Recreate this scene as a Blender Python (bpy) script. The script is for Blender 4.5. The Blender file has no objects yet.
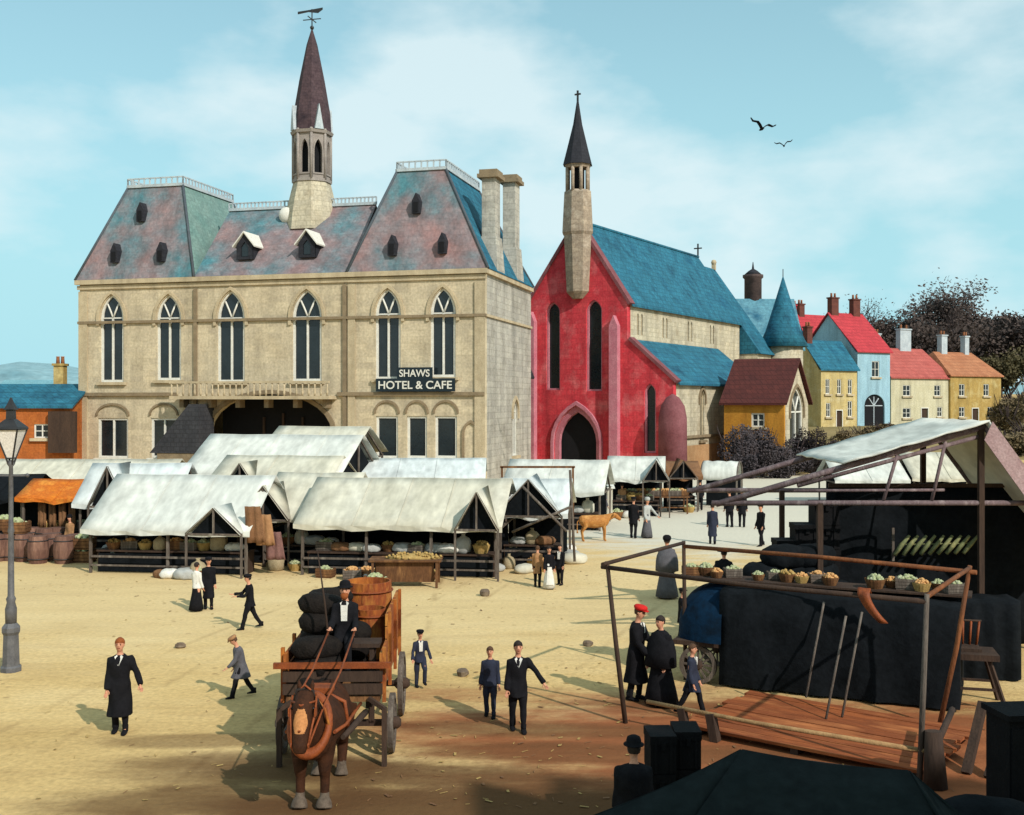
import bpy, math, random
from mathutils import Vector, Matrix, noise as mnoise
from mathutils.geometry import tessellate_polygon
PI = math.pi
rnd = random.Random(11)
scene = bpy.context.scene
C = scene.collection
F = 1100.0; HOR = 400.0; CH = 6.3          # focal length in pixels, horizon row, camera height

def ground_z(x, y):
    def ss(a, b, t):
        t = max(0.0, min(1.0, (t-a)/(b-a))); return t*t*(3-2*t)
    return ss(4, 24, x)*(2.9*ss(101, 140, y) + 4.5*ss(150, 210, y)*ss(30, 60, x))
def at(px, Y): return (px-512)*Y/F
def zat(py, Y): return CH+(HOR-py)*Y/F
def G(px, py, z=0.0):
    Y = (CH-z)*F/(py-HOR)
    return ((px-512)*Y/F, Y, z)

def V(*a): return Vector(a)

# ------------------------------------------------------------------ mesh builder
class MB:
    def __init__(s): s.v = []; s.f = []; s.m = []; s.sm = []
    def add(s, vs, fs, mi=0, smooth=False):
        o = len(s.v)
        s.v += [tuple(p) for p in vs]
        for f in fs:
            s.f.append([o+i for i in f]); s.m.append(mi); s.sm.append(smooth)
        return s
    def box(s, c, size, rz=0, mi=0, M=None, taper=1.0):
        x, y, z = [d/2 for d in size]
        vs = [(-x,-y,-z),(x,-y,-z),(x,y,-z),(-x,y,-z)] + [(a*taper,b*taper,z) for a, b in ((-x,-y),(x,-y),(x,y),(-x,y))]
        R = Matrix.Rotation(rz, 4, 'Z') if M is None else M
        vs = [(R @ Vector(p)) + Vector(c) for p in vs]
        return s.add(vs, [(0,3,2,1),(4,5,6,7),(0,1,5,4),(1,2,6,5),(2,3,7,6),(3,0,4,7)], mi)
    def bar(s, a, b, w, h=None, mi=0):
        a = Vector(a); b = Vector(b); h = h or w
        d = (b-a); L = d.length; d = d/L
        up = Vector((0,0,1)) if abs(d.z) < .95 else Vector((0,1,0))
        r = d.cross(up).normalized(); u = r.cross(d).normalized()
        vs = []
        for p in (a, b):
            for sx, sz in ((-1,-1),(1,-1),(1,1),(-1,1)):
                vs.append(p + r*sx*w/2 + u*sz*h/2)
        return s.add(vs, [(0,1,2,3),(7,6,5,4),(0,4,5,1),(1,5,6,2),(2,6,7,3),(3,7,4,0)], mi)
    def tube(s, pts, rads, n=8, mi=0, smooth=True, cap=True):
        pts = [Vector(p) for p in pts]
        if not hasattr(rads, '__len__'): rads = [rads]*len(pts)
        vs = []; prev = None
        for i, p in enumerate(pts):
            d = (pts[min(i+1, len(pts)-1)] - pts[max(i-1, 0)])
            d = d.normalized() if d.length > 1e-9 else Vector((0,0,1))
            if prev is None:
                r = d.cross(Vector((0,0,1)) if abs(d.z) < .9 else Vector((0,1,0))).normalized()
            else:
                r = (prev - d*prev.dot(d)).normalized()
            prev = r; u = d.cross(r)
            rr = rads[i]; ra, rb = (rr if hasattr(rr, '__len__') else (rr, rr))
            for k in range(n):
                t = 2*PI*k/n
                vs.append(p + r*math.cos(t)*ra + u*math.sin(t)*rb)
        fs = []
        for i in range(len(pts)-1):
            for k in range(n):
                k2 = (k+1) % n
                fs.append((i*n+k, i*n+k2, (i+1)*n+k2, (i+1)*n+k))
        s.add(vs, fs, mi, smooth)
        if cap:
            o = len(s.v)-len(vs)
            s.f.append([o+k for k in range(n)][::-1]); s.m.append(mi); s.sm.append(False)
            s.f.append([o+(len(pts)-1)*n+k for k in range(n)]); s.m.append(mi); s.sm.append(False)
        return s
    def rings(s, secs, n=14, mi=0, smooth=True, M=None):
        """secs: (cx, cy, cz, rx, ry) horizontal ellipses, capped."""
        vs = []
        for cx, cy, cz, rx, ry in secs:
            for k in range(n):
                t = 2*PI*k/n
                vs.append(Vector((cx+rx*math.cos(t), cy+ry*math.sin(t), cz)))
        if M is not None: vs = [M @ p for p in vs]
        fs = []
        for i in range(len(secs)-1):
            for k in range(n):
                k2 = (k+1) % n
                fs.append((i*n+k, i*n+k2, (i+1)*n+k2, (i+1)*n+k))
        s.add(vs, fs, mi, smooth)
        o = len(s.v)-len(vs)
        for f in ([o+k for k in range(n)][::-1], [o+(len(secs)-1)*n+k for k in range(n)]):
            s.f.append(f); s.m.append(mi); s.sm.append(False)
        return s
    def lathe(s, prof, c=(0,0,0), n=16, mi=0, smooth=True, sx=1, sy=1):
        return s.rings([(c[0], c[1], c[2]+z, max(r,1e-3)*sx, max(r,1e-3)*sy) for r, z in prof], n, mi, smooth)
    def prism(s, pts, y0, y1, mi=0):
        """polygon in XZ (counter-clockwise seen from -y), from y0 to y1."""
        n = len(pts)
        vs = [(x,y0,z) for x,z in pts] + [(x,y1,z) for x,z in pts]
        fs = [list(range(n)), list(range(2*n-1, n-1, -1))]
        for i in range(n):
            j = (i+1) % n
            fs.append((i, i+n, j+n, j))
        return s.add(vs, fs, mi)
    def ring(s, A, B, y0, y1, mi=0):
        n = len(A)
        vs = [(x,y0,z) for x,z in A]+[(x,y0,z) for x,z in B]+[(x,y1,z) for x,z in A]+[(x,y1,z) for x,z in B]
        fs = []
        for i in range(n):
            j = (i+1) % n
            fs += [(i,j,n+j,n+i), (2*n+i,3*n+i,3*n+j,2*n+j), (i,2*n+i,2*n+j,j), (n+i,n+j,3*n+j,3*n+i)]
        return s.add(vs, fs, mi)
    def wall(s, outer, holes, y0, th, mi=0):
        polys = [outer]+list(holes)
        flat = [p for q in polys for p in q]
        tris = tessellate_polygon([[Vector((x,z,0)) for x,z in q] for q in polys])
        n = len(flat)
        vs = [(x,y0,z) for x,z in flat]+[(x,y0+th,z) for x,z in flat]
        fs = []
        for a,b,c in tris:
            (x1,z1),(x2,z2),(x3,z3) = flat[a],flat[b],flat[c]
            if (x2-x1)*(z3-z1)-(x3-x1)*(z2-z1) < 0: a,c = c,a
            fs += [(a,b,c),(c+n,b+n,a+n)]
        o = 0
        for q in polys:
            for i in range(len(q)):
                j = (i+1) % len(q)
                fs.append((o+i,o+i+n,o+j+n,o+j))
            o += len(q)
        return s.add(vs, fs, mi)
    def sphere(s, c, r, n=10, mi=0, sc=(1,1,1)):
        prof = []
        k = max(4, n//2)
        for i in range(k+1):
            t = -PI/2+PI*i/k
            prof.append((c[0], c[1], c[2]+r*sc[2]*math.sin(t), max(1e-3, r*sc[0]*math.cos(t)), max(1e-3, r*sc[1]*math.cos(t))))
        return s.rings(prof, n, mi)
    def xf(s, M):
        s.v = [tuple(M @ Vector(p)) for p in s.v]; return s
    def join(s, o, M=None, mi=None):
        vs = o.v if M is None else [M @ Vector(p) for p in o.v]
        off = len(s.v)
        s.v += [tuple(p) for p in vs]
        s.f += [[off+i for i in f] for f in o.f]
        s.m += list(o.m) if mi is None else [mi]*len(o.m); s.sm += o.sm
        return s
    def mesh(s, name, mats):
        me = bpy.data.meshes.new(name)
        me.from_pydata(s.v, [], s.f)
        for m in (mats if isinstance(mats, (list, tuple)) else [mats]): me.materials.append(m)
        me.polygons.foreach_set('material_index', s.m)
        me.polygons.foreach_set('use_smooth', s.sm)
        me.update()
        return me
    def build(s, name, mats, parent=None, M=None):
        if M is not None: s.xf(M)
        o = bpy.data.objects.new(name, s.mesh(name, mats)); C.objects.link(o)
        if parent is not None: o.parent = parent
        return o

def tag(o, label=None, cat=None, group=None, kind=None):
    if label: o['label'] = label
    if cat: o['category'] = cat
    if group: o['group'] = group
    if kind: o['kind'] = kind
    return o
def thing(name, label, cat, loc=(0,0,0), rz=0, group=None):
    o = bpy.data.objects.new(name, None); C.objects.link(o)
    o.location = loc; o.rotation_euler = (0,0,rz); o.empty_display_size = .3
    return tag(o, label, cat, group)
def dup(root, loc, rz=None, label=None, group=None, scale=None):
    def cp(o, par):
        c = o.copy(); C.objects.link(c)
        if par is not None: c.parent = par
        for ch in kids.get(o.name, []): cp(ch, c)
        return c
    kids = {}
    for o in list(root.children_recursive): kids.setdefault(o.parent.name, []).append(o)
    c = cp(root, None); c.location = loc
    if rz is not None: c.rotation_euler = (0,0,rz)
    if scale: c.scale = (scale,)*3 if not hasattr(scale, '__len__') else scale
    if label: c['label'] = label
    if group: c['group'] = group
    return c

def fuse(mb, voxel, mat=None, smooth_it=4, crease=0.0, cscale=9.0):
    """union overlapping closed lofts into one continuous surface"""
    me = mb.mesh('tmp', [])
    o = bpy.data.objects.new('tmp', me); C.objects.link(o)
    r = o.modifiers.new('r', 'REMESH'); r.mode = 'VOXEL'; r.voxel_size = voxel
    if smooth_it:
        k = o.modifiers.new('s', 'SMOOTH'); k.factor = .5; k.iterations = smooth_it
    dg = bpy.context.evaluated_depsgraph_get(); dg.update()
    ev = o.evaluated_get(dg); m2 = ev.to_mesh()
    out = MB()
    co = [v.co+v.normal*(crease*mnoise.noise(Vector((v.co.x*cscale,v.co.y*cscale,v.co.z*cscale*.45)))) if crease else v.co for v in m2.vertices]
    out.add([tuple(c) for c in co], [tuple(p.vertices) for p in m2.polygons], 0, True)
    ev.to_mesh_clear()
    bpy.data.objects.remove(o); bpy.data.meshes.remove(me)
    return out

# ------------------------------------------------------------------ materials
def lin(c):
    return tuple(((v/255)/12.92 if v/255 <= .04045 else ((v/255+.055)/1.055)**2.4) for v in c)
MATS = {}
def mat(name, c1, c2=None, c3=None, scale=2.0, rough=.85, bump=.15, bscale=None, brick=None, metal=0.0, stretch=(1,1,1), k=1.0, spec=.25, contrast=.25, soot=0.0):
    """procedural: noise between two or three 8-bit colours, finer noise bump, optional courses of stone or slate"""
    if name in MATS: return MATS[name]
    m = bpy.data.materials.new(name); m.use_nodes = True
    nt = m.node_tree; N = nt.nodes; Lk = nt.links
    b = N['Principled BSDF']; b.inputs['Roughness'].default_value = rough
    b.inputs['Metallic'].default_value = metal
    b.inputs['Specular IOR Level'].default_value = spec
    c2 = c2 or tuple(v*.8 for v in c1)
    tc = N.new('ShaderNodeTexCoord')
    mp = N.new('ShaderNodeMapping'); mp.inputs['Scale'].default_value = stretch
    Lk.new(tc.outputs['Object'], mp.inputs['Vector'])
    nz = N.new('ShaderNodeTexNoise'); nz.inputs['Scale'].default_value = scale; nz.inputs['Detail'].default_value = 7; nz.inputs['Roughness'].default_value = .62
    Lk.new(mp.outputs['Vector'], nz.inputs['Vector'])
    rp = N.new('ShaderNodeValToRGB')
    e = rp.color_ramp.elements
    e[0].position = .5-contrast; e[1].position = .5+contrast
    e[0].color = (*[v*k for v in lin(c1)], 1); e[1].color = (*[v*k for v in lin(c3 or c2)], 1)
    if c3:
        q = e.new(.5); q.color = (*[v*k for v in lin(c2)], 1)
    Lk.new(nz.outputs['Fac'], rp.inputs['Fac'])
    col = rp.outputs['Color']
    n2 = N.new('ShaderNodeTexNoise'); n2.inputs['Scale'].default_value = bscale or scale*9; n2.inputs['Detail'].default_value = 5
    Lk.new(mp.outputs['Vector'], n2.inputs['Vector'])
    hgt = n2.outputs['Fac']
    if brick:
        bw, bh, dark = brick
        sx = N.new('ShaderNodeSeparateXYZ'); Lk.new(tc.outputs['Object'], sx.inputs[0])
        ad = N.new('ShaderNodeMath'); ad.operation = 'ADD'; Lk.new(sx.outputs['X'], ad.inputs[0]); Lk.new(sx.outputs['Y'], ad.inputs[1])
        cb = N.new('ShaderNodeCombineXYZ'); Lk.new(ad.outputs[0], cb.inputs['X']); Lk.new(sx.outputs['Z'], cb.inputs['Y'])
        br = N.new('ShaderNodeTexBrick'); br.inputs['Scale'].default_value = 1.0
        br.inputs['Brick Width'].default_value = bw; br.inputs['Row Height'].default_value = bh
        br.inputs['Mortar Size'].default_value = min(bw, bh)*.09; br.inputs['Mortar Smooth'].default_value = .4
        br.inputs['Color1'].default_value = (1,1,1,1); br.inputs['Color2'].default_value = (.80,.80,.82,1); br.inputs['Mortar'].default_value = (dark,dark,dark,1)
        Lk.new(cb.outputs[0], br.inputs['Vector'])
        mx = N.new('ShaderNodeMix'); mx.data_type = 'RGBA'; mx.blend_type = 'MULTIPLY'; mx.inputs['Factor'].default_value = 1
        Lk.new(col, mx.inputs['A']); Lk.new(br.outputs['Color'], mx.inputs['B']); col = mx.outputs['Result']
    # fine grain in colour so that no surface is flat
    g = N.new('ShaderNodeMapRange'); g.inputs['From Min'].default_value = .3; g.inputs['From Max'].default_value = .7
    g.inputs['To Min'].default_value = .80; g.inputs['To Max'].default_value = 1.14
    Lk.new(n2.outputs['Fac'], g.inputs['Value'])
    mg = N.new('ShaderNodeMix'); mg.data_type = 'RGBA'; mg.blend_type = 'MULTIPLY'; mg.inputs['Factor'].default_value = 1
    Lk.new(col, mg.inputs['A']); Lk.new(g.outputs['Result'], mg.inputs['B'])
    res = mg.outputs['Result']
    if soot:          # rain and smoke streaks that run down the wall
        m3 = N.new('ShaderNodeMapping'); m3.inputs['Scale'].default_value = (1,1,.13); Lk.new(tc.outputs['Object'], m3.inputs['Vector'])
        n3 = N.new('ShaderNodeTexNoise'); n3.inputs['Scale'].default_value = .9; n3.inputs['Detail'].default_value = 6; n3.inputs['Roughness'].default_value = .65; Lk.new(m3.outputs['Vector'], n3.inputs['Vector'])
        r3 = N.new('ShaderNodeMapRange'); r3.inputs['From Min'].default_value = .42; r3.inputs['From Max'].default_value = .68; r3.inputs['To Min'].default_value = 1; r3.inputs['To Max'].default_value = 1-soot; Lk.new(n3.outputs['Fac'], r3.inputs['Value'])
        m4 = N.new('ShaderNodeMix'); m4.data_type = 'RGBA'; m4.blend_type = 'MULTIPLY'; m4.inputs['Factor'].default_value = 1
        Lk.new(res, m4.inputs['A']); Lk.new(r3.outputs['Result'], m4.inputs['B']); res = m4.outputs['Result']
    Lk.new(res, b.inputs['Base Color'])
    if bump:
        bp = N.new('ShaderNodeBump'); bp.inputs['Strength'].default_value = bump; bp.inputs['Distance'].default_value = .05
        Lk.new(hgt, bp.inputs['Height']); Lk.new(bp.outputs['Normal'], b.inputs['Normal'])
    MATS[name] = m
    return m

stone   = mat('tan_stone', (186,170,140), (206,190,160), (196,178,146), scale=.35, brick=(1.1,.45,.86), bump=.25, bscale=6, k=.97, soot=.3)
stone_g = mat('pale_grey_stone', (176,172,160), (200,194,180), (160,154,140), scale=.5, brick=(1.1,.45,.74), bump=.25, bscale=6, k=.85, soot=.4)
trim    = mat('stone_trim', (194,178,148), (174,156,126), scale=2, bump=.2, soot=.3)
trim_d  = mat('weathered_trim', (144,126,100), (110,96,76), scale=2, bump=.2)
cream   = mat('cream_stone', (206,192,162), (218,206,178), (184,166,134), scale=.7, brick=(.9,.4,.74), bump=.2, bscale=6, k=.82, soot=.3)
slate_p = mat('purple_teal_slate', (84,134,142), (134,126,128), (158,122,118), scale=.2, brick=(.6,.42,.84), bump=.3, bscale=5, k=.98, contrast=.15, soot=.35)
slate_t = mat('teal_slate', (26,92,122), (52,126,150), (20,76,104), scale=.45, brick=(.6,.42,.62), bump=.3, bscale=5, k=.78, soot=.3)
slate_g = mat('pale_green_slate', (120,160,152), (150,178,168), scale=.6, brick=(.5,.3,.8), bump=.2, k=.7)
slate_d = mat('dark_slate', (40,42,50), (60,60,66), scale=.6, brick=(.5,.3,.7), bump=.3, bscale=6, k=.7)
spire_m = mat('spire_slate', (62,44,52), (96,76,80), (50,40,50), scale=1.2, brick=(.4,.25,.7), bump=.2, bscale=8, k=.7)
red_m   = mat('red_painted_stone', (224,84,88), (206,60,70), (226,130,130), scale=.45, brick=(1.0,.45,.8), bump=.25, bscale=6, k=1.0, soot=.35)
pink_m  = mat('pink_stone', (206,140,150), (180,100,116), scale=1, bump=.2, k=.85)
maroon  = mat('maroon_stone', (110,56,60), (150,96,100), scale=.8, bump=.2, k=.8)
glass   = mat('dark_glass', (20,26,30), (34,42,46), scale=.8, rough=.18, bump=.03, spec=.5)
dark_in = mat('dark_doorway', (16,17,20), (24,24,28), scale=2, rough=.9, bump=.05)
hiplead = mat('dark_lead', (84,92,98), (66,72,78), scale=1.5, bump=.1)
lead    = mat('lead_grey', (186,194,196), (150,160,166), scale=1.5, bump=.1)
iron    = mat('black_iron', (28,28,30), (48,46,46), scale=6, rough=.5, bump=.1, spec=.4)
iron_g  = mat('grey_iron', (66,66,70), (104,102,102), scale=5, rough=.55, bump=.1, spec=.4)
white_p = mat('white_paint', (222,220,210), (196,192,180), scale=4, bump=.1)
canvas  = mat('white_canvas', (228,228,218), (212,212,202), (196,198,190), scale=.5, rough=.95, bump=.12, bscale=2.2, k=.9, stretch=(1.6,.5,.7), contrast=.35, soot=.22)
canvas2 = mat('cream_canvas', (222,218,202), (206,200,180), (188,182,160), scale=.5, rough=.95, bump=.12, bscale=2.2, k=.9, stretch=(1.6,.5,.7), contrast=.35, soot=.22)
canvas3 = mat('bluish_canvas', (206,212,210), (218,222,218), (188,196,196), scale=.5, rough=.95, bump=.12, bscale=2.2, k=.88, stretch=(1.6,.5,.7), contrast=.35, soot=.22)
orange_c= mat('orange_canvas', (214,128,36), (184,96,30), (222,150,60), scale=1.4, rough=.95, bump=.3)
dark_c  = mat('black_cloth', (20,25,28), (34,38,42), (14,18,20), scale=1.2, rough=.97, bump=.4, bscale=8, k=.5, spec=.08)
navy_c  = mat('navy_tarpaulin', (16,32,46), (16,54,84), (12,22,32), scale=1.1, rough=.85, bump=.4, bscale=6, k=.5, spec=.1, contrast=.15)
wood_d  = mat('dark_wood', (48,36,30), (72,54,42), scale=3, stretch=(1,1,.2), bump=.3)
wood_g  = mat('grey_wood', (112,102,92), (84,74,66), (140,130,118), scale=4, stretch=(1,1,.2), bump=.3)
wood_b  = mat('brown_wood', (120,82,48), (88,58,36), (146,104,64), scale=3, stretch=(1,1,.25), bump=.3)
wood_o  = mat('orange_wood', (196,122,46), (126,60,30), (212,148,66), scale=2.2, stretch=(1,1,.35), bump=.3)
straw   = mat('straw', (190,160,100), (150,118,64), scale=6, bump=.5)
sack_m  = mat('sackcloth', (168,154,124), (134,118,90), scale=4, bump=.4)
veg_m   = mat('pale_produce', (200,196,172), (150,158,110), (214,206,190), scale=9, bump=.4)
fruit_m = mat('russet_fruit', (170,104,54), (206,160,104), (128,66,36), scale=9, bump=.3)
brown_c = mat('brown_cloth', (136,98,66), (104,72,48), scale=3, bump=.4)
orange_w= mat('orange_brick', (206,126,58), (178,98,44), (190,112,60), scale=.6, brick=(.5,.22,.82), bump=.2, bscale=7, k=.9, soot=.3)
yellow_w= mat('yellow_render', (210,180,110), (182,150,84), (220,200,140), scale=.6, bump=.2, k=.8, soot=.3)
paley_w = mat('pale_yellow_render', (222,204,150), (204,180,120), (228,214,170), scale=.7, bump=.2, k=.82, soot=.3)
ochre_w = mat('ochre_render', (204,146,56), (178,116,38), scale=.7, bump=.2, k=.9, soot=.3)
creamw  = mat('cream_render', (216,208,178), (196,186,150), scale=.7, bump=.2, k=.85, soot=.3)
bluew   = mat('pale_blue_render', (168,204,216), (150,186,202), scale=.7, bump=.15, k=.85, soot=.3)
rtile   = mat('red_tile', (204,68,74), (178,56,64), scale=.8, brick=(.5,.45,.62), bump=.3, k=.9)
rtile2  = mat('salmon_tile', (200,108,98), (178,86,78), scale=.8, brick=(.5,.45,.62), bump=.3, k=.85)
otile   = mat('orange_tile', (196,134,96), (172,108,74), scale=.8, brick=(.5,.45,.62), bump=.3, k=.85)
btile   = mat('brown_tile', (104,52,46), (80,42,40), scale=.8, brick=(.5,.42,.6), bump=.3, k=.85)
brick_m = mat('brown_brick', (112,66,54), (88,52,46), scale=1.5, brick=(.3,.12,.8), bump=.2)
skin    = mat('skin', (206,150,120), (190,130,100), scale=5, rough=.6, bump=.03)
hair_d  = mat('dark_hair', (34,26,22), (50,38,30), scale=20, rough=.7, bump=.3)
hair_g  = mat('ginger_hair', (150,82,36), (120,60,28), scale=20, rough=.7, bump=.3)
hair_b  = mat('brown_hair', (92,64,42), (70,48,34), scale=20, rough=.7, bump=.3)
cl_black= mat('black_wool', (24,24,27), (38,37,40), scale=8, rough=.97, bump=.3, k=.75, spec=.08)
cl_grey = mat('grey_wool', (76,74,78), (96,94,98), scale=8, rough=.95, bump=.3)
cl_navy = mat('dark_blue_wool', (34,38,52), (46,50,66), scale=8, rough=.95, bump=.3)
cl_brown= mat('tan_wool', (170,128,88), (140,100,68), scale=8, rough=.95, bump=.3)
cl_white= mat('white_cotton', (222,218,208), (200,196,186), scale=8, rough=.95, bump=.2)
cl_pale = mat('pale_grey_cotton', (176,176,170), (154,154,150), scale=8, rough=.95, bump=.2)
cl_red  = mat('red_felt', (206,36,30), (176,28,26), scale=8, rough=.9, bump=.2)
leather = mat('brown_leather', (150,76,34), (96,46,24), scale=5, rough=.6, bump=.2)
EYE     = mat('dark_eye', (18,14,12), rough=.3, bump=0)
LIP     = mat('lip', (150,70,60), rough=.6, bump=0)
# ------------------------------------------------------------------ camera, sun, sky
cam_d = bpy.data.cameras.new('camera'); cam = bpy.data.objects.new('camera', cam_d); C.objects.link(cam)
cam.location = (0,0,CH); cam.rotation_euler = (PI/2,0,0)
cam_d.sensor_width = 36; cam_d.lens = 36*F/1024; cam_d.shift_y = -(407.5-HOR)/1024; cam_d.clip_end = 6000; cam_d.clip_start = .1
scene.camera = cam
SEL = math.radians(36); SAZ = (.62,-.785)
sd = Vector((SAZ[0]*math.cos(SEL), SAZ[1]*math.cos(SEL), math.sin(SEL))).normalized()
sun_d = bpy.data.lights.new('sun', 'SUN'); sun_d.energy = 4.15; sun_d.angle = math.radians(.6); sun_d.color = (1,.95,.88)
sun = bpy.data.objects.new('sun', sun_d); C.objects.link(sun); sun.rotation_euler = sd.to_track_quat('Z','Y').to_euler(); sun.location = (40,-40,60)
w = bpy.data.worlds.new('World'); scene.world = w; w.use_nodes = True
nt = w.node_tree; N = nt.nodes; Lk = nt.links
bg = N['Background']; bg.inputs['Strength'].default_value = .15
sky = N.new('ShaderNodeTexSky'); sky.sky_type = 'NISHITA'; sky.sun_disc = False
sky.sun_elevation = SEL; sky.sun_rotation = math.atan2(SAZ[0], SAZ[1]); sky.air_density = 1.0; sky.dust_density = 1.2; sky.ozone_density = 2.0
tint = N.new('ShaderNodeMix'); tint.data_type = 'RGBA'; tint.blend_type = 'MULTIPLY'; tint.inputs['Factor'].default_value = 1
tint.inputs['B'].default_value = (1.0,1.12,.90,1)
Lk.new(sky.outputs['Color'], tint.inputs['A'])
tc = N.new('ShaderNodeTexCoord'); mp = N.new('ShaderNodeMapping'); mp.inputs['Scale'].default_value = (1.0,1.0,2.1); mp.inputs['Location'].default_value = (5.3,2.2,.3)
Lk.new(tc.outputs['Generated'], mp.inputs['Vector'])
nz = N.new('ShaderNodeTexNoise'); nz.inputs['Scale'].default_value = 2.7; nz.inputs['Detail'].default_value = 8; nz.inputs['Roughness'].default_value = .52
Lk.new(mp.outputs['Vector'], nz.inputs['Vector'])
rp = N.new('ShaderNodeValToRGB'); rp.color_ramp.elements[0].position = .45; rp.color_ramp.elements[1].position = .57
Lk.new(nz.outputs['Fac'], rp.inputs['Fac'])
cm = N.new('ShaderNodeMath'); cm.operation = 'MULTIPLY'; cm.inputs[1].default_value = .75; Lk.new(rp.outputs['Color'], cm.inputs[0])
cl = N.new('ShaderNodeMix'); cl.data_type = 'RGBA'; cl.inputs['B'].default_value = (5.3,6.2,6.4,1)
# thin high haze, thicker toward the horizon
sx_ = N.new('ShaderNodeSeparateXYZ'); Lk.new(tc.outputs['Generated'], sx_.inputs[0])
hr = N.new('ShaderNodeMapRange'); hr.inputs['From Min'].default_value = 0; hr.inputs['From Max'].default_value = .42; hr.inputs['To Min'].default_value = .97; hr.inputs['To Max'].default_value = .42; hr.interpolation_type = 'SMOOTHSTEP'
Lk.new(sx_.outputs['Z'], hr.inputs['Value'])
hzm = N.new('ShaderNodeMix'); hzm.data_type = 'RGBA'; hzm.inputs['B'].default_value = (2.9,5.2,5.85,1)
Lk.new(hr.outputs['Result'], hzm.inputs['Factor']); Lk.new(tint.outputs['Result'], hzm.inputs['A'])
Lk.new(cm.outputs[0], cl.inputs['Factor']); Lk.new(hzm.outputs['Result'], cl.inputs['A'])
Lk.new(cl.outputs['Result'], bg.inputs['Color'])
scene.view_settings.view_transform = 'Standard'; scene.view_settings.look = 'None'; scene.view_settings.gamma = 1; scene.view_settings.exposure = 0.0

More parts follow.
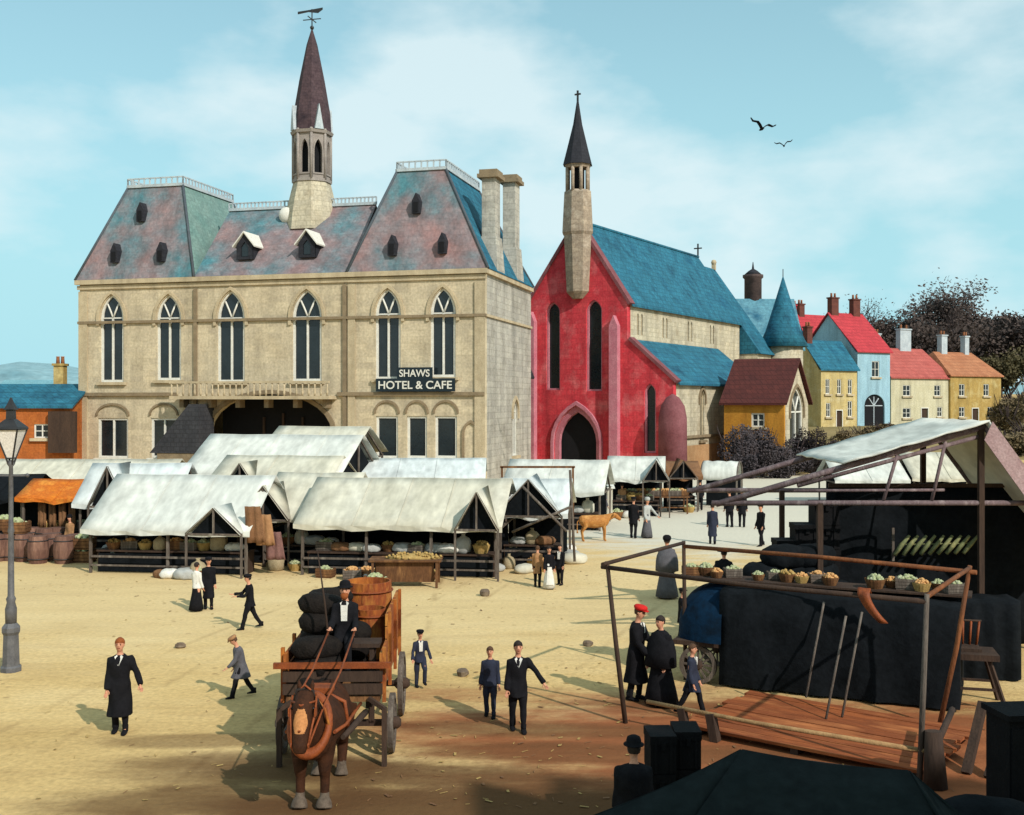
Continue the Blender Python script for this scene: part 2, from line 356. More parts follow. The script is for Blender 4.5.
# ------------------------------------------------------------------ ground
def ground_material():
    m = bpy.data.materials.new('market_sand'); m.use_nodes = True
    nt = m.node_tree; N = nt.nodes; Lk = nt.links; b = N['Principled BSDF']; b.inputs['Roughness'].default_value = .95; b.inputs['Specular IOR Level'].default_value = .1
    tc = N.new('ShaderNodeTexCoord'); P = tc.outputs['Object']
    def nzn(scale, detail=6, stretch=None, rough=.6):
        n = N.new('ShaderNodeTexNoise'); n.inputs['Scale'].default_value = scale; n.inputs['Detail'].default_value = detail; n.inputs['Roughness'].default_value = rough
        if stretch:
            mp = N.new('ShaderNodeMapping'); mp.inputs['Scale'].default_value = stretch; Lk.new(P, mp.inputs['Vector']); Lk.new(mp.outputs['Vector'], n.inputs['Vector'])
        else: Lk.new(P, n.inputs['Vector'])
        return n.outputs['Fac']
    def ramp(fac, stops):
        r = N.new('ShaderNodeValToRGB'); e = r.color_ramp.elements
        while len(e) < len(stops): e.new(.5)
        for q, (p, c) in zip(e, stops): q.position = p; q.color = (*c, 1)
        Lk.new(fac, r.inputs['Fac']); return r.outputs['Color']
    def mix(f, a, bb, mode='MIX'):
        x = N.new('ShaderNodeMix'); x.data_type = 'RGBA'; x.blend_type = mode
        if isinstance(f, float): x.inputs['Factor'].default_value = f
        else: Lk.new(f, x.inputs['Factor'])
        for s, v in (('A',a),('B',bb)):
            if isinstance(v, tuple): x.inputs[s].default_value = (*v,1)
            else: Lk.new(v, x.inputs[s])
        return x.outputs['Result']
    def math2(op, a, bb):
        x = N.new('ShaderNodeMath'); x.operation = op
        for i, v in enumerate((a, bb)):
            if isinstance(v, (int,float)): x.inputs[i].default_value = v
            else: Lk.new(v, x.inputs[i])
        x.use_clamp = False
        return x.outputs[0]
    def blob(cx, cy, rx, ry, soft=.5, rot=0):
        """a patch of worn or wet earth or of painted shade with a ragged edge, 1 inside"""
        mp = N.new('ShaderNodeMapping'); mp.vector_type = 'TEXTURE'
        mp.inputs['Location'].default_value = (cx,cy,0); mp.inputs['Rotation'].default_value = (0,0,rot); mp.inputs['Scale'].default_value = (rx,ry,1e6)
        Lk.new(P, mp.inputs['Vector'])
        ln = N.new('ShaderNodeVectorMath'); ln.operation = 'LENGTH'; Lk.new(mp.outputs['Vector'], ln.inputs[0])
        d = math2('ADD', ln.outputs['Value'], math2('MULTIPLY', math2('SUBTRACT', ragged, .5), 1.3))
        r = N.new('ShaderNodeMapRange'); r.interpolation_type = 'SMOOTHSTEP'
        r.inputs['From Min'].default_value = 1-soft/2; r.inputs['From Max'].default_value = 1+soft/2; r.inputs['To Min'].default_value = 1; r.inputs['To Max'].default_value = 0
        Lk.new(d, r.inputs['Value']); return r.outputs['Result']
    ragged = nzn(.55, 7, (.6,1.5,1))
    sand = ramp(nzn(.22, 7, (.7,1.6,1)), [(.3, (.50,.33,.132)), (.5, (.605,.415,.178)), (.72, (.67,.485,.235))])
    fine = ramp(nzn(9, 5), [(.3, (.78,.78,.78)), (.7, (1.12,1.12,1.12))])
    col = mix(1.0, sand, fine, 'MULTIPLY')
    streak = ramp(nzn(.9, 6, (.25,1.6,1), .7), [(.50, (0,0,0)), (.70, (1,1,1))])
    col = mix(math2('MULTIPLY', streak, .38), col, (.33,.20,.085))
    cream_p = blob(-4, 37, 30, 9, .9)
    col = mix(math2('MULTIPLY', cream_p, .35), col, (.68,.545,.32))
    # wheel ruts and hoof marks
    sp = N.new('ShaderNodeSeparateXYZ'); Lk.new(P, sp.inputs[0])
    def rut(x0, amp, kf, ph, slope, s, w0=.15):
        sn = math2('MULTIPLY', math2('SINE', math2('ADD', math2('MULTIPLY', sp.outputs['Y'], kf), ph), 0), amp)
        d = math2('ABSOLUTE', math2('SUBTRACT', math2('SUBTRACT', sp.outputs['X'], math2('MULTIPLY', sp.outputs['Y'], slope)), math2('ADD', sn, x0)), 0)
        r = N.new('ShaderNodeMapRange'); r.interpolation_type = 'SMOOTHSTEP'; r.inputs['From Min'].default_value = .02; r.inputs['From Max'].default_value = w0; r.inputs['To Min'].default_value = 1; r.inputs['To Max'].default_value = 0
        Lk.new(d, r.inputs['Value'])
        return math2('MULTIPLY', math2('MULTIPLY', r.outputs['Result'], ruts_n), s)
    rn_ = N.new('ShaderNodeMapRange'); rn_.inputs['From Min'].default_value = .42; rn_.inputs['From Max'].default_value = .62; Lk.new(nzn(.35, 5), rn_.inputs['Value']); ruts_n = rn_.outputs['Result']
    for a in ((-4.0,.15,.3,0,0,.55),(-2.35,.15,.3,0,0,.55),(-9.5,.6,.12,1,.22,.4),(-8.0,.6,.12,1,.22,.4),(-6.0,1.2,.10,2,.34,.4),(-4.4,1.2,.10,2,.34,.4),(-16,1.0,.15,0,.3,.35),(-14.5,1.0,.15,0,.3,.35)):
        col = mix(rut(*a), col, (.24,.145,.06))
    vo = N.new('ShaderNodeTexVoronoi'); vo.inputs['Scale'].default_value = 2.3; Lk.new(P, vo.inputs['Vector'])
    hv = N.new('ShaderNodeMapRange'); hv.inputs['From Min'].default_value = .10; hv.inputs['From Max'].default_value = .2; hv.inputs['To Min'].default_value = .6; hv.inputs['To Max'].default_value = 0; Lk.new(vo.outputs['Distance'], hv.inputs['Value'])
    hn = N.new('ShaderNodeMapRange'); hn.inputs['From Min'].default_value = .5; hn.inputs['From Max'].default_value = .6; Lk.new(nzn(.5, 4, (1,1,1)), hn.inputs['Value'])
    col = mix(math2('MULTIPLY', hv.outputs['Result'], hn.outputs['Result']), col, (.26,.16,.07))
    # pale dry paving towards the church
    pale = blob(11, 60, 13, 15, .5)
    col = mix(math2('MULTIPLY', pale, .85), col, (.58,.555,.47))
    col = mix(math2('MULTIPLY', blob(21,79,13,15,.5), .8), col, (.55,.53,.45))
    col = mix(math2('MULTIPLY', blob(66,152,62,44,.4), .85), col, ramp(nzn(.12,7), [(.35,(.10,.095,.04)),(.65,(.21,.165,.08))]))
    # mud: a red-brown field under the stalls, then mud-brown patches painting in the foreground shade
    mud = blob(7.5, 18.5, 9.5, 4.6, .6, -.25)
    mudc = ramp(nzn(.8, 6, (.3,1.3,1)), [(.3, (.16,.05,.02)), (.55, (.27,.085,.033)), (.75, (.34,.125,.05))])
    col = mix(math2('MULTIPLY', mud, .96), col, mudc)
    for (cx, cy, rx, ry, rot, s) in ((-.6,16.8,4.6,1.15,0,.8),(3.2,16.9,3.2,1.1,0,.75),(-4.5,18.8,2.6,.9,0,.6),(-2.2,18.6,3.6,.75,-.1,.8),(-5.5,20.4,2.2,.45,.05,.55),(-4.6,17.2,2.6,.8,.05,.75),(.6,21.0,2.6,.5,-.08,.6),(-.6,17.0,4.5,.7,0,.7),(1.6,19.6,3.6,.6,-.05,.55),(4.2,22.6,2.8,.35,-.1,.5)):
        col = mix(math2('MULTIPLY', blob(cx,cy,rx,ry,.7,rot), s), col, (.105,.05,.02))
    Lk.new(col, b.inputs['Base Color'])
    bp = N.new('ShaderNodeBump'); bp.inputs['Strength'].default_value = .5; bp.inputs['Distance'].default_value = .06
    Lk.new(nzn(5, 8), bp.inputs['Height']); Lk.new(bp.outputs['Normal'], b.inputs['Normal'])
    return m
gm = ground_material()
mb = MB()
xs = [-3000,-800,-300,-150] + list(range(-80, 141, 4)) + [200,400,900,3000]
ys = [-600,-100,-20] + list(range(0, 261, 4)) + [400,700,1200,3500]
for y in ys:
    for x in xs: mb.v.append((x,y,ground_z(x,y)))
nx = len(xs)
for j in range(len(ys)-1):
    for i in range(nx-1):
        mb.f.append([j*nx+i,j*nx+i+1,(j+1)*nx+i+1,(j+1)*nx+i]); mb.m.append(0); mb.sm.append(True)
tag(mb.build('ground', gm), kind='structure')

hill_m = mat('far_hillside', (112,150,160), (138,170,176), (98,136,146), scale=.02, bump=0, k=.9)
mb = MB(); R = 60
def hz(t): return 24+7*math.sin(t*9)+5*math.sin(t*23+1)+2*math.sin(t*61)
for j, (yo, hk) in enumerate(((0,-.05),(60,.75),(150,1.0),(320,.6),(600,-.1))):
    for i in range(R+1):
        t = i/R; x = -900+1800*t
        mb.v.append((x, 620+yo+40*math.sin(t*7), hz(t)*hk*(1+.12*math.sin(i*1.7+j))))
for j in range(4):
    for i in range(R):
        mb.f.append([j*(R+1)+i,j*(R+1)+i+1,(j+1)*(R+1)+i+1,(j+1)*(R+1)+i]); mb.m.append(0); mb.sm.append(True)
tag(mb.build('hills', hill_m), kind='structure')
# ------------------------------------------------------------------ openings
def arch(cx, z0, zs, w, rise, n=10, pointed=True):
    """outline, counter-clockwise from bottom left"""
    pts = [(cx-w/2,z0),(cx+w/2,z0),(cx+w/2,zs)]
    if rise <= 0: return pts+[(cx-w/2,zs)]
    top = []
    for i in range(1, n):
        t = i/n
        if pointed:
            if t <= .5:
                a = math.radians(60)*t*2; x = -w/2+w*math.cos(a); z = w*math.sin(a)/(w*.866)*rise
            else:
                a = math.radians(60)*(1-t)*2; x = w/2-w*math.cos(a); z = w*math.sin(a)/(w*.866)*rise
        else:
            a = PI*t; x = w/2*math.cos(a); z = rise*math.sin(a)
        top.append((cx+x, zs+z))
    return pts+top+[(cx-w/2,zs)]
def window(parent, cx, z0, zs, w, rise, y=0.0, M=None, pointed=True, fm=None, gm_=None, ft=.13, hood=None, sill=True, tracery=True, cross=False, name='window', deep=.22, y_wall=None):
    """frame with mullion and tracery (part); pane, hood mould and sill (sub-parts). The wall's own face is at y."""
    M = M or Matrix.Identity(4)
    fm = fm or white_p; gm_ = gm_ or glass
    A = arch(cx,z0,zs,w,rise,12,pointed); B = arch(cx,z0+ft,zs,w-2*ft,max(rise-ft*.8,0) if rise>0 else 0,12,pointed)
    if rise <= 0: B = [(cx-w/2+ft,z0+ft),(cx+w/2-ft,z0+ft),(cx+w/2-ft,zs-ft),(cx-w/2+ft,zs-ft)]
    mb = MB().ring(A,B,y+deep*.45,y+deep+.1)
    yy = y+deep*.75
    if tracery:
        mb.bar((cx,yy,z0+ft*.6),(cx,yy,zs+(0 if rise>0 else -ft*.5)),ft*.8,ft*.8)
        if rise > 0:
            for sx in (-1,1):
                mb.tube([(cx,yy,zs-.02),(cx+sx*w*.10,yy,zs+rise*.28),(cx+sx*w*.24,yy,zs+rise*.62)],ft*.42,6)
            mb.bar((cx-w/2+ft,yy,zs),(cx+w/2-ft,yy,zs),ft*.6,ft*.6)
    if cross:
        mb.bar((cx-w/2+ft*.6,yy+.01,(z0+zs)/2),(cx+w/2-ft*.6,yy+.01,(z0+zs)/2),ft*.6,ft*.6)
    f = mb.build(name, fm, parent, M)
    MB().prism([(cx+(x-cx)*.93,z0+(z-z0)*.985+.02) for x,z in A],y+deep+.0,y+deep+.07).build('pane', gm_, f, M)
    if hood and rise > 0:
        h0 = arch(cx,zs-.55,zs,w+.16,rise+.08,12,pointed)[2:]; h1 = arch(cx,zs-.55,zs,w+.62,rise+.34,12,pointed)[2:]
        h0 = [(h0[0][0],zs-.55)]+h0+[(h0[-1][0],zs-.55)]; h1 = [(h1[0][0],zs-.55)]+h1+[(h1[-1][0],zs-.55)]
        m2 = MB()
        for i in range(len(h0)-1):
            m2.prism([h0[i+1],h0[i],h1[i],h1[i+1]], y-.14, y-.002)
        m2.build('hood_mould', hood, f, M)
    if sill:
        MB().box((cx,y-.06,z0-.12),(w+.5,.34,.22)).build('sill', hood or fm, f, M)
    return f
def hole(cx,z0,zs,w,rise,pointed=True): return arch(cx,z0,zs,w,rise,12,pointed)
def frustum(mb, x0,x1,y0,y1,z0, a0,a1,b0,b1,z1, mi=(0,0,0,0,0)):
    vs = [(x0,y0,z0),(x1,y0,z0),(x1,y1,z0),(x0,y1,z0),(a0,b0,z1),(a1,b0,z1),(a1,b1,z1),(a0,b1,z1)]
    for f, m in zip([(0,1,5,4),(1,2,6,5),(2,3,7,6),(3,0,4,7),(4,5,6,7)], mi): mb.add([vs[i] for i in f],[(0,1,2,3)],m)
    return mb
MR = Matrix.Rotation(PI/2,4,'Z'); ML = Matrix.Rotation(-PI/2,4,'Z')
def right_M(x): return Matrix.Translation((x,0,0)) @ MR      # facade facing +x: its x runs to +y
def left_M(x): return Matrix.Translation((x,0,0)) @ ML       # facade facing -x: its x runs to -y

# ------------------------------------------------------------------ the town hall
HA = math.atan2(8,31.5); HX0, HY0 = -33.4, 85.0; ca, sa = math.cos(HA), math.sin(HA)
def hs(px):
    t = (px-512)/F; return (HY0*t-HX0)/(ca+sa*t)
def hs_at(px, yl):
    t = (px-512)/F; return ((HY0+ca*yl)*t-HX0-sa*yl)/(ca+sa*t)
def hzz(px, py):
    return CH+(HOR-py)*(HY0-sa*hs(px))/F
L = hs(485); D = 14.0; EZ = 15.5
hall = thing('town_hall', 'tan stone town hall with tall arched windows, mansard roofs and a spired turret', 'town hall', (HX0,HY0,0), -HA)
sA, sB = hs(195), hs(345)
up = [(112,23,295,382,318),(169,24,295,380,318),(231,27,291,382,318),(307,29,290,381,317),(388,25,289,379,314),(443,25,288,377,313)]
upper = []
for px,wpx,yt,yb,ys_ in up:
    w_ = hs(px+wpx/2)-hs(px-wpx/2); zb = hzz(px,yb); zs = hzz(px,ys_); zt = hzz(px,yt)
    upper.append((hs(px),zb,zs,w_,zt-zs))
low = []
for px,wpx,yt,yb in ((113,30,418,458),(164,26,418,458),(387,22,416,458),(417,20,416,458),(446,22,416,458)):
    low.append((hs(px),hzz(px,yb),hzz(px,yt),hs(px+wpx/2)-hs(px-wpx/2),0))
eo = (hs(270), 0.0, 4.0, hs(331)-hs(209), 2.75)     # wide entrance arch
holes = [hole(*u) for u in upper]+[hole(*l) for l in low]+[hole(*eo,pointed=False)]
wallmb = MB().wall([(0,0),(L,0),(L,EZ),(0,EZ)],holes,0,.5)
wallmb.build('front_wall', stone, hall)
# right side wall with a blind arch, left and back walls
sm = MB().wall([(0.5,0),(D,0),(D,EZ),(0.5,EZ)],[hole(8.6,2.0,5.4,1.5,.9)],0,.5)
sm.build('side_wall', stone_g, hall, right_M(L))
bm_ = MB().box((.25,D/2+.25,EZ/2),(.5,D-.5,EZ)).box((L/2,D-.25,EZ/2),(L-1.0,.5,EZ-.02))
bm_.build('rear_wall', stone, hall)
window(hall, 8.6,2.0,5.4,1.5,.9, M=right_M(L), hood=trim)
for u in upper: window(hall,*u,hood=trim,ft=.17)
for i,l in enumerate(low):
    window(hall,*l,ft=.16,tracery=(i<2))
    # relieving arch over the square heads
    A = arch(l[0],l[2]+.12,l[2]+.2,l[3]+.3,.95,12,False); B = arch(l[0],l[2]+.12,l[2]+.2,l[3]+.02,.78,12,False)
    m2 = MB()
    a, b_ = A[2:], B[2:]
    for q in range(len(a)-1): m2.prism([b_[q+1],b_[q],a[q],a[q+1]],-.13,-.002)
    m2.build('arch_moulding', trim_d, hall)
# blind arch at the right-hand corner and its carved figure niche
hx = hs(471); A = arch(hx,2.2,4.0,1.3,.9); B = arch(hx,2.2,4.0,.95,.7)
MB().ring(A,B,-.12,-.002).build('blind_arch', trim_d, hall)
# string courses, cornice, pilasters
mb = MB().box((L/2,-.09,hzz(300,318)-.05),(L+.2,.18,.2)); mb.build('string_course', trim_d, hall)
mb = MB()
z_s = hzz(300,394)
for a,b in ((0,hs(178)),(hs(338),L)): mb.box(((a+b)/2,-.11,z_s),(b-a,.22,.26))
mb.build('string_course', trim_d, hall)
mb = MB().box((L/2,-.16,EZ-.16),(L+.5,.34,.34)).box((L/2,-.07,EZ-.55),(L+.3,.14,.3)); mb.build('cornice', trim, hall)
mb = MB().box((L+.12,D/2,EZ-.16),(.26,D-.1,.33)); mb.box((L+.07,D/2,hzz(300,318)-.05),(.14,D-.1,.18)); mb.build('side_cornice', trim, hall)
for px in (196,345):
    MB().box((hs(px),-.08,EZ/2-.4),(.26,.16,EZ-.85)).build('downpipe', trim_d, hall)
for xx in (.35, L-.35):
    MB().box((xx,-.075,EZ/2-.4),(.75,.13,EZ-.9)).build('corner_pilaster', trim, hall)
MB().box((hs(352),-.07,EZ/2-.4),(.55,.12,EZ-.9)).build('pilaster', trim, hall)
# balcony with balusters
b0, b1 = hs(180), hs(337); zb = hzz(258,396)
bal = MB().box(((b0+b1)/2,-.75,zb-.12),(b1-b0,1.5,.24)).build('balcony', trim, hall)
rl = MB().box(((b0+b1)/2,-1.4,zb+1.0),(b1-b0,.2,.16)); 
for k in range(27):
    x = b0+.15+(b1-b0-.3)*k/26
    rl.lathe([(.06,0),(.1,.25),(.05,.6),(.08,.93)],(x,-1.4,zb),6)
rl.build('balustrade', trim, bal)
br = MB()
for k in range(6): br.prism([(0,0),(1.2,.7),(0,.7)],-.15,.15) if False else br.box((b0+.6+(b1-b0-1.2)*k/5,-.4,zb-.55),(.35,.8,.62),taper=1.0)
br.build('bracket', trim_d, bal)
# dark entrance: interior box, doors and a slate hood with hipped ends
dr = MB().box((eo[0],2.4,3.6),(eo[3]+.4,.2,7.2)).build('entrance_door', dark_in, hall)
MB().bar((eo[0],2.2,0),(eo[0],2.2,5.3),.16).bar((eo[0]-1.6,2.2,0),(eo[0]-1.6,2.2,5),.16).bar((eo[0]+1.6,2.2,0),(eo[0]+1.6,2.2,5),.16).build('door_post', wood_d, dr)
xa_,xb_ = hs(166),hs(214); zt_ = hzz(214,404)
lt = MB().prism([(xa_,2.4),(xb_,2.4),(xb_,zt_),(xb_-.8,zt_)],-2.2,-.003)
lt.build('porch_roof', mat('grey_slate',(52,53,58),(74,74,78),scale=.8,brick=(.5,.32,.6),bump=.3,bscale=6,k=.8), hall)
MB().box(((xa_+xb_)/2+.2,-1.1,1.2),(xb_-xa_-.8,2.1,2.38)).build('porch_wall', trim_d, hall)
A = arch(eo[0],0,eo[2],eo[3]+.7,eo[4]+.3,14,False); B = arch(eo[0],0,eo[2],eo[3]+.02,eo[4],14,False)
vm = MB(); a_, b_ = A[2:], B[2:]
for q in range(len(a_)-1): vm.prism([b_[q+1],b_[q],a_[q],a_[q+1]],-.16,-.002)
vm.build('arch_moulding', trim_d, hall)
# roofs
def lucarne(parent, x, y, z, w_=.8, h_=1.5, tilt=0):
    m = MB().prism([(x-w_/2,z),(x+w_/2,z),(x+w_/2,z+h_*.6),(x,z+h_),(x-w_/2,z+h_*.6)],y-.32,y+.9)
    o = m.build('roof_vent', slate_d, parent)
    MB().prism([(x-w_*.28,z+.1),(x+w_*.28,z+.1),(x+w_*.28,z+h_*.55),(x-w_*.28,z+h_*.55)],y-.36,y-.322).build('louvre', dark_in, o)
    return o
def pavilion(x0,x1,a0,a1,z1,d1):
    mb = MB(); frustum(mb,x0,x1,-.25,d1,EZ,a0,a1,2.6,d1-2.4,z1,(0,1,0,0,2))
    r = mb.build('mansard_roof', [slate_p, slate_t if x0>10 else slate_g, lead], hall)
    for p,q in (((x0,-.25),(a0,2.6)),((x1,-.25),(a1,2.6)),((x1,d1),(a1,d1-2.4)),((x0,d1),(a0,d1-2.4))):
        MB().tube([(p[0],p[1],EZ+.02),(q[0],q[1],z1+.02)],.11,6).build('hip_roll', hiplead, r)
    c = MB()
    for (p,q) in (((a0,2.6),(a1,2.6)),((a1,2.6),(a1,d1-2.4)),((a1,d1-2.4),(a0,d1-2.4)),((a0,d1-2.4),(a0,2.6))):
        c.bar((*p,z1+.12),(*q,z1+.12),.25,.22); c.bar((*p,z1+.72),(*q,z1+.72),.1,.1)
        n = int((Vector(p)-Vector(q)).length/.45)
        for k in range(n+1):
            t = k/max(n,1); x = p[0]+(q[0]-p[0])*t; y = p[1]+(q[1]-p[1])*t
            c.box((x,y,z1+.42),(.1,.1,.62))
    c.build('roof_cresting', lead, r)
    return r
zt = 23.0
r1 = pavilion(-.25, sA+.05, hs_at(128,2.6), hs_at(183,2.6), zt, D*.92)
r2 = pavilion(hs(348), L+.3, hs_at(397,2.6), hs_at(446,2.6), 23.15, D*.98)
def on_slope(px, py, z1):
    """point on a front mansard slope seen at this pixel"""
    k = 2.85/(z1-EZ)
    for i in range(400):
        yl = -.25+i*.0075*1.0
        # world ray with plane y_local = yl
        t = (px-512)/F
        s_ = ((HY0+ca*yl)*t-HX0-sa*yl)/(ca+sa*t)
        Yw = HY0+ca*yl-sa*s_; z = CH+(HOR-py)*Yw/F
        if yl >= -.25+(z-EZ)*k: break
    return s_, yl, z
for r_, z1, lst in ((r1,zt,((142,222),(116,263),(162,262))),(r2,23.15,((417,214),(393,256),(443,254)))):
    for px,py in lst:
        x,y,z = on_slope(px,py,z1); lucarne(r_,x,y,z,.6,1.5)
# centre roof
zr = 21.3; ym = 5.2
c0, c1 = sA-.0, hs(350)
mb = MB()
vs = [(c0,-.2,EZ),(c1,-.2,EZ),(c1,ym,zr),(c0,ym,zr),(c0,D*.8,EZ),(c1,D*.8,EZ)]
mb.add(vs,[(0,1,2,3),(3,2,5,4)])
cr = mb.build('centre_roof', slate_p, hall)
rc = MB().bar((c0,ym,zr+.12),(c1,ym,zr+.12),.3,.22).bar((c0,ym,zr+.62),(c1,ym,zr+.62),.1,.1)
for k in range(40):
    x = c0+(c1-c0)*k/39; rc.box((x,ym,zr+.38),(.1,.1,.5))
rc.build('ridge_cresting', lead, cr)
ksl = (ym+.2)/(zr-EZ)
def on_centre(px,py):
    for i in range(800):
        yl = -.2+i*.007; t = (px-512)/F
        s_ = ((HY0+ca*yl)*t-HX0-sa*yl)/(ca+sa*t); Yw = HY0+ca*yl-sa*s_; z = CH+(HOR-py)*Yw/F
        if yl >= -.2+(z-EZ)*ksl: break
    return s_,yl,z
for px,py in ((247,259),(309,257)):
    x,y,z = on_centre(px,py)
    d = MB().wall([(x-.85,z-.1),(x+.85,z-.1),(x+.85,z+1.3),(x,z+2.4),(x-.85,z+1.3)],[[(x-.4,z+.15),(x+.4,z+.15),(x+.4,z+1.1),(x,z+1.6),(x-.4,z+1.1)]],y-.5,.2)
    for sx in (-1,1): d.add([(x+sx*.85,y-.5,z-.1),(x+sx*.85,y+2,z-.1),(x+sx*.85,y+2,z+1.3),(x+sx*.85,y-.5,z+1.3)],[(0,1,2,3)])
    dm = d.build('dormer', slate_d, hall)
    MB().prism([(x-.38,z+.2),(x+.38,z+.2),(x+.38,z+1.08),(x,z+1.56),(x-.38,z+1.08)],y-.38,y-.32).build('dormer_pane', glass, dm)
    rr = MB()
    for sx in (-1,1):
        rr.add([(x,y-.75,z+2.45),(x,y+2.4,z+2.45),(x+sx*1.15,y+1.6,z+1.05),(x+sx*1.15,y-.75,z+1.05),
                (x,y-.75,z+2.6),(x,y+2.4,z+2.6),(x+sx*1.2,y+1.6,z+1.17),(x+sx*1.2,y-.75,z+1.17)],[(0,1,2,3),(4,5,6,7),(0,3,7,4),(2,3,7,6)])
    rr.build('dormer_roof', white_p, dm)
    for o in [dm]+list(dm.children):      # a little smaller than the drawing above, shrunk about the foot of the dormer
        for v_ in o.data.vertices: v_.co = ((v_.co.x-x)*.78+x,(v_.co.y-y)*.78+y,(v_.co.z-z)*.78+z)
# round ventilator on the ridge slope
x,y,z = on_centre(288,217)
rv = MB().xf(Matrix.Identity(4))
for k in range(1): rv.sphere((x,y-.35,z+.1),.62,12,sc=(1,.6,1))
rv.build('ball_ventilator', white_p, hall)
# fleche
fx = hs_at(312,5.2); fy = ym; fz = zr-1.9
M8 = Matrix.Translation((fx,fy,0)) @ Matrix.Rotation(PI/8,4,'Z')
fl = MB().rings([(0,0,fz,2.15,2.15),(0,0,fz+1.7,1.95,1.95),(0,0,23.3,1.42,1.42)],8,0,False,M8).build('turret_base', cream, hall)
zt0, zt1 = 23.3, 27.0
tw = MB()
for k in range(8):
    Mk = Matrix.Translation((fx,fy,0)) @ Matrix.Rotation(k*PI/4,4,'Z')
    r_ = 1.32; ww = 2*r_*math.tan(PI/8)
    q = MB().wall([(-ww/2,zt0),(ww/2,zt0),(ww/2,zt1),(-ww/2,zt1)],[arch(0,zt0+.5,zt0+2.2,.62,.9,8)],-r_,.22)
    tw.join(q, Mk)
    tw.join(MB().tube([(0,-r_/math.cos(PI/8)-.02,zt0),(0,-r_/math.cos(PI/8)-.02,zt1+.25)],.12,6), Mk @ Matrix.Rotation(PI/8,4,'Z'))
    tw.join(MB().ring(arch(0,zt0+.4,zt0+2.2,.86,1.05,8),arch(0,zt0+.52,zt0+2.2,.64,.9,8),-r_-.07,-r_-.002), Mk)
tw.rings([(0,0,zt0-.12,1.55,1.55),(0,0,zt0+.12,1.55,1.55)],8,0,False,M8)
tw.rings([(0,0,zt1-.1,1.6,1.6),(0,0,zt1+.12,1.68,1.68)],8,0,False,M8)
turret = tw.build('turret', lead if False else mat('turret_stone',(176,166,156),(140,130,124),scale=1.5,bump=.2,k=.8), hall)
MB().rings([(0,0,zt0,.95,.95),(0,0,zt1-.2,.95,.95)],8,0,False,M8).build('turret_louvre', dark_in, turret)
sp = MB().rings([(0,0,zt1+.12,1.5,1.5),(0,0,zt1+1.6,1.42,1.42),(0,0,zt1+4.2,.98,.98),(0,0,zt1+7.0,.42,.42),(0,0,35.2,.06,.06)],8,0,False,M8)
spo = sp.build('spire', spire_m, hall)
for k in (1,3,5,7): 
    Mk = Matrix.Translation((fx,fy,0)) @ Matrix.Rotation(k*PI/4,4,'Z')
    MB().prism([(-.35,zt1+.15),(.35,zt1+.15),(0,zt1+2.1)],-1.62,-.9).build('spire_gablet', lead, spo, Mk)
wv = MB().tube([(fx,fy,35.0),(fx,fy,36.8)],.05,6).bar((fx-.75,fy,36.0),(fx+.75,fy,36.0),.06).bar((fx,fy-.75,36.0),(fx,fy+.75,36.0),.06)
wv.sphere((fx,fy,35.35),.17,8).prism([(fx-1.2,36.5),(fx-.3,36.6),(fx+.5,36.45),(fx+.9,36.7),(fx+.9,36.85),(fx-.3,36.75),(fx-1.2,36.7)],fy-.02,fy+.02)
wv.build('weathervane', iron, spo)
# chimneys on the right flank
for px,py,yl in ((490,165,3.6),(516,168,9.6)):
    xx = L-.55; zc = 22.5 if yl<5 else 23.3
    c = MB().box((xx,yl,(EZ+zc)/2-.3),(1.0,1.4,zc-EZ+.6)).box((xx+.05,yl,EZ+1.2),(1.5,2.2,3.0),taper=.75)
    ch = c.build('chimney', stone_g, hall)
    MB().box((xx,yl,zc+.1),(1.6,1.95,.28)).box((xx,yl,zc+.4),(1.35,1.7,.32)).build('chimney_cap', trim_d, ch)

# low stone annexe in the gap beside the hall
ax = thing('stone_annexe', 'narrow grey stone annexe in the gap between the hall and the red church', 'annexe', (-.25,88.6,0), -HA)
pa = [(-.9,0),(.95,0),(.95,8.4),(.05,10.4),(-.9,8.4)]
MB().wall(pa,[arch(0,4.6,6.0,.7,.6)],0,.4).box((.70,2.0,4.2),(.48,3.2,8.39)).build('front_wall', mat('soot_stone',(96,94,92),(64,64,66),(120,116,110),scale=.8,brick=(.9,.4,.8),bump=.25,bscale=6,k=.8), ax)
window(ax,0,4.6,6.0,.7,.6,hood=orange_w,ft=.1,tracery=False)
rr = MB()
for sx in (-1,1): rr.add([(.05,-.2,10.75),(.05,4,10.75),(.05+sx*1.15,4,8.2),(.05+sx*1.15,-.2,8.2),(.05,-.2,10.6),(.05,4,10.6),(.05+sx*1.1,4,8.05),(.05+sx*1.1,-.2,8.05)],[(0,1,2,3),(4,5,6,7),(0,3,7,4),(2,3,7,6)])
rr.build('roof', slate_d, ax)
MB().ring(arch(0,.4,2.6,1.1,.9),arch(0,.4,2.6,.8,.7),-.1,-.002).build('door_arch', brick_m, ax)

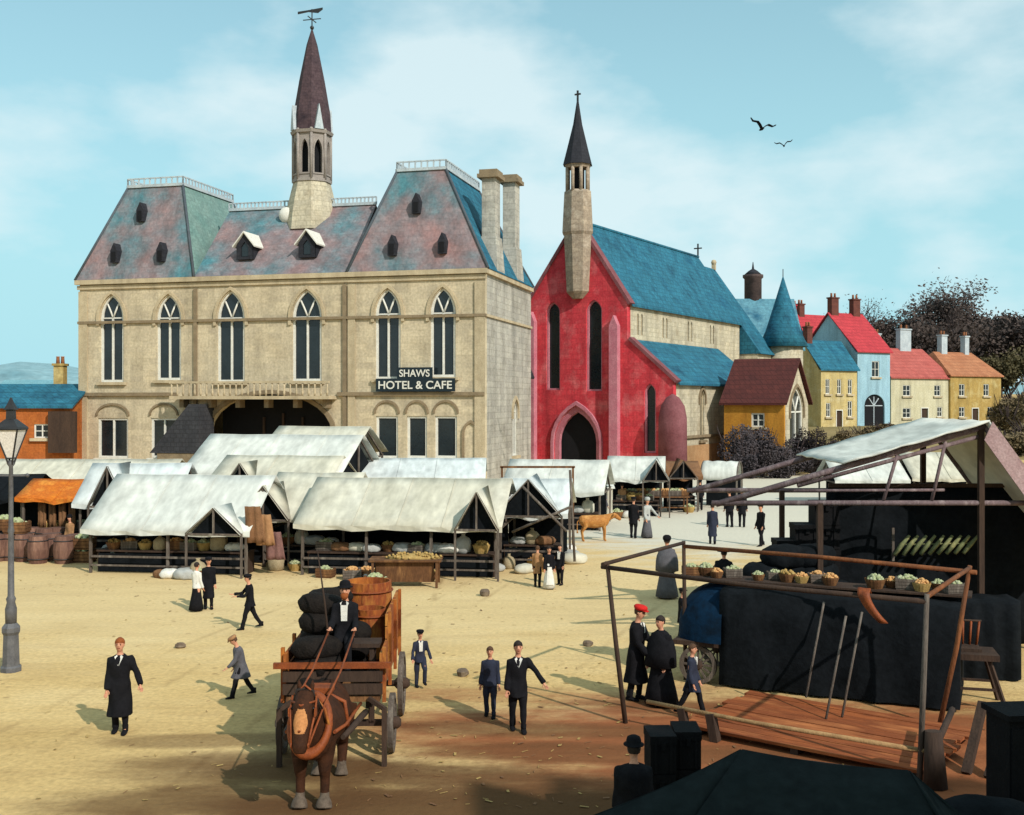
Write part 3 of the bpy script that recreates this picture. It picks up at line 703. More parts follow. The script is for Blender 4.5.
# cafe sign board on the front of the hall
sg = thing('hotel_sign', 'dark stepped hotel and cafe sign board with white capitals under two arched windows', 'sign', (HX0,HY0,0), -HA)
q0,q1 = hs(378),hs(456.5); u0,u1 = hs(399),hs(434); zA = hzz(417,391.5); zB = hzz(417,378.5); zC = hzz(417,367.5)
cxs = (q0+q1)/2; bl = Vector((cxs,0,0))
sg.location = (HX0+ca*cxs, HY0-sa*cxs, 0)
sx_ = -cxs
MB().prism([(q0+sx_,zA),(q1+sx_,zA),(q1+sx_,zB),(u1+sx_,zB),(u1+sx_,zC),(u0+sx_,zC),(u0+sx_,zB),(q0+sx_,zB)],-.42,-.3).build('board', mat('sign_board',(22,34,42),(30,44,50),scale=3,bump=.1), sg)
def lettering(txt, cx, zc, width, height, y, parent, m, depth=.015, M=None, name='lettering'):
    cu = bpy.data.curves.new('t','FONT'); cu.body = txt; cu.align_x = 'CENTER'; cu.align_y = 'CENTER'; cu.extrude = depth; cu.offset = .012
    o = bpy.data.objects.new('t', cu); C.objects.link(o)
    dg = bpy.context.evaluated_depsgraph_get(); dg.update()
    me = bpy.data.meshes.new_from_object(o.evaluated_get(dg)); bpy.data.objects.remove(o)
    xs_ = [v.co.x for v in me.vertices]; ys_ = [v.co.y for v in me.vertices]
    kx = width/(max(xs_)-min(xs_)); kz = height/(max(ys_)-min(ys_)); mx_ = (max(xs_)+min(xs_))/2; my = (max(ys_)+min(ys_))/2
    for v in me.vertices: v.co = ((v.co.x-mx_)*kx+cx, y-v.co.z, (v.co.y-my)*kz+zc)
    me.materials.append(m); me.update()
    ob = bpy.data.objects.new(name, me); C.objects.link(ob); ob.parent = parent
    if M is not None: me.transform(M)
    return ob
lettering('SHAWS', (u0+u1)/2+sx_, (zB+zC)/2-.02, (u1-u0)*.86, (zC-zB)*.66, -.44, sg, white_p)
lettering('HOTEL & CAFE', (q0+q1)/2+sx_, (zA+zB)/2, (q1-q0)*.93, (zB-zA)*.62, -.44, sg, white_p)

# ------------------------------------------------------------------ the church
CA = math.radians(31); cc, cs = math.cos(CA), math.sin(CA); CX, CY = at(577,97.0), 97.0
def cz(s,t): return None
def cp_s(px):              # along the west front (local y = 0)
    t = (px-512)/F; return (CY*t-CX)/(cc+cs*t)
def cp_z(px,py): return CH+(HOR-py)*(CY-cs*cp_s(px))/F
def cp_v(px, x):           # along a side wall at local x
    t = (px-512)/F; return ((CY-cs*x)*t-(CX+cc*x))/(cs-cc*t)
def cp_vz(px,py,x):
    v = cp_v(px,x); return CH+(HOR-py)*(CY-cs*x+cc*v)/F
ch = thing('church', 'red fronted gothic church with teal slate roofs and a thin bell turret', 'church', (CX,CY,0), -CA)
xl, xr, xa = cp_s(527), cp_s(627), cp_s(673)
ez = cp_z(627,301); zap = cp_z(579,222); xm = (xl+xr)/2+.15
NL = cp_v(733,xr)+2.0; za0 = cp_z(630,341); za1 = cp_z(673,381)
lan = [(cp_s(553),cp_z(553,390),cp_z(553,312),cp_s(560)-cp_s(546),.9),(cp_s(594),cp_z(594,391),cp_z(594,311),cp_s(602)-cp_s(586),1.0),(cp_s(650),cp_z(650,453),cp_z(650,393),cp_s(656)-cp_s(644),.8)]
door = (cp_s(577),0,cp_z(577,442),cp_s(600)-cp_s(554),cp_z(577,405)-cp_z(577,442))
outer = [(xl,0),(xa,0),(xa,za1),(xr+.3,za0),(xr,za0+.3),(xr,ez),(xm,zap),(xl,ez)]
MB().wall(outer,[hole(*q) for q in lan+[door]],0,.7).build('west_front', red_m, ch)
for q in lan: window(ch,*q,fm=pink_m,ft=.16,tracery=False,deep=.4,sill=False)
# jambs of the door: stepped pink orders
d = door
o1 = MB().ring(arch(d[0],0,d[2],d[3]+.5,d[4]+.35),arch(d[0],0,d[2],d[3],d[4]),-.25,-.002).ring(arch(d[0],.001,d[2],d[3]-.01,d[4]-.005),arch(d[0],.001,d[2],d[3]-.9,d[4]-.6),.12,.5)
dd = o1.build('door_surround', pink_m, ch)
MB().prism(arch(d[0],0,d[2],d[3]-.85,d[4]-.58),.62,.7).build('door', dark_in, dd)
# buttresses, verges
for px,wd,pyt in ((533.5,.75,322),(616,.8,326)):
    zt_ = cp_z(px,pyt)
    MB().box((cp_s(px),-.3,zt_/2),(wd,.6,zt_)).prism([(cp_s(px)-wd/2,zt_+.001),(cp_s(px)+wd/2,zt_+.001),(cp_s(px),zt_+.9)],-.6,-.002).build('buttress', pink_m, ch)
vg = MB()
for a,b in (((xl-.3,ez-.25),(xm,zap+.25)),((xm,zap+.25),(xr+.3,ez-.25)),((xr+.25,za0+.25),(xa+.35,za1-.05))):
    vg.bar((a[0],.3,a[1]),(b[0],.3,b[1]),.95,.28)
vg.build('gable_coping', maroon, ch)
# nave
sw = MB()
lz0, lz1 = cp_z(640,333), cp_z(640,311)
cl_holes = []
vpos = [cp_v(p,xr) for p in (640,665,690,712)]
for v in vpos:
    for dv in (-.42,.42): cl_holes.append((v+dv,lz0,lz1-.35,.42,.4))
MB().wall([(.7,0),(NL,0),(NL,ez),(.7,ez)],[hole(*q) for q in cl_holes],0,.5).build('clerestory_wall', cream, ch, right_M(xr))
for q in cl_holes: window(ch,*q,M=right_M(xr),fm=trim,ft=.06,tracery=False,sill=False,deep=.3)
MB().box((xl+.25,NL/2+.4,ez/2),(.5,NL-.9,ez-.01)).wall([(xl+.5,0),(xr-.5,0),(xr-.5,ez),(xm,zap-.3),(xl+.5,ez)],[],NL-.5,.45).build('nave_wall', cream, ch)
rf = MB()
for xe in (xl-.35,xr+.35):
    sg_ = 1 if xe > xm else -1
    rf.add([(xm,.4,zap+.1),(xm,NL+.3,zap+.1),(xe,NL+.3,ez-.25),(xe,.4,ez-.25),(xm,.4,zap-.1),(xm,NL+.3,zap-.1),(xe,NL+.3,ez-.45),(xe,.4,ez-.45)],[(0,1,2,3),(4,5,6,7),(0,3,7,4),(1,2,6,5),(2,3,7,6)])
nr = rf.build('nave_roof', slate_t, ch)
MB().tube([(xm,.4,zap+.15),(xm,NL+.3,zap+.15)],.14,6).build('ridge_roll', slate_t, nr)
def cross(x,y,z,h,parent,m=iron,M=None):
    return MB().bar((x,y,z),(x,y,z+h),.14).bar((x-.3*h,y,z+h*.66),(x+.3*h,y,z+h*.66),.13).build('cross', m, parent, M)
cross(xm,NL+.2,zap+.1,1.5,nr)
# aisle with lean-to roof
AL = cp_v(757,xa)
aw = [(cp_v(702,xa),cp_vz(702,440,xa),cp_vz(702,398,xa),1.1,.7)]
MB().wall([(.7,0),(AL,0),(AL,za1-.1),(.7,za1-.1)],[hole(*q) for q in aw],0,.5).build('aisle_wall', cream, ch, right_M(xa))
MB().prism([(xr+.01,0),(xa-.5,0),(xa-.5,za1-.3),(xr+.01,za0-.1)],AL-.45,AL-.02).build('aisle_end_wall', cream, ch)
for q in aw: window(ch,*q,M=right_M(xa),fm=trim,ft=.1,hood=trim_d,deep=.35)
MB().box((AL/2+.4,-.12,cp_vz(700,436,xa)),(AL-.8,.24,.22)).build('aisle_plinth', orange_w if False else trim_d, ch, right_M(xa))
MB().add([(xr-.05,.5,za0+.25),(xr-.05,AL+.35,za0+.25),(xa+.4,AL+.35,za1-.15),(xa+.4,.5,za1-.15),(xr-.05,.5,za0+.05),(xr-.05,AL+.35,za0+.05),(xa+.4,AL+.35,za1-.35),(xa+.4,.5,za1-.35)],[(0,1,2,3),(4,5,6,7),(0,3,7,4),(1,2,6,5),(2,3,7,6)]).build('aisle_roof', slate_t, ch)
MB().box((xa+.03,cp_v(702,xa),cp_vz(702,450,xa)-.6),(.04,AL*.7,2.2)).build('wall_panel', mat('tan_panel',(196,158,116),(170,128,88),scale=1,bump=.2,k=.85,soot=.3), ch)
# domed stair turret at the corner of the aisle
sx0 = cp_s(673)+.1
zt_ = cp_z(673,394)
MB().rings([(sx0,-.3,0,1.25,1.1),(sx0,-.3,zt_-2.0,1.2,1.05),(sx0,-.3,zt_-1.0,1.0,.9),(sx0,-.3,zt_-.3,.55,.5),(sx0,-.3,zt_,.08,.08)],14).build('stair_turret', maroon, ch)
# bell turret
bx = cp_s(578.5); by = -.15
def wz(py): return CH+(HOR-py)*97.0/F
bt = MB().rings([(bx,by,wz(299),.5,.4),(bx,by,wz(292),1.1,.85),(bx,by,wz(236),1.35,1.1),(bx,by,wz(233),1.5,1.25),(bx,by,wz(193),1.3,1.1),(bx,by,wz(191),1.05,.95)],8,0,False)
for k in range(8):
    Mk = Matrix.Translation((bx,by,0)) @ Matrix.Rotation(k*PI/4,4,'Z')
    bt.join(MB().tube([(0,-.95,wz(193)),(0,-.95,wz(167))],.17,6), Mk)
bt.rings([(bx,by,wz(169),1.1,1.1),(bx,by,wz(166),1.2,1.2)],8,0,False)
bto = bt.build('bell_turret', mat('grey_brown_stone',(198,180,156),(160,142,122),(212,196,174),scale=1.2,brick=(.7,.4,.8),bump=.3,bscale=7,k=.85), ch)
MB().rings([(bx,by,wz(195),.62,.62),(bx,by,wz(166),.62,.62)],8).build('belfry_shaft', dark_in, bto)
MB().rings([(bx,by,wz(166),1.35,1.35),(bx,by,wz(150),.98,.98),(bx,by,wz(125),.42,.42),(bx,by,wz(101),.08,.08)],8,0,False).build('turret_spire', slate_d, bto)
cross(bx,by,wz(102),.95,bto)
# chancel behind, its roof a little lower
zc = zap-.7; CL = NL+5.4; xe = xr+2.3
k_ = (zc-ez+.3)/(xr-xm); ze2 = zc-k_*(xe-xm)
cb = MB().add([(xm,NL+.3,zc),(xm,CL,zc),(xe,CL,ze2),(xe,NL+.3,ze2),(2*xm-xe,CL,ze2),(2*xm-xe,NL+.3,ze2)],[(0,1,2,3),(0,5,4,1),(1,4,2),(0,3,5)])
cro = cb.build('chancel_roof', slate_t, ch)
MB().box((xm,(NL+CL)/2,ze2/2-.05),((xe-xm)*2-.8,CL-NL-.8,ze2+.1)).build('chancel_wall', cream, ch)
MB().sphere((xm,CL-.3,zc+.75),.34,8).bar((xm,CL-.3,zc-.1),(xm,CL-.3,zc+.6),.4).build('finial', trim, cro)
# ------------------------------------------------------------------ houses
def wsolve(px0, Y0, px1, rz):
    X0 = at(px0,Y0); t = (px1-512)/F
    return (t*Y0-X0)/(math.cos(rz)-t*math.sin(rz))
def gable_roof(mb, W, Dp, ez, rz_, o=.3, th=.16, hip=0.0, x0=0.0):
    ym = Dp/2
    vs = []
    for dz in (th, 0):
        vs += [(x0-o,-o,ez+dz-.1),(x0+W+o,-o,ez+dz-.1),(x0+W+o-hip,ym,rz_+dz),(x0-o+hip,ym,rz_+dz),(x0-o,Dp+o,ez+dz-.1),(x0+W+o,Dp+o,ez+dz-.1)]
    fs = [(0,1,2,3),(3,2,5,4),(6,9,8,7),(9,10,11,8),(0,6,7,1),(4,5,11,10),(0,3,9,6),(3,4,10,9),(1,7,8,2),(2,8,11,5)]
    if hip: fs += [(0,3,4),(1,5,2)]
    return mb.add(vs,fs)
def house(name, label, px, Y, rz, W, Dp, ez, rdg, wm, rm, wins=(), door=None, chims=(), hip=0.0, chm=None, arched=None, cat='house', fm=None, group=None, base=None):
    X = at(px,Y); z0 = ground_z(X,Y)-.25 if base is None else base
    h = thing(name, label, cat, (X,Y,z0), rz, group)
    ez -= z0; rdg -= z0
    hl = [[(x-w_/2,a-z0),(x+w_/2,a-z0),(x+w_/2,b-z0),(x-w_/2,b-z0)] for x,a,b,w_ in wins]
    if door: hl.append([(door[0]-door[2]/2,0.02),(door[0]+door[2]/2,0.02),(door[0]+door[2]/2,door[1]),(door[0]-door[2]/2,door[1])])
    if arched: hl.append(arch(*arched))
    mb = MB().wall([(0,0),(W,0),(W,ez),(0,ez)],hl,0,.3)
    side = [(.3,0),(Dp,0),(Dp,ez),(Dp/2,rdg-.08),(.3,ez)] if not hip else [(.3,0),(Dp,0),(Dp,ez),(.3,ez)]
    mb.join(MB().wall(side,[],0,.3), right_M(W))
    mb.join(MB().wall([(-x,z) for x,z in side][::-1],[],0,.3), left_M(0))
    mb.box((W/2,Dp-.15,ez/2),(W-.6,.3,ez-.01))
    mb.build('wall', wm, h)
    r = gable_roof(MB(),W,Dp,ez,rdg,hip=hip).build('roof', rm, h)
    for x,a,b,w_ in wins: window(h,x,a-z0,b-z0,w_,0,ft=.1,fm=fm or white_p,cross=True,deep=.16,hood=trim)
    if door:
        dr = MB().box((door[0],.2,door[1]/2),(door[2]-.02,.1,door[1]-.02)).build('door', wood_d, h)
        MB().ring([(door[0]-door[2]/2-.12,0),(door[0]+door[2]/2+.12,0),(door[0]+door[2]/2+.12,door[1]+.12),(door[0]-door[2]/2-.12,door[1]+.12)],
                  [(door[0]-door[2]/2,0.001),(door[0]+door[2]/2,0.001),(door[0]+door[2]/2,door[1]),(door[0]-door[2]/2,door[1])],-.06,-.002).build('door_frame', white_p, dr)
    if arched:
        a = arched
        dr = MB().prism([(a[0]+(x-a[0])*.97,z) for x,z in arch(*a)],.2,.26).build('archway_door', dark_in, h)
        g = MB()
        for t in (.3,.5,.7): 
            th_ = PI*t; g.bar((a[0],.16,a[2]),(a[0]+a[3]*.4*math.cos(th_),.16,a[2]+a[4]*.8*math.sin(th_)),.12)
        g.bar((a[0],.16,0),(a[0],.16,a[2]),.12).bar((a[0]-a[3]*.42,.16,a[2]),(a[0]+a[3]*.42,.16,a[2]),.12)
        g.build('glazing_bars', lead, dr)
    for x,y,top,cw in chims:
        zb_ = ez-.2
        c = MB().box((x,y,(zb_+top-z0)/2),(cw,.8,top-z0-zb_)).box((x,y,top-z0+.06),(cw+.2,1.0,.18)).build('chimney', chm or brick_m, r)
        for dx in (-cw*.25,cw*.25): MB().lathe([(.16,0),(.13,.5),(.16,.56)],(x+dx,y,top-z0+.15),8).build('chimney_pot', otile, c)
    return h
RZ = math.radians(30)
def hrow(px0,px1,Y): return wsolve(px0,Y,px1,RZ)
# blue roofed house
Y=139; W=hrow(821,857,Y)
house('terraced_house','ochre walled house with a blue slate roof at the near end of the terrace',821,Y,RZ,W,6.0,zat(370,Y+1),zat(341,Y+2.6),paley_w,slate_t,
      wins=[(W*.18,zat(394,Y),zat(379,Y),.75),(W*.5,zat(394,Y),zat(379,Y),.75),(W*.8,zat(394,Y),zat(379,Y),.75),(W*.2,zat(417,Y),zat(403,Y),.8),(W*.8,zat(417,Y),zat(401,Y),.8)],door=(W*.5,2.3,1.0),chims=((.7,3.0,zat(326,Y),.9),),group=None)
# pale blue house with steep red roof and an arched carriage door
Y=143.5; W=hrow(857.5,890,Y)
house('terraced_house','pale blue house with a steep red roof and a dark arched carriage door',857.5,Y,RZ,W,10.0,zat(352,Y+1),zat(314,Y+5),bluew,rtile,
      wins=[(W*.55,zat(377,Y+1),zat(361,Y+1),1.4)],chims=((.8,5.0,zat(298,Y+4),1.3),(W-1.2,5.0,zat(299,Y+5),1.3)),arched=(W*.52,0.05,2.9,W*.62,1.5,12,False))
# cream house, hipped salmon roof
Y=148; W=hrow(891,950,Y)
house('terraced_house','cream house with a salmon tiled hipped roof and pale chimney stacks',891,Y,RZ,W,8.0,zat(378,Y+2),zat(349,Y+5),creamw,rtile2,
      wins=[(W*.26,zat(396,Y+1),zat(385,Y+1),1.5),(W*.78,zat(396,Y+3),zat(385,Y+3),1.3),(W*.26,zat(418,Y+1),zat(408,Y+1),1.6),(W*.82,zat(417,Y+3),zat(407,Y+3),1.0)],door=(W*.56,2.5,1.3),
      chims=((1.6,4.0,zat(334,Y+3),1.0),(W*.6,4.0,zat(329,Y+5),2.2)),hip=1.2,chm=lead)
# yellow house at the far end
Y=153.5; W=hrow(950.5,1001,Y)
house('terraced_house','mustard yellow house with an orange tiled roof at the wooded end of the terrace',950.5,Y,RZ,W,8.0,zat(376,Y+2),zat(353,Y+5),yellow_w,otile,
      wins=[(W*.22,zat(396,Y+1),zat(384,Y+1),1.2),(W*.7,zat(396,Y+3),zat(384,Y+3),1.2),(W*.22,zat(417,Y+1),zat(407,Y+1),1.2),(W*.78,zat(417,Y+3),zat(407,Y+3),1.2)],door=(W*.48,2.4,1.3),
      chims=((W*.3,4.0,zat(335,Y+3),1.2),(W*.75,4.0,zat(336,Y+5),.9)),hip=1.6,chm=lead)
# red roofed house behind the blue roof
Y=156; W=hrow(803,845,Y)
house('rear_house','brown brick house whose red roof shows above the blue slate roof',803,Y,RZ,W,7.0,zat(341,Y+2),zat(315,Y+4),brick_m,rtile,
      wins=[(W*.5,zat(372,Y+1),zat(356,Y+1),1.2)],chims=((W*.35,3.5,zat(302,Y),1.0),))

# small chapel: brown roof, yellow wall, cream gable with a traceried window
lz = -math.radians(30)
Y=98.0; px=724
X=at(px,Y); z0=-.3
lg = thing('school_chapel','small ochre chapel with a brown tiled roof and traceried cream gable behind the hedge','chapel',(X,Y,z0),lz)
W=wsolve(px,Y,784,lz); Dp=7.8; ez=zat(404,Y-2)-z0
rg=zat(361,Y+2.5)-z0
wn=(W*.57, zat(427,Y-1)-z0, zat(413,Y-1)-z0, 1.2, 0)
MB().wall([(0,0),(W,0),(W,ez),(0,ez)],[hole(*wn)],0,.4).box((.2,Dp/2+.2,ez/2),(.4,Dp-.4,ez-.01)).box((W/2,Dp-.2,ez/2),(W-.8,.4,ez-.02)).build('wall', ochre_w, lg)
window(lg,*wn,ft=.13,hood=trim,cross=True)
ga=[(.4,0),(Dp,0),(Dp,ez),(Dp/2,rg-.1),(.4,ez)]
gw=(Dp/2,1.0,zat(412,Y)-z0,4.2,2.2)
MB().wall(ga,[hole(*gw)],0,.4).build('gable_wall', cream, lg, right_M(W))
window(lg,*gw,M=right_M(W),hood=trim_d,ft=.22)
gable_roof(MB(),W,Dp,ez,rg,.35,.2).build('roof', btile, lg)
# round tower with a conical teal roof, and the slated range it belongs to
Y=124.0; X=at(772,Y); z0=ground_z(X,Y)-.5
ct = thing('round_tower','round stone tower with a tall conical teal roof behind the chapel','tower',(at(783,Y),Y,z0))
MB().rings([(0,0,0,2.2,2.2),(0,0,zat(346,Y)-z0,2.2,2.2)],18).build('tower_wall', cream, ct)
MB().rings([(0,0,zat(347,Y)-z0,2.75,2.75),(0,0,zat(331,Y)-z0,1.95,1.95),(0,0,zat(303,Y)-z0,.95,.95),(0,0,zat(277,Y)-z0,.06,.06)],18).build('cone_roof', slate_t, ct)
MB().tube([(0,0,zat(278,Y)-z0),(0,0,zat(269,Y)-z0)],.05,6).build('finial', iron, ct)
Y=128; X=at(737,Y); z0=ground_z(X,Y)-.5
sr = house('slated_range','stone range with a steep teal roof behind the church and round tower',737,Y,0.05,at(803,Y)-at(737,Y),8.0,zat(350,Y),zat(300,Y+4),cream,mat('pale_teal_slate',(60,124,150),(110,164,180),(44,104,132),scale=.5,brick=(.5,.3,.8),bump=.2,k=.75),
      wins=[],chims=(),cat='house')
Y=133; X=at(753,Y); z0=ground_z(X,Y)-.5
pn = thing('stone_pinnacle','dark round stone turret with a small cap and spike behind the chancel roof','turret',(X,Y,z0))
MB().rings([(0,0,0,1.05,1.05),(0,0,zat(279,Y)-z0,1.05,1.05),(0,0,zat(277.5,Y)-z0,1.25,1.25),(0,0,zat(275,Y)-z0,1.25,1.25)],12).build('shaft', mat('soot_brick',(64,54,54),(90,74,70),(44,40,42),scale=1,brick=(.5,.3,.8),bump=.2), pn)
MB().rings([(0,0,zat(275,Y)-z0,1.1,1.1),(0,0,zat(271,Y)-z0,.55,.55),(0,0,zat(269,Y)-z0,.15,.15),(0,0,zat(262,Y)-z0,.04,.04)],12).build('cap', slate_d, pn)
Y=150
house('gabled_cottage','small cottage with twin red chimneys and a teal roof beside the conical tower',791,Y,.1,at(806,Y)-at(791,Y),6.0,zat(345,Y),zat(325,Y+3),creamw,slate_t,wins=[],chims=((.5,3,zat(304,Y),.5),(1.5,3,zat(304,Y),.5)),chm=rtile)

# orange building on the far left, with teal roofs
Y=82.5
XW=at(-60,Y); WW=-33.15-XW
h = house('orange_warehouse','long orange brick warehouse with a teal slate roof beside the town hall',-60,Y,0,WW,7.0,zat(407,Y),zat(386,Y+3.5),orange_w,slate_t,
      wins=[(at(q,Y)-XW,zat(438,Y),zat(424,Y),1.2) for q in (-20,42)],chims=((at(54,Y+3)-XW,4.2,zat(365,Y+3),.75),),chm=yellow_w,cat='warehouse')
hx_=at(64,Y)-XW
MB().wall([(hx_-1.0,2.6),(hx_+1.0,2.6),(hx_+1.0,5.7),(hx_-1.0,5.7)],[],-.5,.48).build('loading_hatch', wood_d, h)
Y=150
house('distant_house','distant pale building with a grey teal roof at the edge of town',-10,Y,0.0,at(40,Y)-at(-10,Y),10.0,zat(396,Y),zat(381,Y+5),creamw,mat('faded_teal_slate',(130,176,184),(110,160,172),scale=.5,bump=.1,k=.8),wins=[],chims=())

# the tall inn is added out of view so its shadow darkens the foreground
IX,IW,IH = 11.6,17.4,15.6
wins=[(x,a,a+1.9,1.1) for a in (4.6,8.2,11.8) for x in (1.6,4.3,7.4,10.1,13.2,15.9)]
blocker = thing('shade_blocker','tall brick inn added unseen behind the viewpoint to shade the horse and black awning','blocker',(IX+IW,-1.0,0),PI)
gp=[(0,0),(IW,0),(IW,IH)]
for k in (2,1,0): gp += [(5.8*k+4.6,IH+(.0 if k else .0)),(5.8*k+2.9,IH+(2.6,3.4,2.2)[k]),(5.8*k+1.2,IH)]
gp += [(0,IH)]
MB().wall(gp,[[(x-w_/2,a),(x+w_/2,a),(x+w_/2,b),(x-w_/2,b)] for x,a,b,w_ in wins]+[[(7.7,.02),(9.7,.02),(9.7,3.0),(7.7,3.0)]],0,.4).box((.2,5.2,IH/2),(.4,9.6,IH)).box((IW-.2,5.2,IH/2),(.4,9.6,IH)).box((IW/2,9.8,IH/2),(IW-.8,.4,IH)).build('wall',brick_m,blocker)
for x,a,b,w_ in wins: window(blocker,x,a,b,w_,0,ft=.1,cross=True,deep=.16)
MB().box((8.7,.25,1.5),(1.98,.1,2.96)).build('door',wood_d,blocker)
rf_=gable_roof(MB(),IW,10.0,IH,IH+2.0,.1,.2).build('roof',slate_d,blocker)
for x in (6.0,11.9): MB().box((x,1.2,IH+1.4),(1.1,.8,3.4)).build('chimney',brick_m,rf_)

# ------------------------------------------------------------------ trees and hedge
twig = mat('winter_bark', (46,36,36), (66,54,50), scale=2, bump=.3)
leafm = mat('winter_leaf', (48,40,42), (80,68,62), (36,34,38), scale=.9, bump=.0, rough=.9)
leafg = mat('olive_leaf', (58,56,40), (88,80,54), (42,42,36), scale=.9, bump=.0, rough=.9)
def make_tree(name, label, H, spread, seed, nleaf, lm, leaf=.3, dens=1.0, bare=.3):
    r = random.Random(seed)
    t = thing(name, label, 'tree')
    tr = MB(); tips = []
    def grow(p, d, length, rad, depth):
        pts = [p]; q = Vector(p); dd = Vector(d)
        for k in range(3):
            dd = (dd+Vector((r.uniform(-.22,.22),r.uniform(-.22,.22),r.uniform(-.05,.2)))).normalized()
            q = q+dd*length/3; pts.append(q.copy())
        tr.tube(pts,[rad,rad*.85,rad*.7,rad*.5],5 if depth>1 else 7,cap=False)
        if depth >= 2: tips.extend(pts[1:])
        if depth >= 4: return
        n = 4 if depth == 0 else (4 if depth < 3 else 3)
        for k in range(n):
            a = r.uniform(0,2*PI); tilt = r.uniform(.45,1.0)*spread
            ax_ = Vector((math.cos(a),math.sin(a),0))
            nd = (dd*math.cos(tilt)+ax_*math.sin(tilt)+Vector((0,0,.12))).normalized()
            grow(pts[-1] if k < 2 else pts[2], nd, length*r.uniform(.6,.78), rad*.52, depth+1)
    grow(Vector((0,0,-.4)), Vector((0,0,1)), H*.32, H*(.022 if nleaf>1000 else .03), 0)
    tr.build('trunk', twig, t)
    lf = MB()
    clump = [r.random() for _ in tips]
    for i in range(nleaf):
        k = r.randrange(len(tips))
        if clump[k] < bare: continue
        p = tips[k]+Vector((r.gauss(0,.045*H),r.gauss(0,.045*H),r.gauss(0,.035*H)))
        a = Vector((r.gauss(0,1),r.gauss(0,1),r.gauss(0,1))).normalized(); b_ = a.orthogonal().normalized(); s = leaf*r.uniform(.6,1.5)
        lf.add([p-a*s,p+b_*s*.6,p+a*s,p-b_*s*.6],[(0,1,2,3)],0)
    lf.build('crown', lm, t)
    return t
tA = make_tree('bare_tree','tall dark tree with a broad ragged crown rising over the pale chimneys',21,1.0,5,11000,leafm,.2)
tB = make_tree('bare_tree','wide low dark tree spreading behind the yellow house',15,1.1,9,11000,leafm,.21,bare=.12)
tC = make_tree('bare_tree','thin leafless tree of fine twigs above the red roof',16,.75,21,1500,leafm,.13,bare=.45)
tD = make_tree('bare_tree','olive brown tree at the foot of the wood beyond the yellow house',12,1.1,33,8000,leafg,.2,bare=.1)
def put(t,px,Y,first=False,label=None,rz=0,s=1.0):
    X = at(px,Y); loc = (X,Y,ground_z(X,Y)-.2)
    if first: t.location = loc; t.rotation_euler = (0,0,rz); t.scale = (s,s,s); return t
    return dup(t,loc,rz,label,None,s)
put(tA,930,190,True,rz=.4,s=1.28)
put(tB,968,182,True,rz=1.0,s=1.4)
put(tC,877,178,True,s=1.35)
put(tD,1012,164,True,rz=2,s=1.1)
put(tB,1000,195,label='dark tree at the thin tapering end of the wood, sloping down to the frame edge',rz=2.2,s=1.4)
put(tB,905,184,label='dense dark tree directly behind the salmon roofed house',rz=3.0,s=1.35)
put(tA,962,202,label='dark tree crowded between the tall tree and the yellow house',rz=2.5,s=1.15)
put(tC,800,175,label='faint leafless tree behind the twin red chimneys',rz=1.2,s=1.05)
put(tC,846,190,label='faint bare tree between the two brick chimneys of the blue house',rz=2.2,s=1.1)
put(tC,960,176,label='bare twiggy tree poking above the orange tiled roof',rz=.6,s=1.3)
put(tD,1040,182,label='brown tree cut by the edge of the picture above the white canopy',rz=.3,s=1.25)
put(tB,1035,200,label='far dark tree at the lowest part of the wooded skyline',rz=4.2,s=1.3)
put(tB,935,178,label='low dark tree filling the gap between the salmon and orange roofs',rz=5.2,s=1.25)

hedge_m = mat('dark_hedge_leaf',(50,46,50),(78,70,72),(32,31,36),scale=1.2,bump=0,rough=.9,k=.9)
hedge_o = mat('brown_hedge_leaf',(92,80,58),(120,104,76),(60,54,44),scale=1.2,bump=0,rough=.9,k=.9)
def make_shrub(label, rx, ry, h, n, m, seed, leaf=.16):
    r = random.Random(seed); t = thing('hedge_shrub', label, 'shrub')
    st = MB()
    for k in range(14):
        a = r.uniform(0,2*PI); q = r.uniform(.3,.9)
        st.tube([(0,0,-.2),(math.cos(a)*rx*q*.5,math.sin(a)*ry*q*.5,h*.5),(math.cos(a)*rx*q,math.sin(a)*ry*q,h*r.uniform(.8,1.08))],[.07,.05,.02],5)
    st.build('stem', twig, t)
    lf = MB()
    lob = [(r.uniform(-.6,.6)*rx,r.uniform(-.5,.5)*ry,r.uniform(.2,.8)*h,r.uniform(.3,.55)) for _ in range(9)]
    for i in range(n):
        lx,ly,lz_,lr = r.choice(lob)
        d = Vector((r.gauss(0,1),r.gauss(0,1),r.gauss(0,1))).normalized()*lr*r.uniform(.6,1.0)
        p = Vector((lx+d.x*rx,ly+d.y*ry,max(.05,lz_+d.z*h*.6)))
        a = Vector((r.gauss(0,1),r.gauss(0,1),r.gauss(0,1))).normalized(); b_ = a.orthogonal().normalized(); s = leaf*r.uniform(.6,1.5)
        lf.add([p-a*s,p+b_*s*.6,p+a*s,p-b_*s*.6],[(0,1,2,3)],0)
    lf.build('foliage', m, t)
    return t
s1 = make_shrub('dark purple grey shrub against the church corner, first of the hedge',2.2,1.6,4.2,4600,hedge_m,3,.11)
s2 = make_shrub('rounded slate grey shrub swelling out at the middle of the hedge',2.0,1.6,3.4,4200,hedge_m,8,.11)
s3 = make_shrub('low brown shrub under the blue slate roof, next to the stone rubble',2.0,1.4,2.0,3200,hedge_o,14,.11)
def puts(t,px,Y,first=False,label=None,rz=0,s=(1,1,1)):
    X=at(px,Y); loc=(X,Y,ground_z(X,Y)-.1)
    if first: t.location=loc; t.rotation_euler=(0,0,rz); t.scale=s; return t
    c = dup(t,loc,rz,label); c.scale=s; return c
puts(s1,736,91,True)
puts(s2,790,92,True)
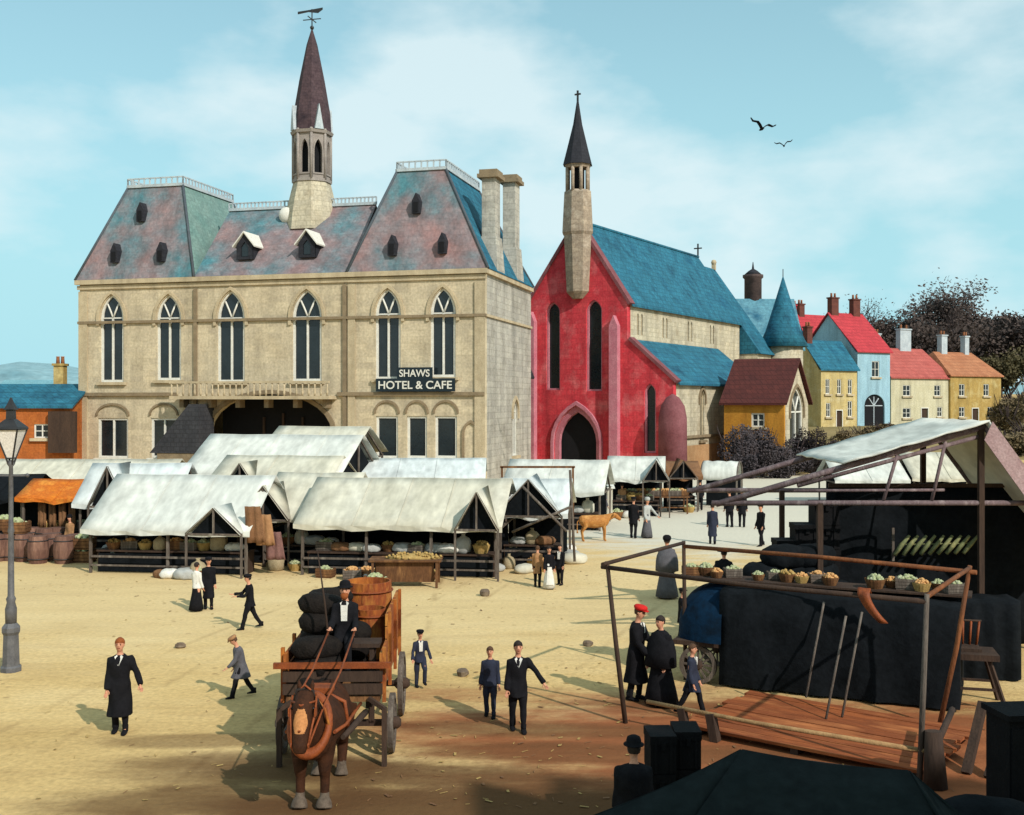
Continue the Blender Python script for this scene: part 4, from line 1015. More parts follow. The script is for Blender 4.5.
puts(s1,762,91.5,label='dark shrub in front of the ochre chapel wall, under its small window',rz=2,s=(1.05,1,.95))
puts(s1,812,93,label='dark shrub below the traceried cream gable',rz=4,s=(1,1,.95))
puts(s2,748,89,label='lower dark shrub standing forward of the hedge by the arched awning',rz=1,s=(.9,.9,.8))
puts(s2,772,89,label='lower dark shrub in front of the hedge, facing the pale paving',rz=3,s=(1,.9,.75))
puts(s2,824,95,label='dark rounded shrub at the end of the hedge beside the rubble',rz=5,s=(1,1,.9))
puts(s3,845,120,True)
puts(s3,862,122,label='brown shrub at the foot of the pale blue house',rz=1.5)
puts(s3,884,128,label='scrubby brown shrub just above the white canopy near the cream house',rz=2.5,s=(1.2,1,.8))
puts(s3,1003,158,label='dark brush at the end wall of the mustard yellow house',rz=.5,s=(1.6,1.5,2.0))
puts(s3,1030,160,label='dark brush half out of the picture at the wooded corner',rz=2.9,s=(1.8,1.5,2.6))
puts(s3,1018,157,label='dark brush at the frame edge beyond the mustard yellow house',rz=1.9,s=(1.6,1.5,2.2))
for k,(px,Y_,lb) in enumerate(((1012,112,'brown bush just above the steep end of the white canopy'),(1030,120,'brown bush half outside the frame behind the white canopy'),(1008,134,'scrub bush between the steep canopy end and the mustard yellow house'))):
    puts(s3,px,Y_,label=lb,rz=k*1.7+.4,s=(1.7,1.5,1.5))
# rubble of cut stones on the bank
rub = mat('rubble_stone',(150,128,100),(108,92,78),(176,160,132),scale=.9,bump=.3,k=.85)
def make_stone(seed, sz):
    r = random.Random(seed); mb = MB()
    n=8; prof=[]
    for k,(zz,rr) in enumerate(((-.35,.7),(-.1,1.0),(.25,.95),(.5,.62))):
        prof.append((r.uniform(-.08,.08)*sz,r.uniform(-.08,.08)*sz,(zz+.35)*sz*.8,rr*sz*.62,rr*sz*.5))
    mb.rings(prof,7,0,False)
    mb.v=[(x*(1+.18*math.sin(5*z+3*y+seed)),y*(1+.18*math.cos(4*x+seed)),z) for x,y,z in mb.v]
    return mb
protos=[]
for k,(nm,szz) in enumerate((('rubble_stone',1.6),('rubble_stone',1.2),('rubble_stone',.9))):
    protos.append(make_stone(k+2,szz*1.5).mesh('rubble_stone',rub))
for k in range(22):
    px=rnd.uniform(808,888); Y=97+rnd.uniform(0,7)
    X=at(px,Y)
    o=bpy.data.objects.new('rubble_stone',protos[k%3]); C.objects.link(o)
    o.location=(X,Y,ground_z(X,Y)-.1+ (rnd.uniform(.3,1.0) if k%3==2 else 0)); o.rotation_euler=(rnd.uniform(-.3,.3),rnd.uniform(-.3,.3),rnd.uniform(0,6)); o.scale=(rnd.uniform(.9,1.6),1,rnd.uniform(.9,1.5))
    tag(o,'weathered tan block in the heap of rubble at the end of the hedge','stone','rubble stones on the bank')

# ------------------------------------------------------------------ gulls
def gull(px,py,Y,span,rz,roll,label):
    t=thing('gull',label,'bird',(at(px,Y),Y,zat(py,Y)),rz)
    mb=MB().tube([(0,-.34,0),(0,-.2,.03),(0,0,.0),(0,.25,0),(0,.45,.02)],[.02,.07,.1,.07,.02],8)
    for sx in (-1,1):
        P=[(0,.0),(sx*.2,.26),(sx*.42,.44),(sx*.78,.40),(sx*1.0,.56)]
        ch_=[.3,.3,.28,.18,.04]
        vs=[]
        for (x,z),c_ in zip(P,ch_):
            vs+=[(x,-c_*.6,z),(x,c_*.6,z-.05),(x,0,z+.05)]
        fs=[]
        for i in range(len(P)-1):
            a,b_=i*3,(i+1)*3
            fs+=[(a,b_,b_+2,a+2),(a+2,b_+2,b_+1,a+1),(a+1,b_+1,b_,a)]
        mb.add(vs,fs,0,True)
    mb.xf(Matrix.Rotation(roll,4,'Y')@Matrix.Scale(span/2,4))
    mb.build('body',cl_black,t)
gull(762,129,62,1.6,.25,.2,'larger dark gull with raised wings, gliding against the cloud')
gull(784,146,62,1.0,-.2,-.12,'smaller dark gull below and beyond the larger one')
# ------------------------------------------------------------------ people
def person(label, px, py, H, face=0.0, legs=((.18,.1),(-.18,.12)), arms=((.12,.12,.3),(.0,.12,.25)), lean=0.0, head=0.0, turn=0.0,
           coat=cl_black, hem=.42, trousers=None, skirt=None, hat=None, hatm=None, hair=hair_d, collar=cl_white, shirt=False, bulk=1.0,
           loc=None, seat=None, shawl=None, apron=None, name='person', vox=None, boots=True, scarf=False):
    """face: degrees, 0 looks at -y. legs: (swing forward, knee bend) for the left (+x) and right leg; arms: (swing forward, away from the body, elbow)."""
    loc = loc or G(px,py)
    if loc[2] == 0: loc = (loc[0],loc[1],ground_z(loc[0],loc[1]))
    rz = math.radians(face)
    root = thing(name, label, 'person', loc, rz)
    vox = vox or .0125*H
    J = {}
    lo = 9
    for s,(a,k) in zip((1,-1),legs):
        hip = Vector((s*.052*H,0,0)); kn = hip+.245*H*Vector((s*.02,-math.sin(a),-math.cos(a))); an = kn+.235*H*Vector((0,-math.sin(a-k),-math.cos(a-k)))
        J['hip',s],J['kn',s],J['an',s] = hip,kn,an; lo = min(lo,an.z)
    rootz = (seat if seat is not None else .038*H-lo)
    up = Matrix.Translation((0,0,rootz))
    for k in list(J): J[k] = up @ J[k]
    TL = up @ Matrix.Rotation(lean,4,'X')            # leans towards -y
    def T(x,y,z): return TL @ Vector((x*H,y*H,z*H))
    for s,(a,b,e) in zip((1,-1),arms):
        sh = T(s*.094,0,.283)
        d = Vector((s*math.sin(b),-math.sin(a)*math.cos(b),-math.cos(a)*math.cos(b)))
        el = sh+.172*H*d
        a2 = a+e
        d2 = Vector((s*math.sin(b)*.55,-math.sin(a2)*math.cos(b),-math.cos(a2)*math.cos(b))).normalized()
        wr = el+.15*H*d2
        J['sh',s],J['el',s],J['wr',s],J['hd',s] = sh,el,wr,d2
    body = MB()
    ts = [(-.05,.082,.06),(0,.086,.064),(.08,.074,.054),(.17,.086,.06),(.245,.094,.06),(.285,.080,.052),(.318,.046,.04),(.335,.036,.034)]
    body.rings([(0,0,t*H,rx*H,ry*H) for t,rx,ry in ts],14,M=TL)
    body.tube([T(0,.004,.31),T(0,-.004,.36),T(0,-.012,.40)],[.036*H,.031*H,.032*H],10)
    HM = TL @ Matrix.Translation((0,-.014*H,.385*H)) @ Matrix.Rotation(turn,4,'Z') @ Matrix.Rotation(head,4,'X')
    hs_ = [(-.012,-.018,.020,.018),(0,-.010,.034,.034),(.022,-.004,.041,.046),(.05,0,.045,.053),(.08,.004,.044,.054),(.105,.006,.034,.042),(.118,.006,.014,.018)]
    body.rings([(0,cy*H,cz*H,rx*H,ry*H) for cz,cy,rx,ry in hs_],14,M=HM)
    body.tube([HM@Vector((0,-.050*H,.062*H)),HM@Vector((0,-.066*H,.044*H)),HM@Vector((0,-.05*H,.038*H))],[.006*H,.012*H,.008*H],6)
    for s in (1,-1):
        body.tube([HM@Vector((s*.042*H,.002*H,.035*H)),HM@Vector((s*.05*H,.006*H,.05*H)),HM@Vector((s*.046*H,.006*H,.068*H))],[.009*H,.012*H,.009*H],6)
        body.tube([J['hip',s],J['kn',s].lerp(J['hip',s],.5),J['kn',s],J['kn',s].lerp(J['an',s],.35),J['an',s]],[.052*H,.046*H,.034*H,.034*H,.022*H],10)
        body.tube([J['an',s]+Vector((0,.03*H,-.022*H)),J['an',s]+Vector((0,-.02*H,-.02*H)),J['an',s]+Vector((0,-.09*H,-.028*H))],[(.024*H,.018*H),(.028*H,.02*H),(.022*H,.01*H)],8)
        body.tube([J['sh',s],J['el',s],J['wr',s]],[.032*H,.025*H,.017*H],10)
        w_,d = J['wr',s],J['hd',s]
        body.tube([w_-d*.01*H,w_+d*.03*H,w_+d*.055*H],[(.016*H,.013*H),(.022*H,.013*H),(.02*H,.011*H)],8)
    fb = fuse(body,vox)
    for s in (1,-1):                                  # five fingers each
        w_,d = J['wr',s],J['hd',s]
        sd_ = d.cross(Vector((0,-1,0.2))); sd_ = sd_.normalized() if sd_.length > .1 else Vector((1,0,0))
        pn = sd_.cross(d).normalized()
        if pn.y > 0: pn = -pn
        for q,lf_ in zip((-1.5,-.5,.5,1.5),(.038,.046,.043,.034)):
            p0 = w_+d*.045*H+sd_*q*.0095*H
            fb.tube([p0,p0+d*lf_*.6*H+pn*.004*H,p0+d*lf_*H+pn*.016*H],[.0058*H,.0054*H,.0042*H],5)
        p0 = w_+d*.012*H+sd_*.016*H*s
        fb.tube([p0,p0+d*.022*H+sd_*.014*H*s,p0+d*.042*H+sd_*.014*H*s+pn*.006*H],[.0075*H,.0065*H,.005*H],5)
    for s in (1,-1):
        c = HM@Vector((s*.018*H,-.0485*H,.058*H)); fb.sphere(c,.0062*H,6,1)
        fb.tube([HM@Vector((s*.008*H,-.052*H,.071*H)),HM@Vector((s*.028*H,-.048*H,.071*H))],.0032*H,4,2)
    fb.tube([HM@Vector((-.014*H,-.0475*H,.021*H)),HM@Vector((0,-.0515*H,.020*H)),HM@Vector((.014*H,-.0475*H,.021*H))],.0036*H,5,3)
    fb.build('body',[skin,EYE,hair,LIP],root)
    g = .013*H*bulk
    # coat: torso, skirt of the coat and sleeves as one garment
    if coat is not None:
        ct = MB()
        ct.rings([(0,0,t*H,rx*H*bulk+g,ry*H*bulk+g) for t,rx,ry in ts[1:-1]]+[(0,0,.332*H,.042*H+g*.4,.038*H+g*.4)],16,M=TL)
        if seat is None:
            drop = max(.02, .52-hem); yk = -.5*(math.sin(legs[0][0])+math.sin(legs[1][0]))*drop*.5*H
            spread = abs(math.sin(legs[0][0])-math.sin(legs[1][0]))*drop*.42
            ct.rings([(0,yk,rootz-drop*H,(.088+.05*drop)*H*bulk+g,(.07+.05*drop+spread)*H*bulk+g),(0,yk*.5,rootz-drop*.5*H,.09*H*bulk+g,(.066+spread*.55)*H*bulk+g),(0,0,rootz+.03*H,.083*H*bulk+g,.06*H*bulk+g)],16)
        else:
            ct.rings([(0,0,rootz-.06*H,.1*H,.09*H),(0,0,rootz+.05*H,.088*H,.07*H)],14)
        for s in (1,-1):
            ct.tube([J['sh',s]+Vector((-s*.02*H,0,.0)),J['sh',s],J['el',s].lerp(J['sh',s],.5),J['el',s],J['wr',s]],[.034*H,.037*H*bulk,.035*H*bulk,.032*H*bulk,.028*H*bulk],10)
        fuse(ct,vox,smooth_it=3,crease=.017*H,cscale=11/H).build('coat',coat,root)
    tm = trousers or (coat if skirt is None else None)
    if skirt is None and tm is not None:
        tr = MB()
        tr.rings([(0,0,rootz-.05*H,.092*H,.068*H),(0,0,rootz+.06*H,.086*H,.064*H)],12)
        for s in (1,-1):
            an = J['an',s]
            tr.tube([J['hip',s],J['kn',s].lerp(J['hip',s],.5),J['kn',s],J['kn',s].lerp(an,.5),an],[.06*H,.054*H,.043*H,.039*H,.034*H],10)
        fuse(tr,vox,smooth_it=2,crease=.013*H,cscale=16/H).build('trousers',tm,root)
    if skirt is not None:
        sk = MB().rings([(0,.01*H,.03*H,.15*H*bulk,.15*H*bulk),(0,.005*H,.2*H,.13*H*bulk,.125*H*bulk),(0,0,.4*H,.1*H*bulk,.085*H*bulk),(0,0,rootz+.1*H,.082*H*bulk,.06*H*bulk)],18)
        for i,(x,y,z) in enumerate(sk.v):
            a = math.atan2(y,x); q = max(0,(.45*H-z)/(.45*H)); k_ = 1+.07*q*math.sin(a*9); sk.v[i] = (x*k_,y*k_,z)
        sk.build('skirt',skirt,root)
    if apron is not None:
        ap = MB()
        for i in range(6):
            for j in range(5):
                a = -PI/2+(j-2)*.3; z = (.12+.42*i/5)*H; r_ = (.155-.075*i/5)*H*bulk+.01*H
                ap.v.append((r_*math.cos(a),r_*math.sin(a)*.95,z))
        for i in range(5):
            for j in range(4): ap.f.append([i*5+j,i*5+j+1,(i+1)*5+j+1,(i+1)*5+j]); ap.m.append(0); ap.sm.append(True)
        ap.build('apron',apron,root)
    if shawl is not None:
        MB().rings([(0,-.01*H,-.06*H,.155*H*bulk,.13*H*bulk),(0,0,.1*H,.15*H*bulk,.115*H*bulk),(0,0,.2*H,.135*H*bulk,.095*H*bulk),(0,0,.285*H,.1*H*bulk,.07*H*bulk),(0,0,.345*H,.045*H,.042*H)],16,M=TL).build('shawl',shawl,root)
    if boots:
        for s in (1,-1):
            an = J['an',s]
            MB().tube([an+Vector((0,.04*H,-.018*H)),an+Vector((0,-.01*H,-.012*H)),an+Vector((0,-.06*H,-.022*H)),an+Vector((0,-.105*H,-.028*H))],[(.026*H,.018*H),(.032*H,.026*H),(.032*H,.016*H),(.02*H,.01*H)],8).tube([an+Vector((0,.008*H,.05*H)),an+Vector((0,.008*H,-.012*H))],[.034*H,.03*H],8).build('boot',leather if False else cl_black,root)
    if collar is not None:
        c = MB()
        for s in (1,-1):
            c.add([T(s*.004,-.078*bulk,.225),T(s*.045,-.066,.318),T(s*.02,-.05,.335),T(s*.004,-.066,.29),T(s*.006,-.072*bulk,.222),T(s*.045,-.054,.316),T(s*.02,-.04,.332),T(s*.006,-.05,.288)],[(0,1,2,3),(7,6,5,4),(0,4,5,1),(1,5,6,2)])
        if shirt: c.prism([(-.03*H,0),(.03*H,0),(.03*H,.1*H),(-.03*H,.1*H)],-.1*H,-.06*H) if False else c.add([T(-.03,-.079*bulk,.14),T(.03,-.079*bulk,.14),T(.035,-.076*bulk,.3),T(-.035,-.076*bulk,.3),T(-.03,-.06,.14),T(.03,-.06,.14),T(.035,-.05,.3),T(-.035,-.05,.3)],[(0,1,2,3),(0,4,5,1),(1,5,6,2),(3,7,4,0)])
        c.build('collar',collar,root)
    # hair: a shell over the skull leaving the face free
    hp = MB()
    for i,(cz,cy,rx,ry) in enumerate(((.03,.016,.045,.044),(.055,.014,.052,.052),(.08,.01,.053,.060),(.105,.008,.043,.052),(.126,.008,.018,.024))):
        for k in range(16):
            t = 2*PI*k/16
            x,y = rx*math.cos(t),ry*math.sin(t)+cy
            if y < -.018 and cz < .078: y = -.012; x = math.copysign(max(abs(x),.030),x) if abs(x) > .01 else x*1.0
            hp.v.append(tuple(HM@Vector((x*H,y*H,cz*H))))
    for i in range(4):
        for k in range(16): hp.f.append([i*16+k,i*16+(k+1)%16,(i+1)*16+(k+1)%16,(i+1)*16+k]); hp.m.append(0); hp.sm.append(True)
    hp.f.append([64+k for k in range(16)]); hp.m.append(0); hp.sm.append(True)
    hp.build('hair',hair,root)
    if hat:
        hm_ = hatm or cl_black; h = MB()
        if hat == 'bowler': pr = [(.078,.086),(.08,.092),(.058,.094),(.058,.12),(.05,.145),(.026,.158),(0,.16)]
        elif hat == 'cap': pr = [(.056,.082),(.068,.094),(.072,.112),(.06,.128),(.03,.134),(0,.135)]
        elif hat == 'wide': pr = [(.115,.084),(.118,.092),(.062,.097),(.06,.13),(.05,.142),(0,.146)]
        elif hat == 'bonnet': pr = [(.058,.06),(.068,.08),(.072,.105),(.062,.135),(.035,.152),(0,.156)]
        h.rings([(0,.004*H,z*H,max(r_,.001)*H,max(r_,.001)*H*1.08) for r_,z in pr],16,M=HM)
        if hat == 'cap': h.rings([(0,-.058*H,.083*H,.044*H,.036*H),(0,-.056*H,.09*H,.042*H,.034*H)],12,M=HM)
        h.build('hat',hm_,root)
    if scarf:
        MB().rings([(0,-.004*H,.325*H,.06*H,.055*H),(0,-.006*H,.345*H,.062*H,.056*H),(0,-.006*H,.365*H,.05*H,.046*H)],14,M=TL).build('scarf',cl_grey,root)
    root['J'] = 0
    del root['J']
    return root, J, Matrix.Translation(loc) @ Matrix.Rotation(rz,4,'Z')

stand = ((.06,.05),(-.08,.05)); walk = ((.38,.15),(-.34,.22)); relax = ((.1,.12,.25),(.05,.12,.3))
person('ginger haired woman in a long black coat and white collar, one arm out',120,733,1.76,8,stand,((.25,.55,.35),(.1,.12,.2)),coat=cl_black,hem=.2,skirt=None,trousers=cl_black,hair=hair_g,bulk=1.18)
person('stooping boy in a long dark coat walking toward the woman with the white collar',241,697,1.32,-70,walk,((.3,.1,.6),(-.1,.1,.5)),lean=.2,head=.35,coat=cl_grey,hem=.34,trousers=cl_black,hair=hair_b,hat='cap',hatm=cl_brown,collar=None,bulk=1.15)
person('figure in a white blouse and black skirt standing with a man in black',196.5,611,1.42,150,stand,relax,coat=cl_white,hem=.48,skirt=cl_black,hair=hair_d,collar=None)
person('man in a black overcoat standing at the shoulder of the figure in the white blouse',208.5,609,1.52,20,stand,relax,coat=cl_black,hem=.22,trousers=cl_black,hat='cap',collar=None)
person('lad in black with a peaked cap striding past with one forearm raised',250,629,1.5,-72,walk,((.5,.1,1.1),(.7,.1,.8)),lean=.06,coat=cl_black,hem=.44,hat='cap',collar=None)
person('boy in a dark suit and white shirt lifting one knee beside the loaded cart',420,687,1.22,18,((.75,1.0),(-.05,.05)),((.1,.35,.3),(.3,.3,.5)),coat=cl_navy,hem=.46,collar=cl_white,shirt=True,hat='cap',hair=hair_d)
person('slim fair faced boy in a buttoned dark suit, shorter of the pair walking together',490,717,1.37,-4,((.12,.05),(-.12,.1)),((.05,.16,.2),(-.05,.16,.2)),coat=cl_navy,hem=.46,hair=hair_b,collar=None)
person('man in black suit and open white collar, one arm swung out, beside a shorter boy',518,731,1.68,6,((.16,.08),(-.12,.1)),((.3,.75,.3),(.05,.14,.15)),coat=cl_black,hem=.4,hair=hair_d,collar=cl_white,bulk=1.08)
person('child in a tan coat, one of three in front of the white heaps of goods',537.5,587,1.36,170,stand,relax,coat=cl_brown,hem=.34,trousers=cl_black,hair=hair_b,collar=None)
person('child in a black jacket and white apron, middle of the trio',549,589,1.38,10,stand,relax,coat=cl_black,hem=.46,skirt=cl_white,apron=cl_white,hair=hair_d,collar=None)
person('child in black with a pale front, outermost of the trio',560,585,1.36,-30,stand,relax,coat=cl_black,hem=.4,hair=hair_d,shirt=True)
person('tall man in black standing on the pale paving beside a companion in grey',633.5,538,1.82,160,stand,relax,coat=cl_black,hem=.36,hair=hair_d,hat='cap',collar=None)
person('companion in a pale grey coat and dark skirt, one arm pointing away',647,538,1.78,40,stand,((.4,.6,.3),(.1,.1,.3)),coat=cl_pale,hem=.46,skirt=cl_grey,hair=hair_d,hat='bonnet',hatm=cl_pale,collar=None)
person('lone figure in dark blue grey by the tip of the bare canopy pole',712.5,544,1.72,170,stand,relax,coat=cl_navy,hem=.2,hair=hair_d,hat='cap',collar=None)
person('bareheaded man in black, one of two behind the bare canopy pole',729.5,527,1.8,190,stand,relax,coat=cl_black,hem=.42,hair=hair_d,collar=None)
person('man in black with a bowler, one of two behind the bare canopy pole',742,527,1.82,165,stand,relax,coat=cl_black,hem=.36,hair=hair_d,hat='bowler',collar=None)
person('solitary man in dark clothes on the pale paving close to the stepped chests',761,546,1.76,-60,((.2,.1),(-.2,.1)),relax,coat=cl_black,hem=.42,hair=hair_d,hat='cap',collar=None)
person('stout woman in dark grey dress and round hat seen through the pole frame',667,598,1.9,175,stand,relax,coat=cl_grey,hem=.44,skirt=cl_grey,hair=hair_d,hat='bonnet',collar=None,bulk=1.25,shawl=cl_grey)
person('small boy in black beside the navy cart hood, behind the whispering couple',682,641,1.34,80,stand,relax,coat=cl_black,hem=.36,hair=hair_d,hat='cap',collar=None)
person('man in a bright red cap and long black coat leaning to speak to a woman',636,700,1.94,62,stand,((.5,.1,.8),(.3,.1,.6)),lean=.06,head=.15,coat=cl_black,hem=.2,hair=hair_b,hat='cap',hatm=cl_red,bulk=1.18)
person('woman in a wide black cloak listening to the man in the red cap',661,705,1.8,-50,stand,relax,head=.05,coat=cl_black,hem=.44,skirt=cl_black,hair=hair_d,collar=None,bulk=1.3,shawl=cl_black)
person('bareheaded boy in a dark coat and white collar looking toward the covered wagon',692,715,1.42,62,walk,relax,coat=cl_navy,hem=.36,trousers=cl_black,hair=hair_b)
person('heavy man in black with a bowler hat, back to us beside the black crates',632,0,1.74,185,stand,relax,coat=cl_black,hem=.3,hair=hair_d,hat='bowler',collar=None,bulk=1.45,loc=(at(634,14.6),14.6,0.0001))
person('broad figure in black with a wide round hat, head showing over the navy hood',724,610,1.78,170,stand,relax,coat=cl_black,hem=.2,hair=hair_d,hat='wide',collar=None,bulk=1.35,shawl=cl_black)
# people among the stalls
for lab,px,py,H,fc,ct_,ht in (('stallholder in black behind the counter of the wide cream stall',330,548,1.6,20,cl_black,'cap'),
        ('shopper in dark grey under the peaked porch of the long white stall',232,560,1.5,150,cl_grey,None),
        ('stallholder with pale sleeves behind the produce of the wide cream stall',455,546,1.6,0,cl_pale,'cap'),
        ('man in brown standing by the orange awning',70,556,1.6,-20,cl_brown,'bowler'),
        ('woman in black by the arched awning stall',700,510,1.7,170,cl_black,'bonnet'),
        ('shopper in brown between the square cream booth and the fruit counter',622,515,1.7,160,cl_brown,'cap'),
        ('man in grey examining baskets behind the tan calf',604,522,1.7,120,cl_grey,'cap')):
    person(lab,px,py,H,fc,stand,relax,coat=ct_,hem=.4,hair=hair_d,hat=ht,collar=None,vox=.022*H)

# ------------------------------------------------------------------ animals
def horse_body(coatm, s=1.0, calf=False):
    b = MB()
    if not calf:
        secs = [(-.98,1.2,.2,.26),(-.86,1.18,.33,.42),(-.6,1.16,.39,.46),(-.2,1.12,.40,.45),(.25,1.14,.41,.45),(.62,1.2,.39,.42),(.92,1.24,.27,.33),(1.06,1.24,.14,.2)]
    else:
        secs = [(-.66,.92,.1,.15),(-.58,.9,.17,.24),(-.36,.87,.21,.28),(0,.85,.24,.29),(.34,.87,.22,.27),(.56,.9,.18,.23),(.66,.92,.09,.13)]
    # trunk: ellipses across y
    vs=[];n=16
    for y,z,rx,rzz in secs:
        for k in range(n):
            t=2*PI*k/n; vs.append((rx*math.cos(t),y,z+rzz*math.sin(t)))
    fs=[(i*n+k,(i+1)*n+k,(i+1)*n+(k+1)%n,i*n+(k+1)%n) for i in range(len(secs)-1) for k in range(n)]
    fs+=[tuple(range(n)),tuple(range(len(vs)-1,len(vs)-n-1,-1))]
    b.add(vs,fs)
    if not calf:
        b.tube([(0,-.72,1.25),(0,-1.0,1.55),(0,-1.2,1.78),(0,-1.3,1.86)],[(.27,.4),(.2,.3),(.16,.23),(.13,.17)],12)
        b.tube([(0,-1.22,1.87),(0,-1.38,1.72),(0,-1.55,1.42),(0,-1.64,1.2),(0,-1.66,1.12)],[(.14,.15),(.165,.2),(.125,.14),(.115,.115),(.08,.07)],12)
        for sx in (1,-1):
            b.tube([(sx*.08,-1.2,1.92),(sx*.1,-1.21,2.02),(sx*.105,-1.2,2.11)],[.045,.04,.012],6)
            b.tube([(sx*.18,-.68,1.15),(sx*.2,-.66,.85),(sx*.19,-.70,.56),(sx*.19,-.68,.44),(sx*.19,-.70,.18),(sx*.19,-.76,.1)],[.2,.15,.10,.078,.075,.09],10)
            b.tube([(sx*.19,-.74,.13),(sx*.19,-.79,.0)],[.11,.145],10)
            b.tube([(sx*.2,.72,1.2),(sx*.22,.6,.9),(sx*.2,.78,.62),(sx*.2,.86,.52),(sx*.2,.78,.2),(sx*.2,.74,.1)],[.28,.2,.12,.10,.078,.09],10)
            b.tube([(sx*.2,.76,.13),(sx*.2,.72,.0)],[.09,.125],10)
    else:
        b.tube([(0,-.5,.98),(0,-.72,1.06),(0,-.86,1.1)],[(.13,.19),(.1,.15),(.09,.11)],10)
        b.tube([(0,-.84,1.16),(0,-.98,1.08),(0,-1.16,.94),(0,-1.19,.91)],[(.09,.1),(.1,.11),(.075,.075),(.05,.05)],10)
        for sx in (1,-1):
            b.tube([(sx*.07,-.84,1.16),(sx*.2,-.84,1.17),(sx*.26,-.83,1.13)],[.03,.05,.015],6)
            b.tube([(sx*.11,-.45,.85),(sx*.12,-.44,.62),(sx*.12,-.47,.38),(sx*.12,-.46,.12),(sx*.12,-.5,.0)],[.1,.075,.05,.035,.05],8)
            b.tube([(sx*.12,.46,.9),(sx*.13,.4,.64),(sx*.12,.54,.42),(sx*.12,.5,.14),(sx*.12,.47,.0)],[.16,.1,.05,.035,.05],8)
    return fuse(b,.022 if not calf else .02,smooth_it=4)
horse_m = mat('dark_bay_coat',(44,28,20),(72,43,27),(28,20,16),scale=3,rough=.75,bump=.25,bscale=40,spec=.12,k=.8)
blaze_m = mat('tan_blaze',(198,140,88),(170,110,64),scale=4,bump=.05)
hoof_m  = mat('pale_feather',(112,98,84),(70,58,48),scale=12,bump=.4)
hy = 17.75; hx_ = -3.08; HRZ = math.radians(-1)
horse = thing('cart_horse','heavy dark bay cart horse in an orange collar, facing us in the shafts','horse',(hx_,hy,0),HRZ)
hb = horse_body(horse_m)
me = hb.mesh('body',[horse_m,blaze_m,hoof_m])
for p in me.polygons:
    c = p.center
    if abs(c.x) < .05+.05*math.sin(c.z*9)+.03*(1.75-c.z) and c.y < -1.36 and 1.42 < c.z < 1.75 and p.normal.y < -.35: p.material_index = 1
    if c.z < .24: p.material_index = 2
o = bpy.data.objects.new('body',me); C.objects.link(o); o.parent = horse
mn = MB()
r2 = random.Random(4)
for k in range(60):
    t = k/59; y = -.75-.5*t; z = 1.62+.36*t
    sx = r2.choice((-1,1))
    mn.tube([(0,y,z),(sx*.12,y-.02,z-.03),(sx*r2.uniform(.16,.24),y-.03,z-r2.uniform(.2,.36))],[.03,.025,.006],5)
for k in range(10): mn.tube([(r2.uniform(-.04,.04),-1.26,1.95),(r2.uniform(-.06,.06),-1.42,1.85),(r2.uniform(-.08,.08),-1.5,1.66)],[.025,.02,.006],5)
mn.build('mane',hair_d,horse)
tl = MB()
for k in range(14): tl.tube([(0,1.05,1.3),(r2.uniform(-.06,.06),1.2,1.1),(r2.uniform(-.12,.12),1.22,r2.uniform(.45,.7))],[.04,.05,.01],5)
tl.build('tail',hair_d,horse)
def torus(mb,c,R_,r_,M,n=24,m=8,sx=1,sz=1,mi=0):
    vs=[]
    for i in range(n):
        a=2*PI*i/n
        for j in range(m):
            b_=2*PI*j/m; q=R_+r_*math.cos(b_)
            vs.append(M@Vector((q*math.cos(a)*sx,r_*math.sin(b_),q*math.sin(a)*sz))+Vector(c))
    return mb.add(vs,[(i*m+j,i*m+(j+1)%m,((i+1)%n)*m+(j+1)%m,((i+1)%n)*m+j) for i in range(n) for j in range(m)],mi,True)
cl_ = torus(MB(),(0,-.90,1.33),.34,.07,Matrix.Rotation(math.radians(-30),4,'X'),sx=.86,sz=1.3).build('collar',leather,horse)
hm2 = MB()
for sx in (1,-1): hm2.tube([(sx*.06,-1.06,1.84),(sx*.25,-1.02,1.6),(sx*.31,-.93,1.3),(sx*.18,-.8,.95)],.025,6)
hm2.sphere((.0,-1.08,1.9),.05,8).build('hames',wood_o,cl_)
bd = MB()
for pts in ([(-.165,-1.24,1.88),(0,-1.27,2.03),(.165,-1.24,1.88)],[(-.18,-1.38,1.82),(0,-1.56,1.8),(.18,-1.38,1.82)],[(-.145,-1.5,1.42),(0,-1.69,1.46),(.145,-1.5,1.42),(0,-1.38,1.36),(-.145,-1.5,1.42)],[(-.18,-1.3,1.88),(-.185,-1.44,1.66),(-.14,-1.56,1.4),(-.125,-1.64,1.24)],[(.18,-1.3,1.88),(.185,-1.44,1.66),(.14,-1.56,1.4),(.125,-1.64,1.24)]):
    bd.tube(pts,.018,6)
for sx in (1,-1): bd.box((sx*.195,-1.44,1.68),(.02,.12,.12)); torus(bd,(sx*.125,-1.64,1.24),.035,.012,MR.to_3x3().to_4x4(),10,5)
bd.build('bridle',leather,horse)
sd2 = MB()
for sx in (1,-1): sd2.tube([(sx*.37,-.85,1.2),(sx*.43,-.2,1.12),(sx*.45,.7,1.1),(sx*.44,1.3,1.05)],.03,6)
sd2.tube([(-.43,.05,1.0),(-.37,.05,1.42),(0,.05,1.6),(.37,.05,1.42),(.43,.05,1.0)],.035,6).box((0,.05,1.63),(.36,.34,.1))
sd2.build('harness_straps',leather,horse)
eyes = MB()
for sx in (1,-1): eyes.sphere((sx*.155,-1.42,1.72),.028,8)
eyes.build('eye',EYE,horse)
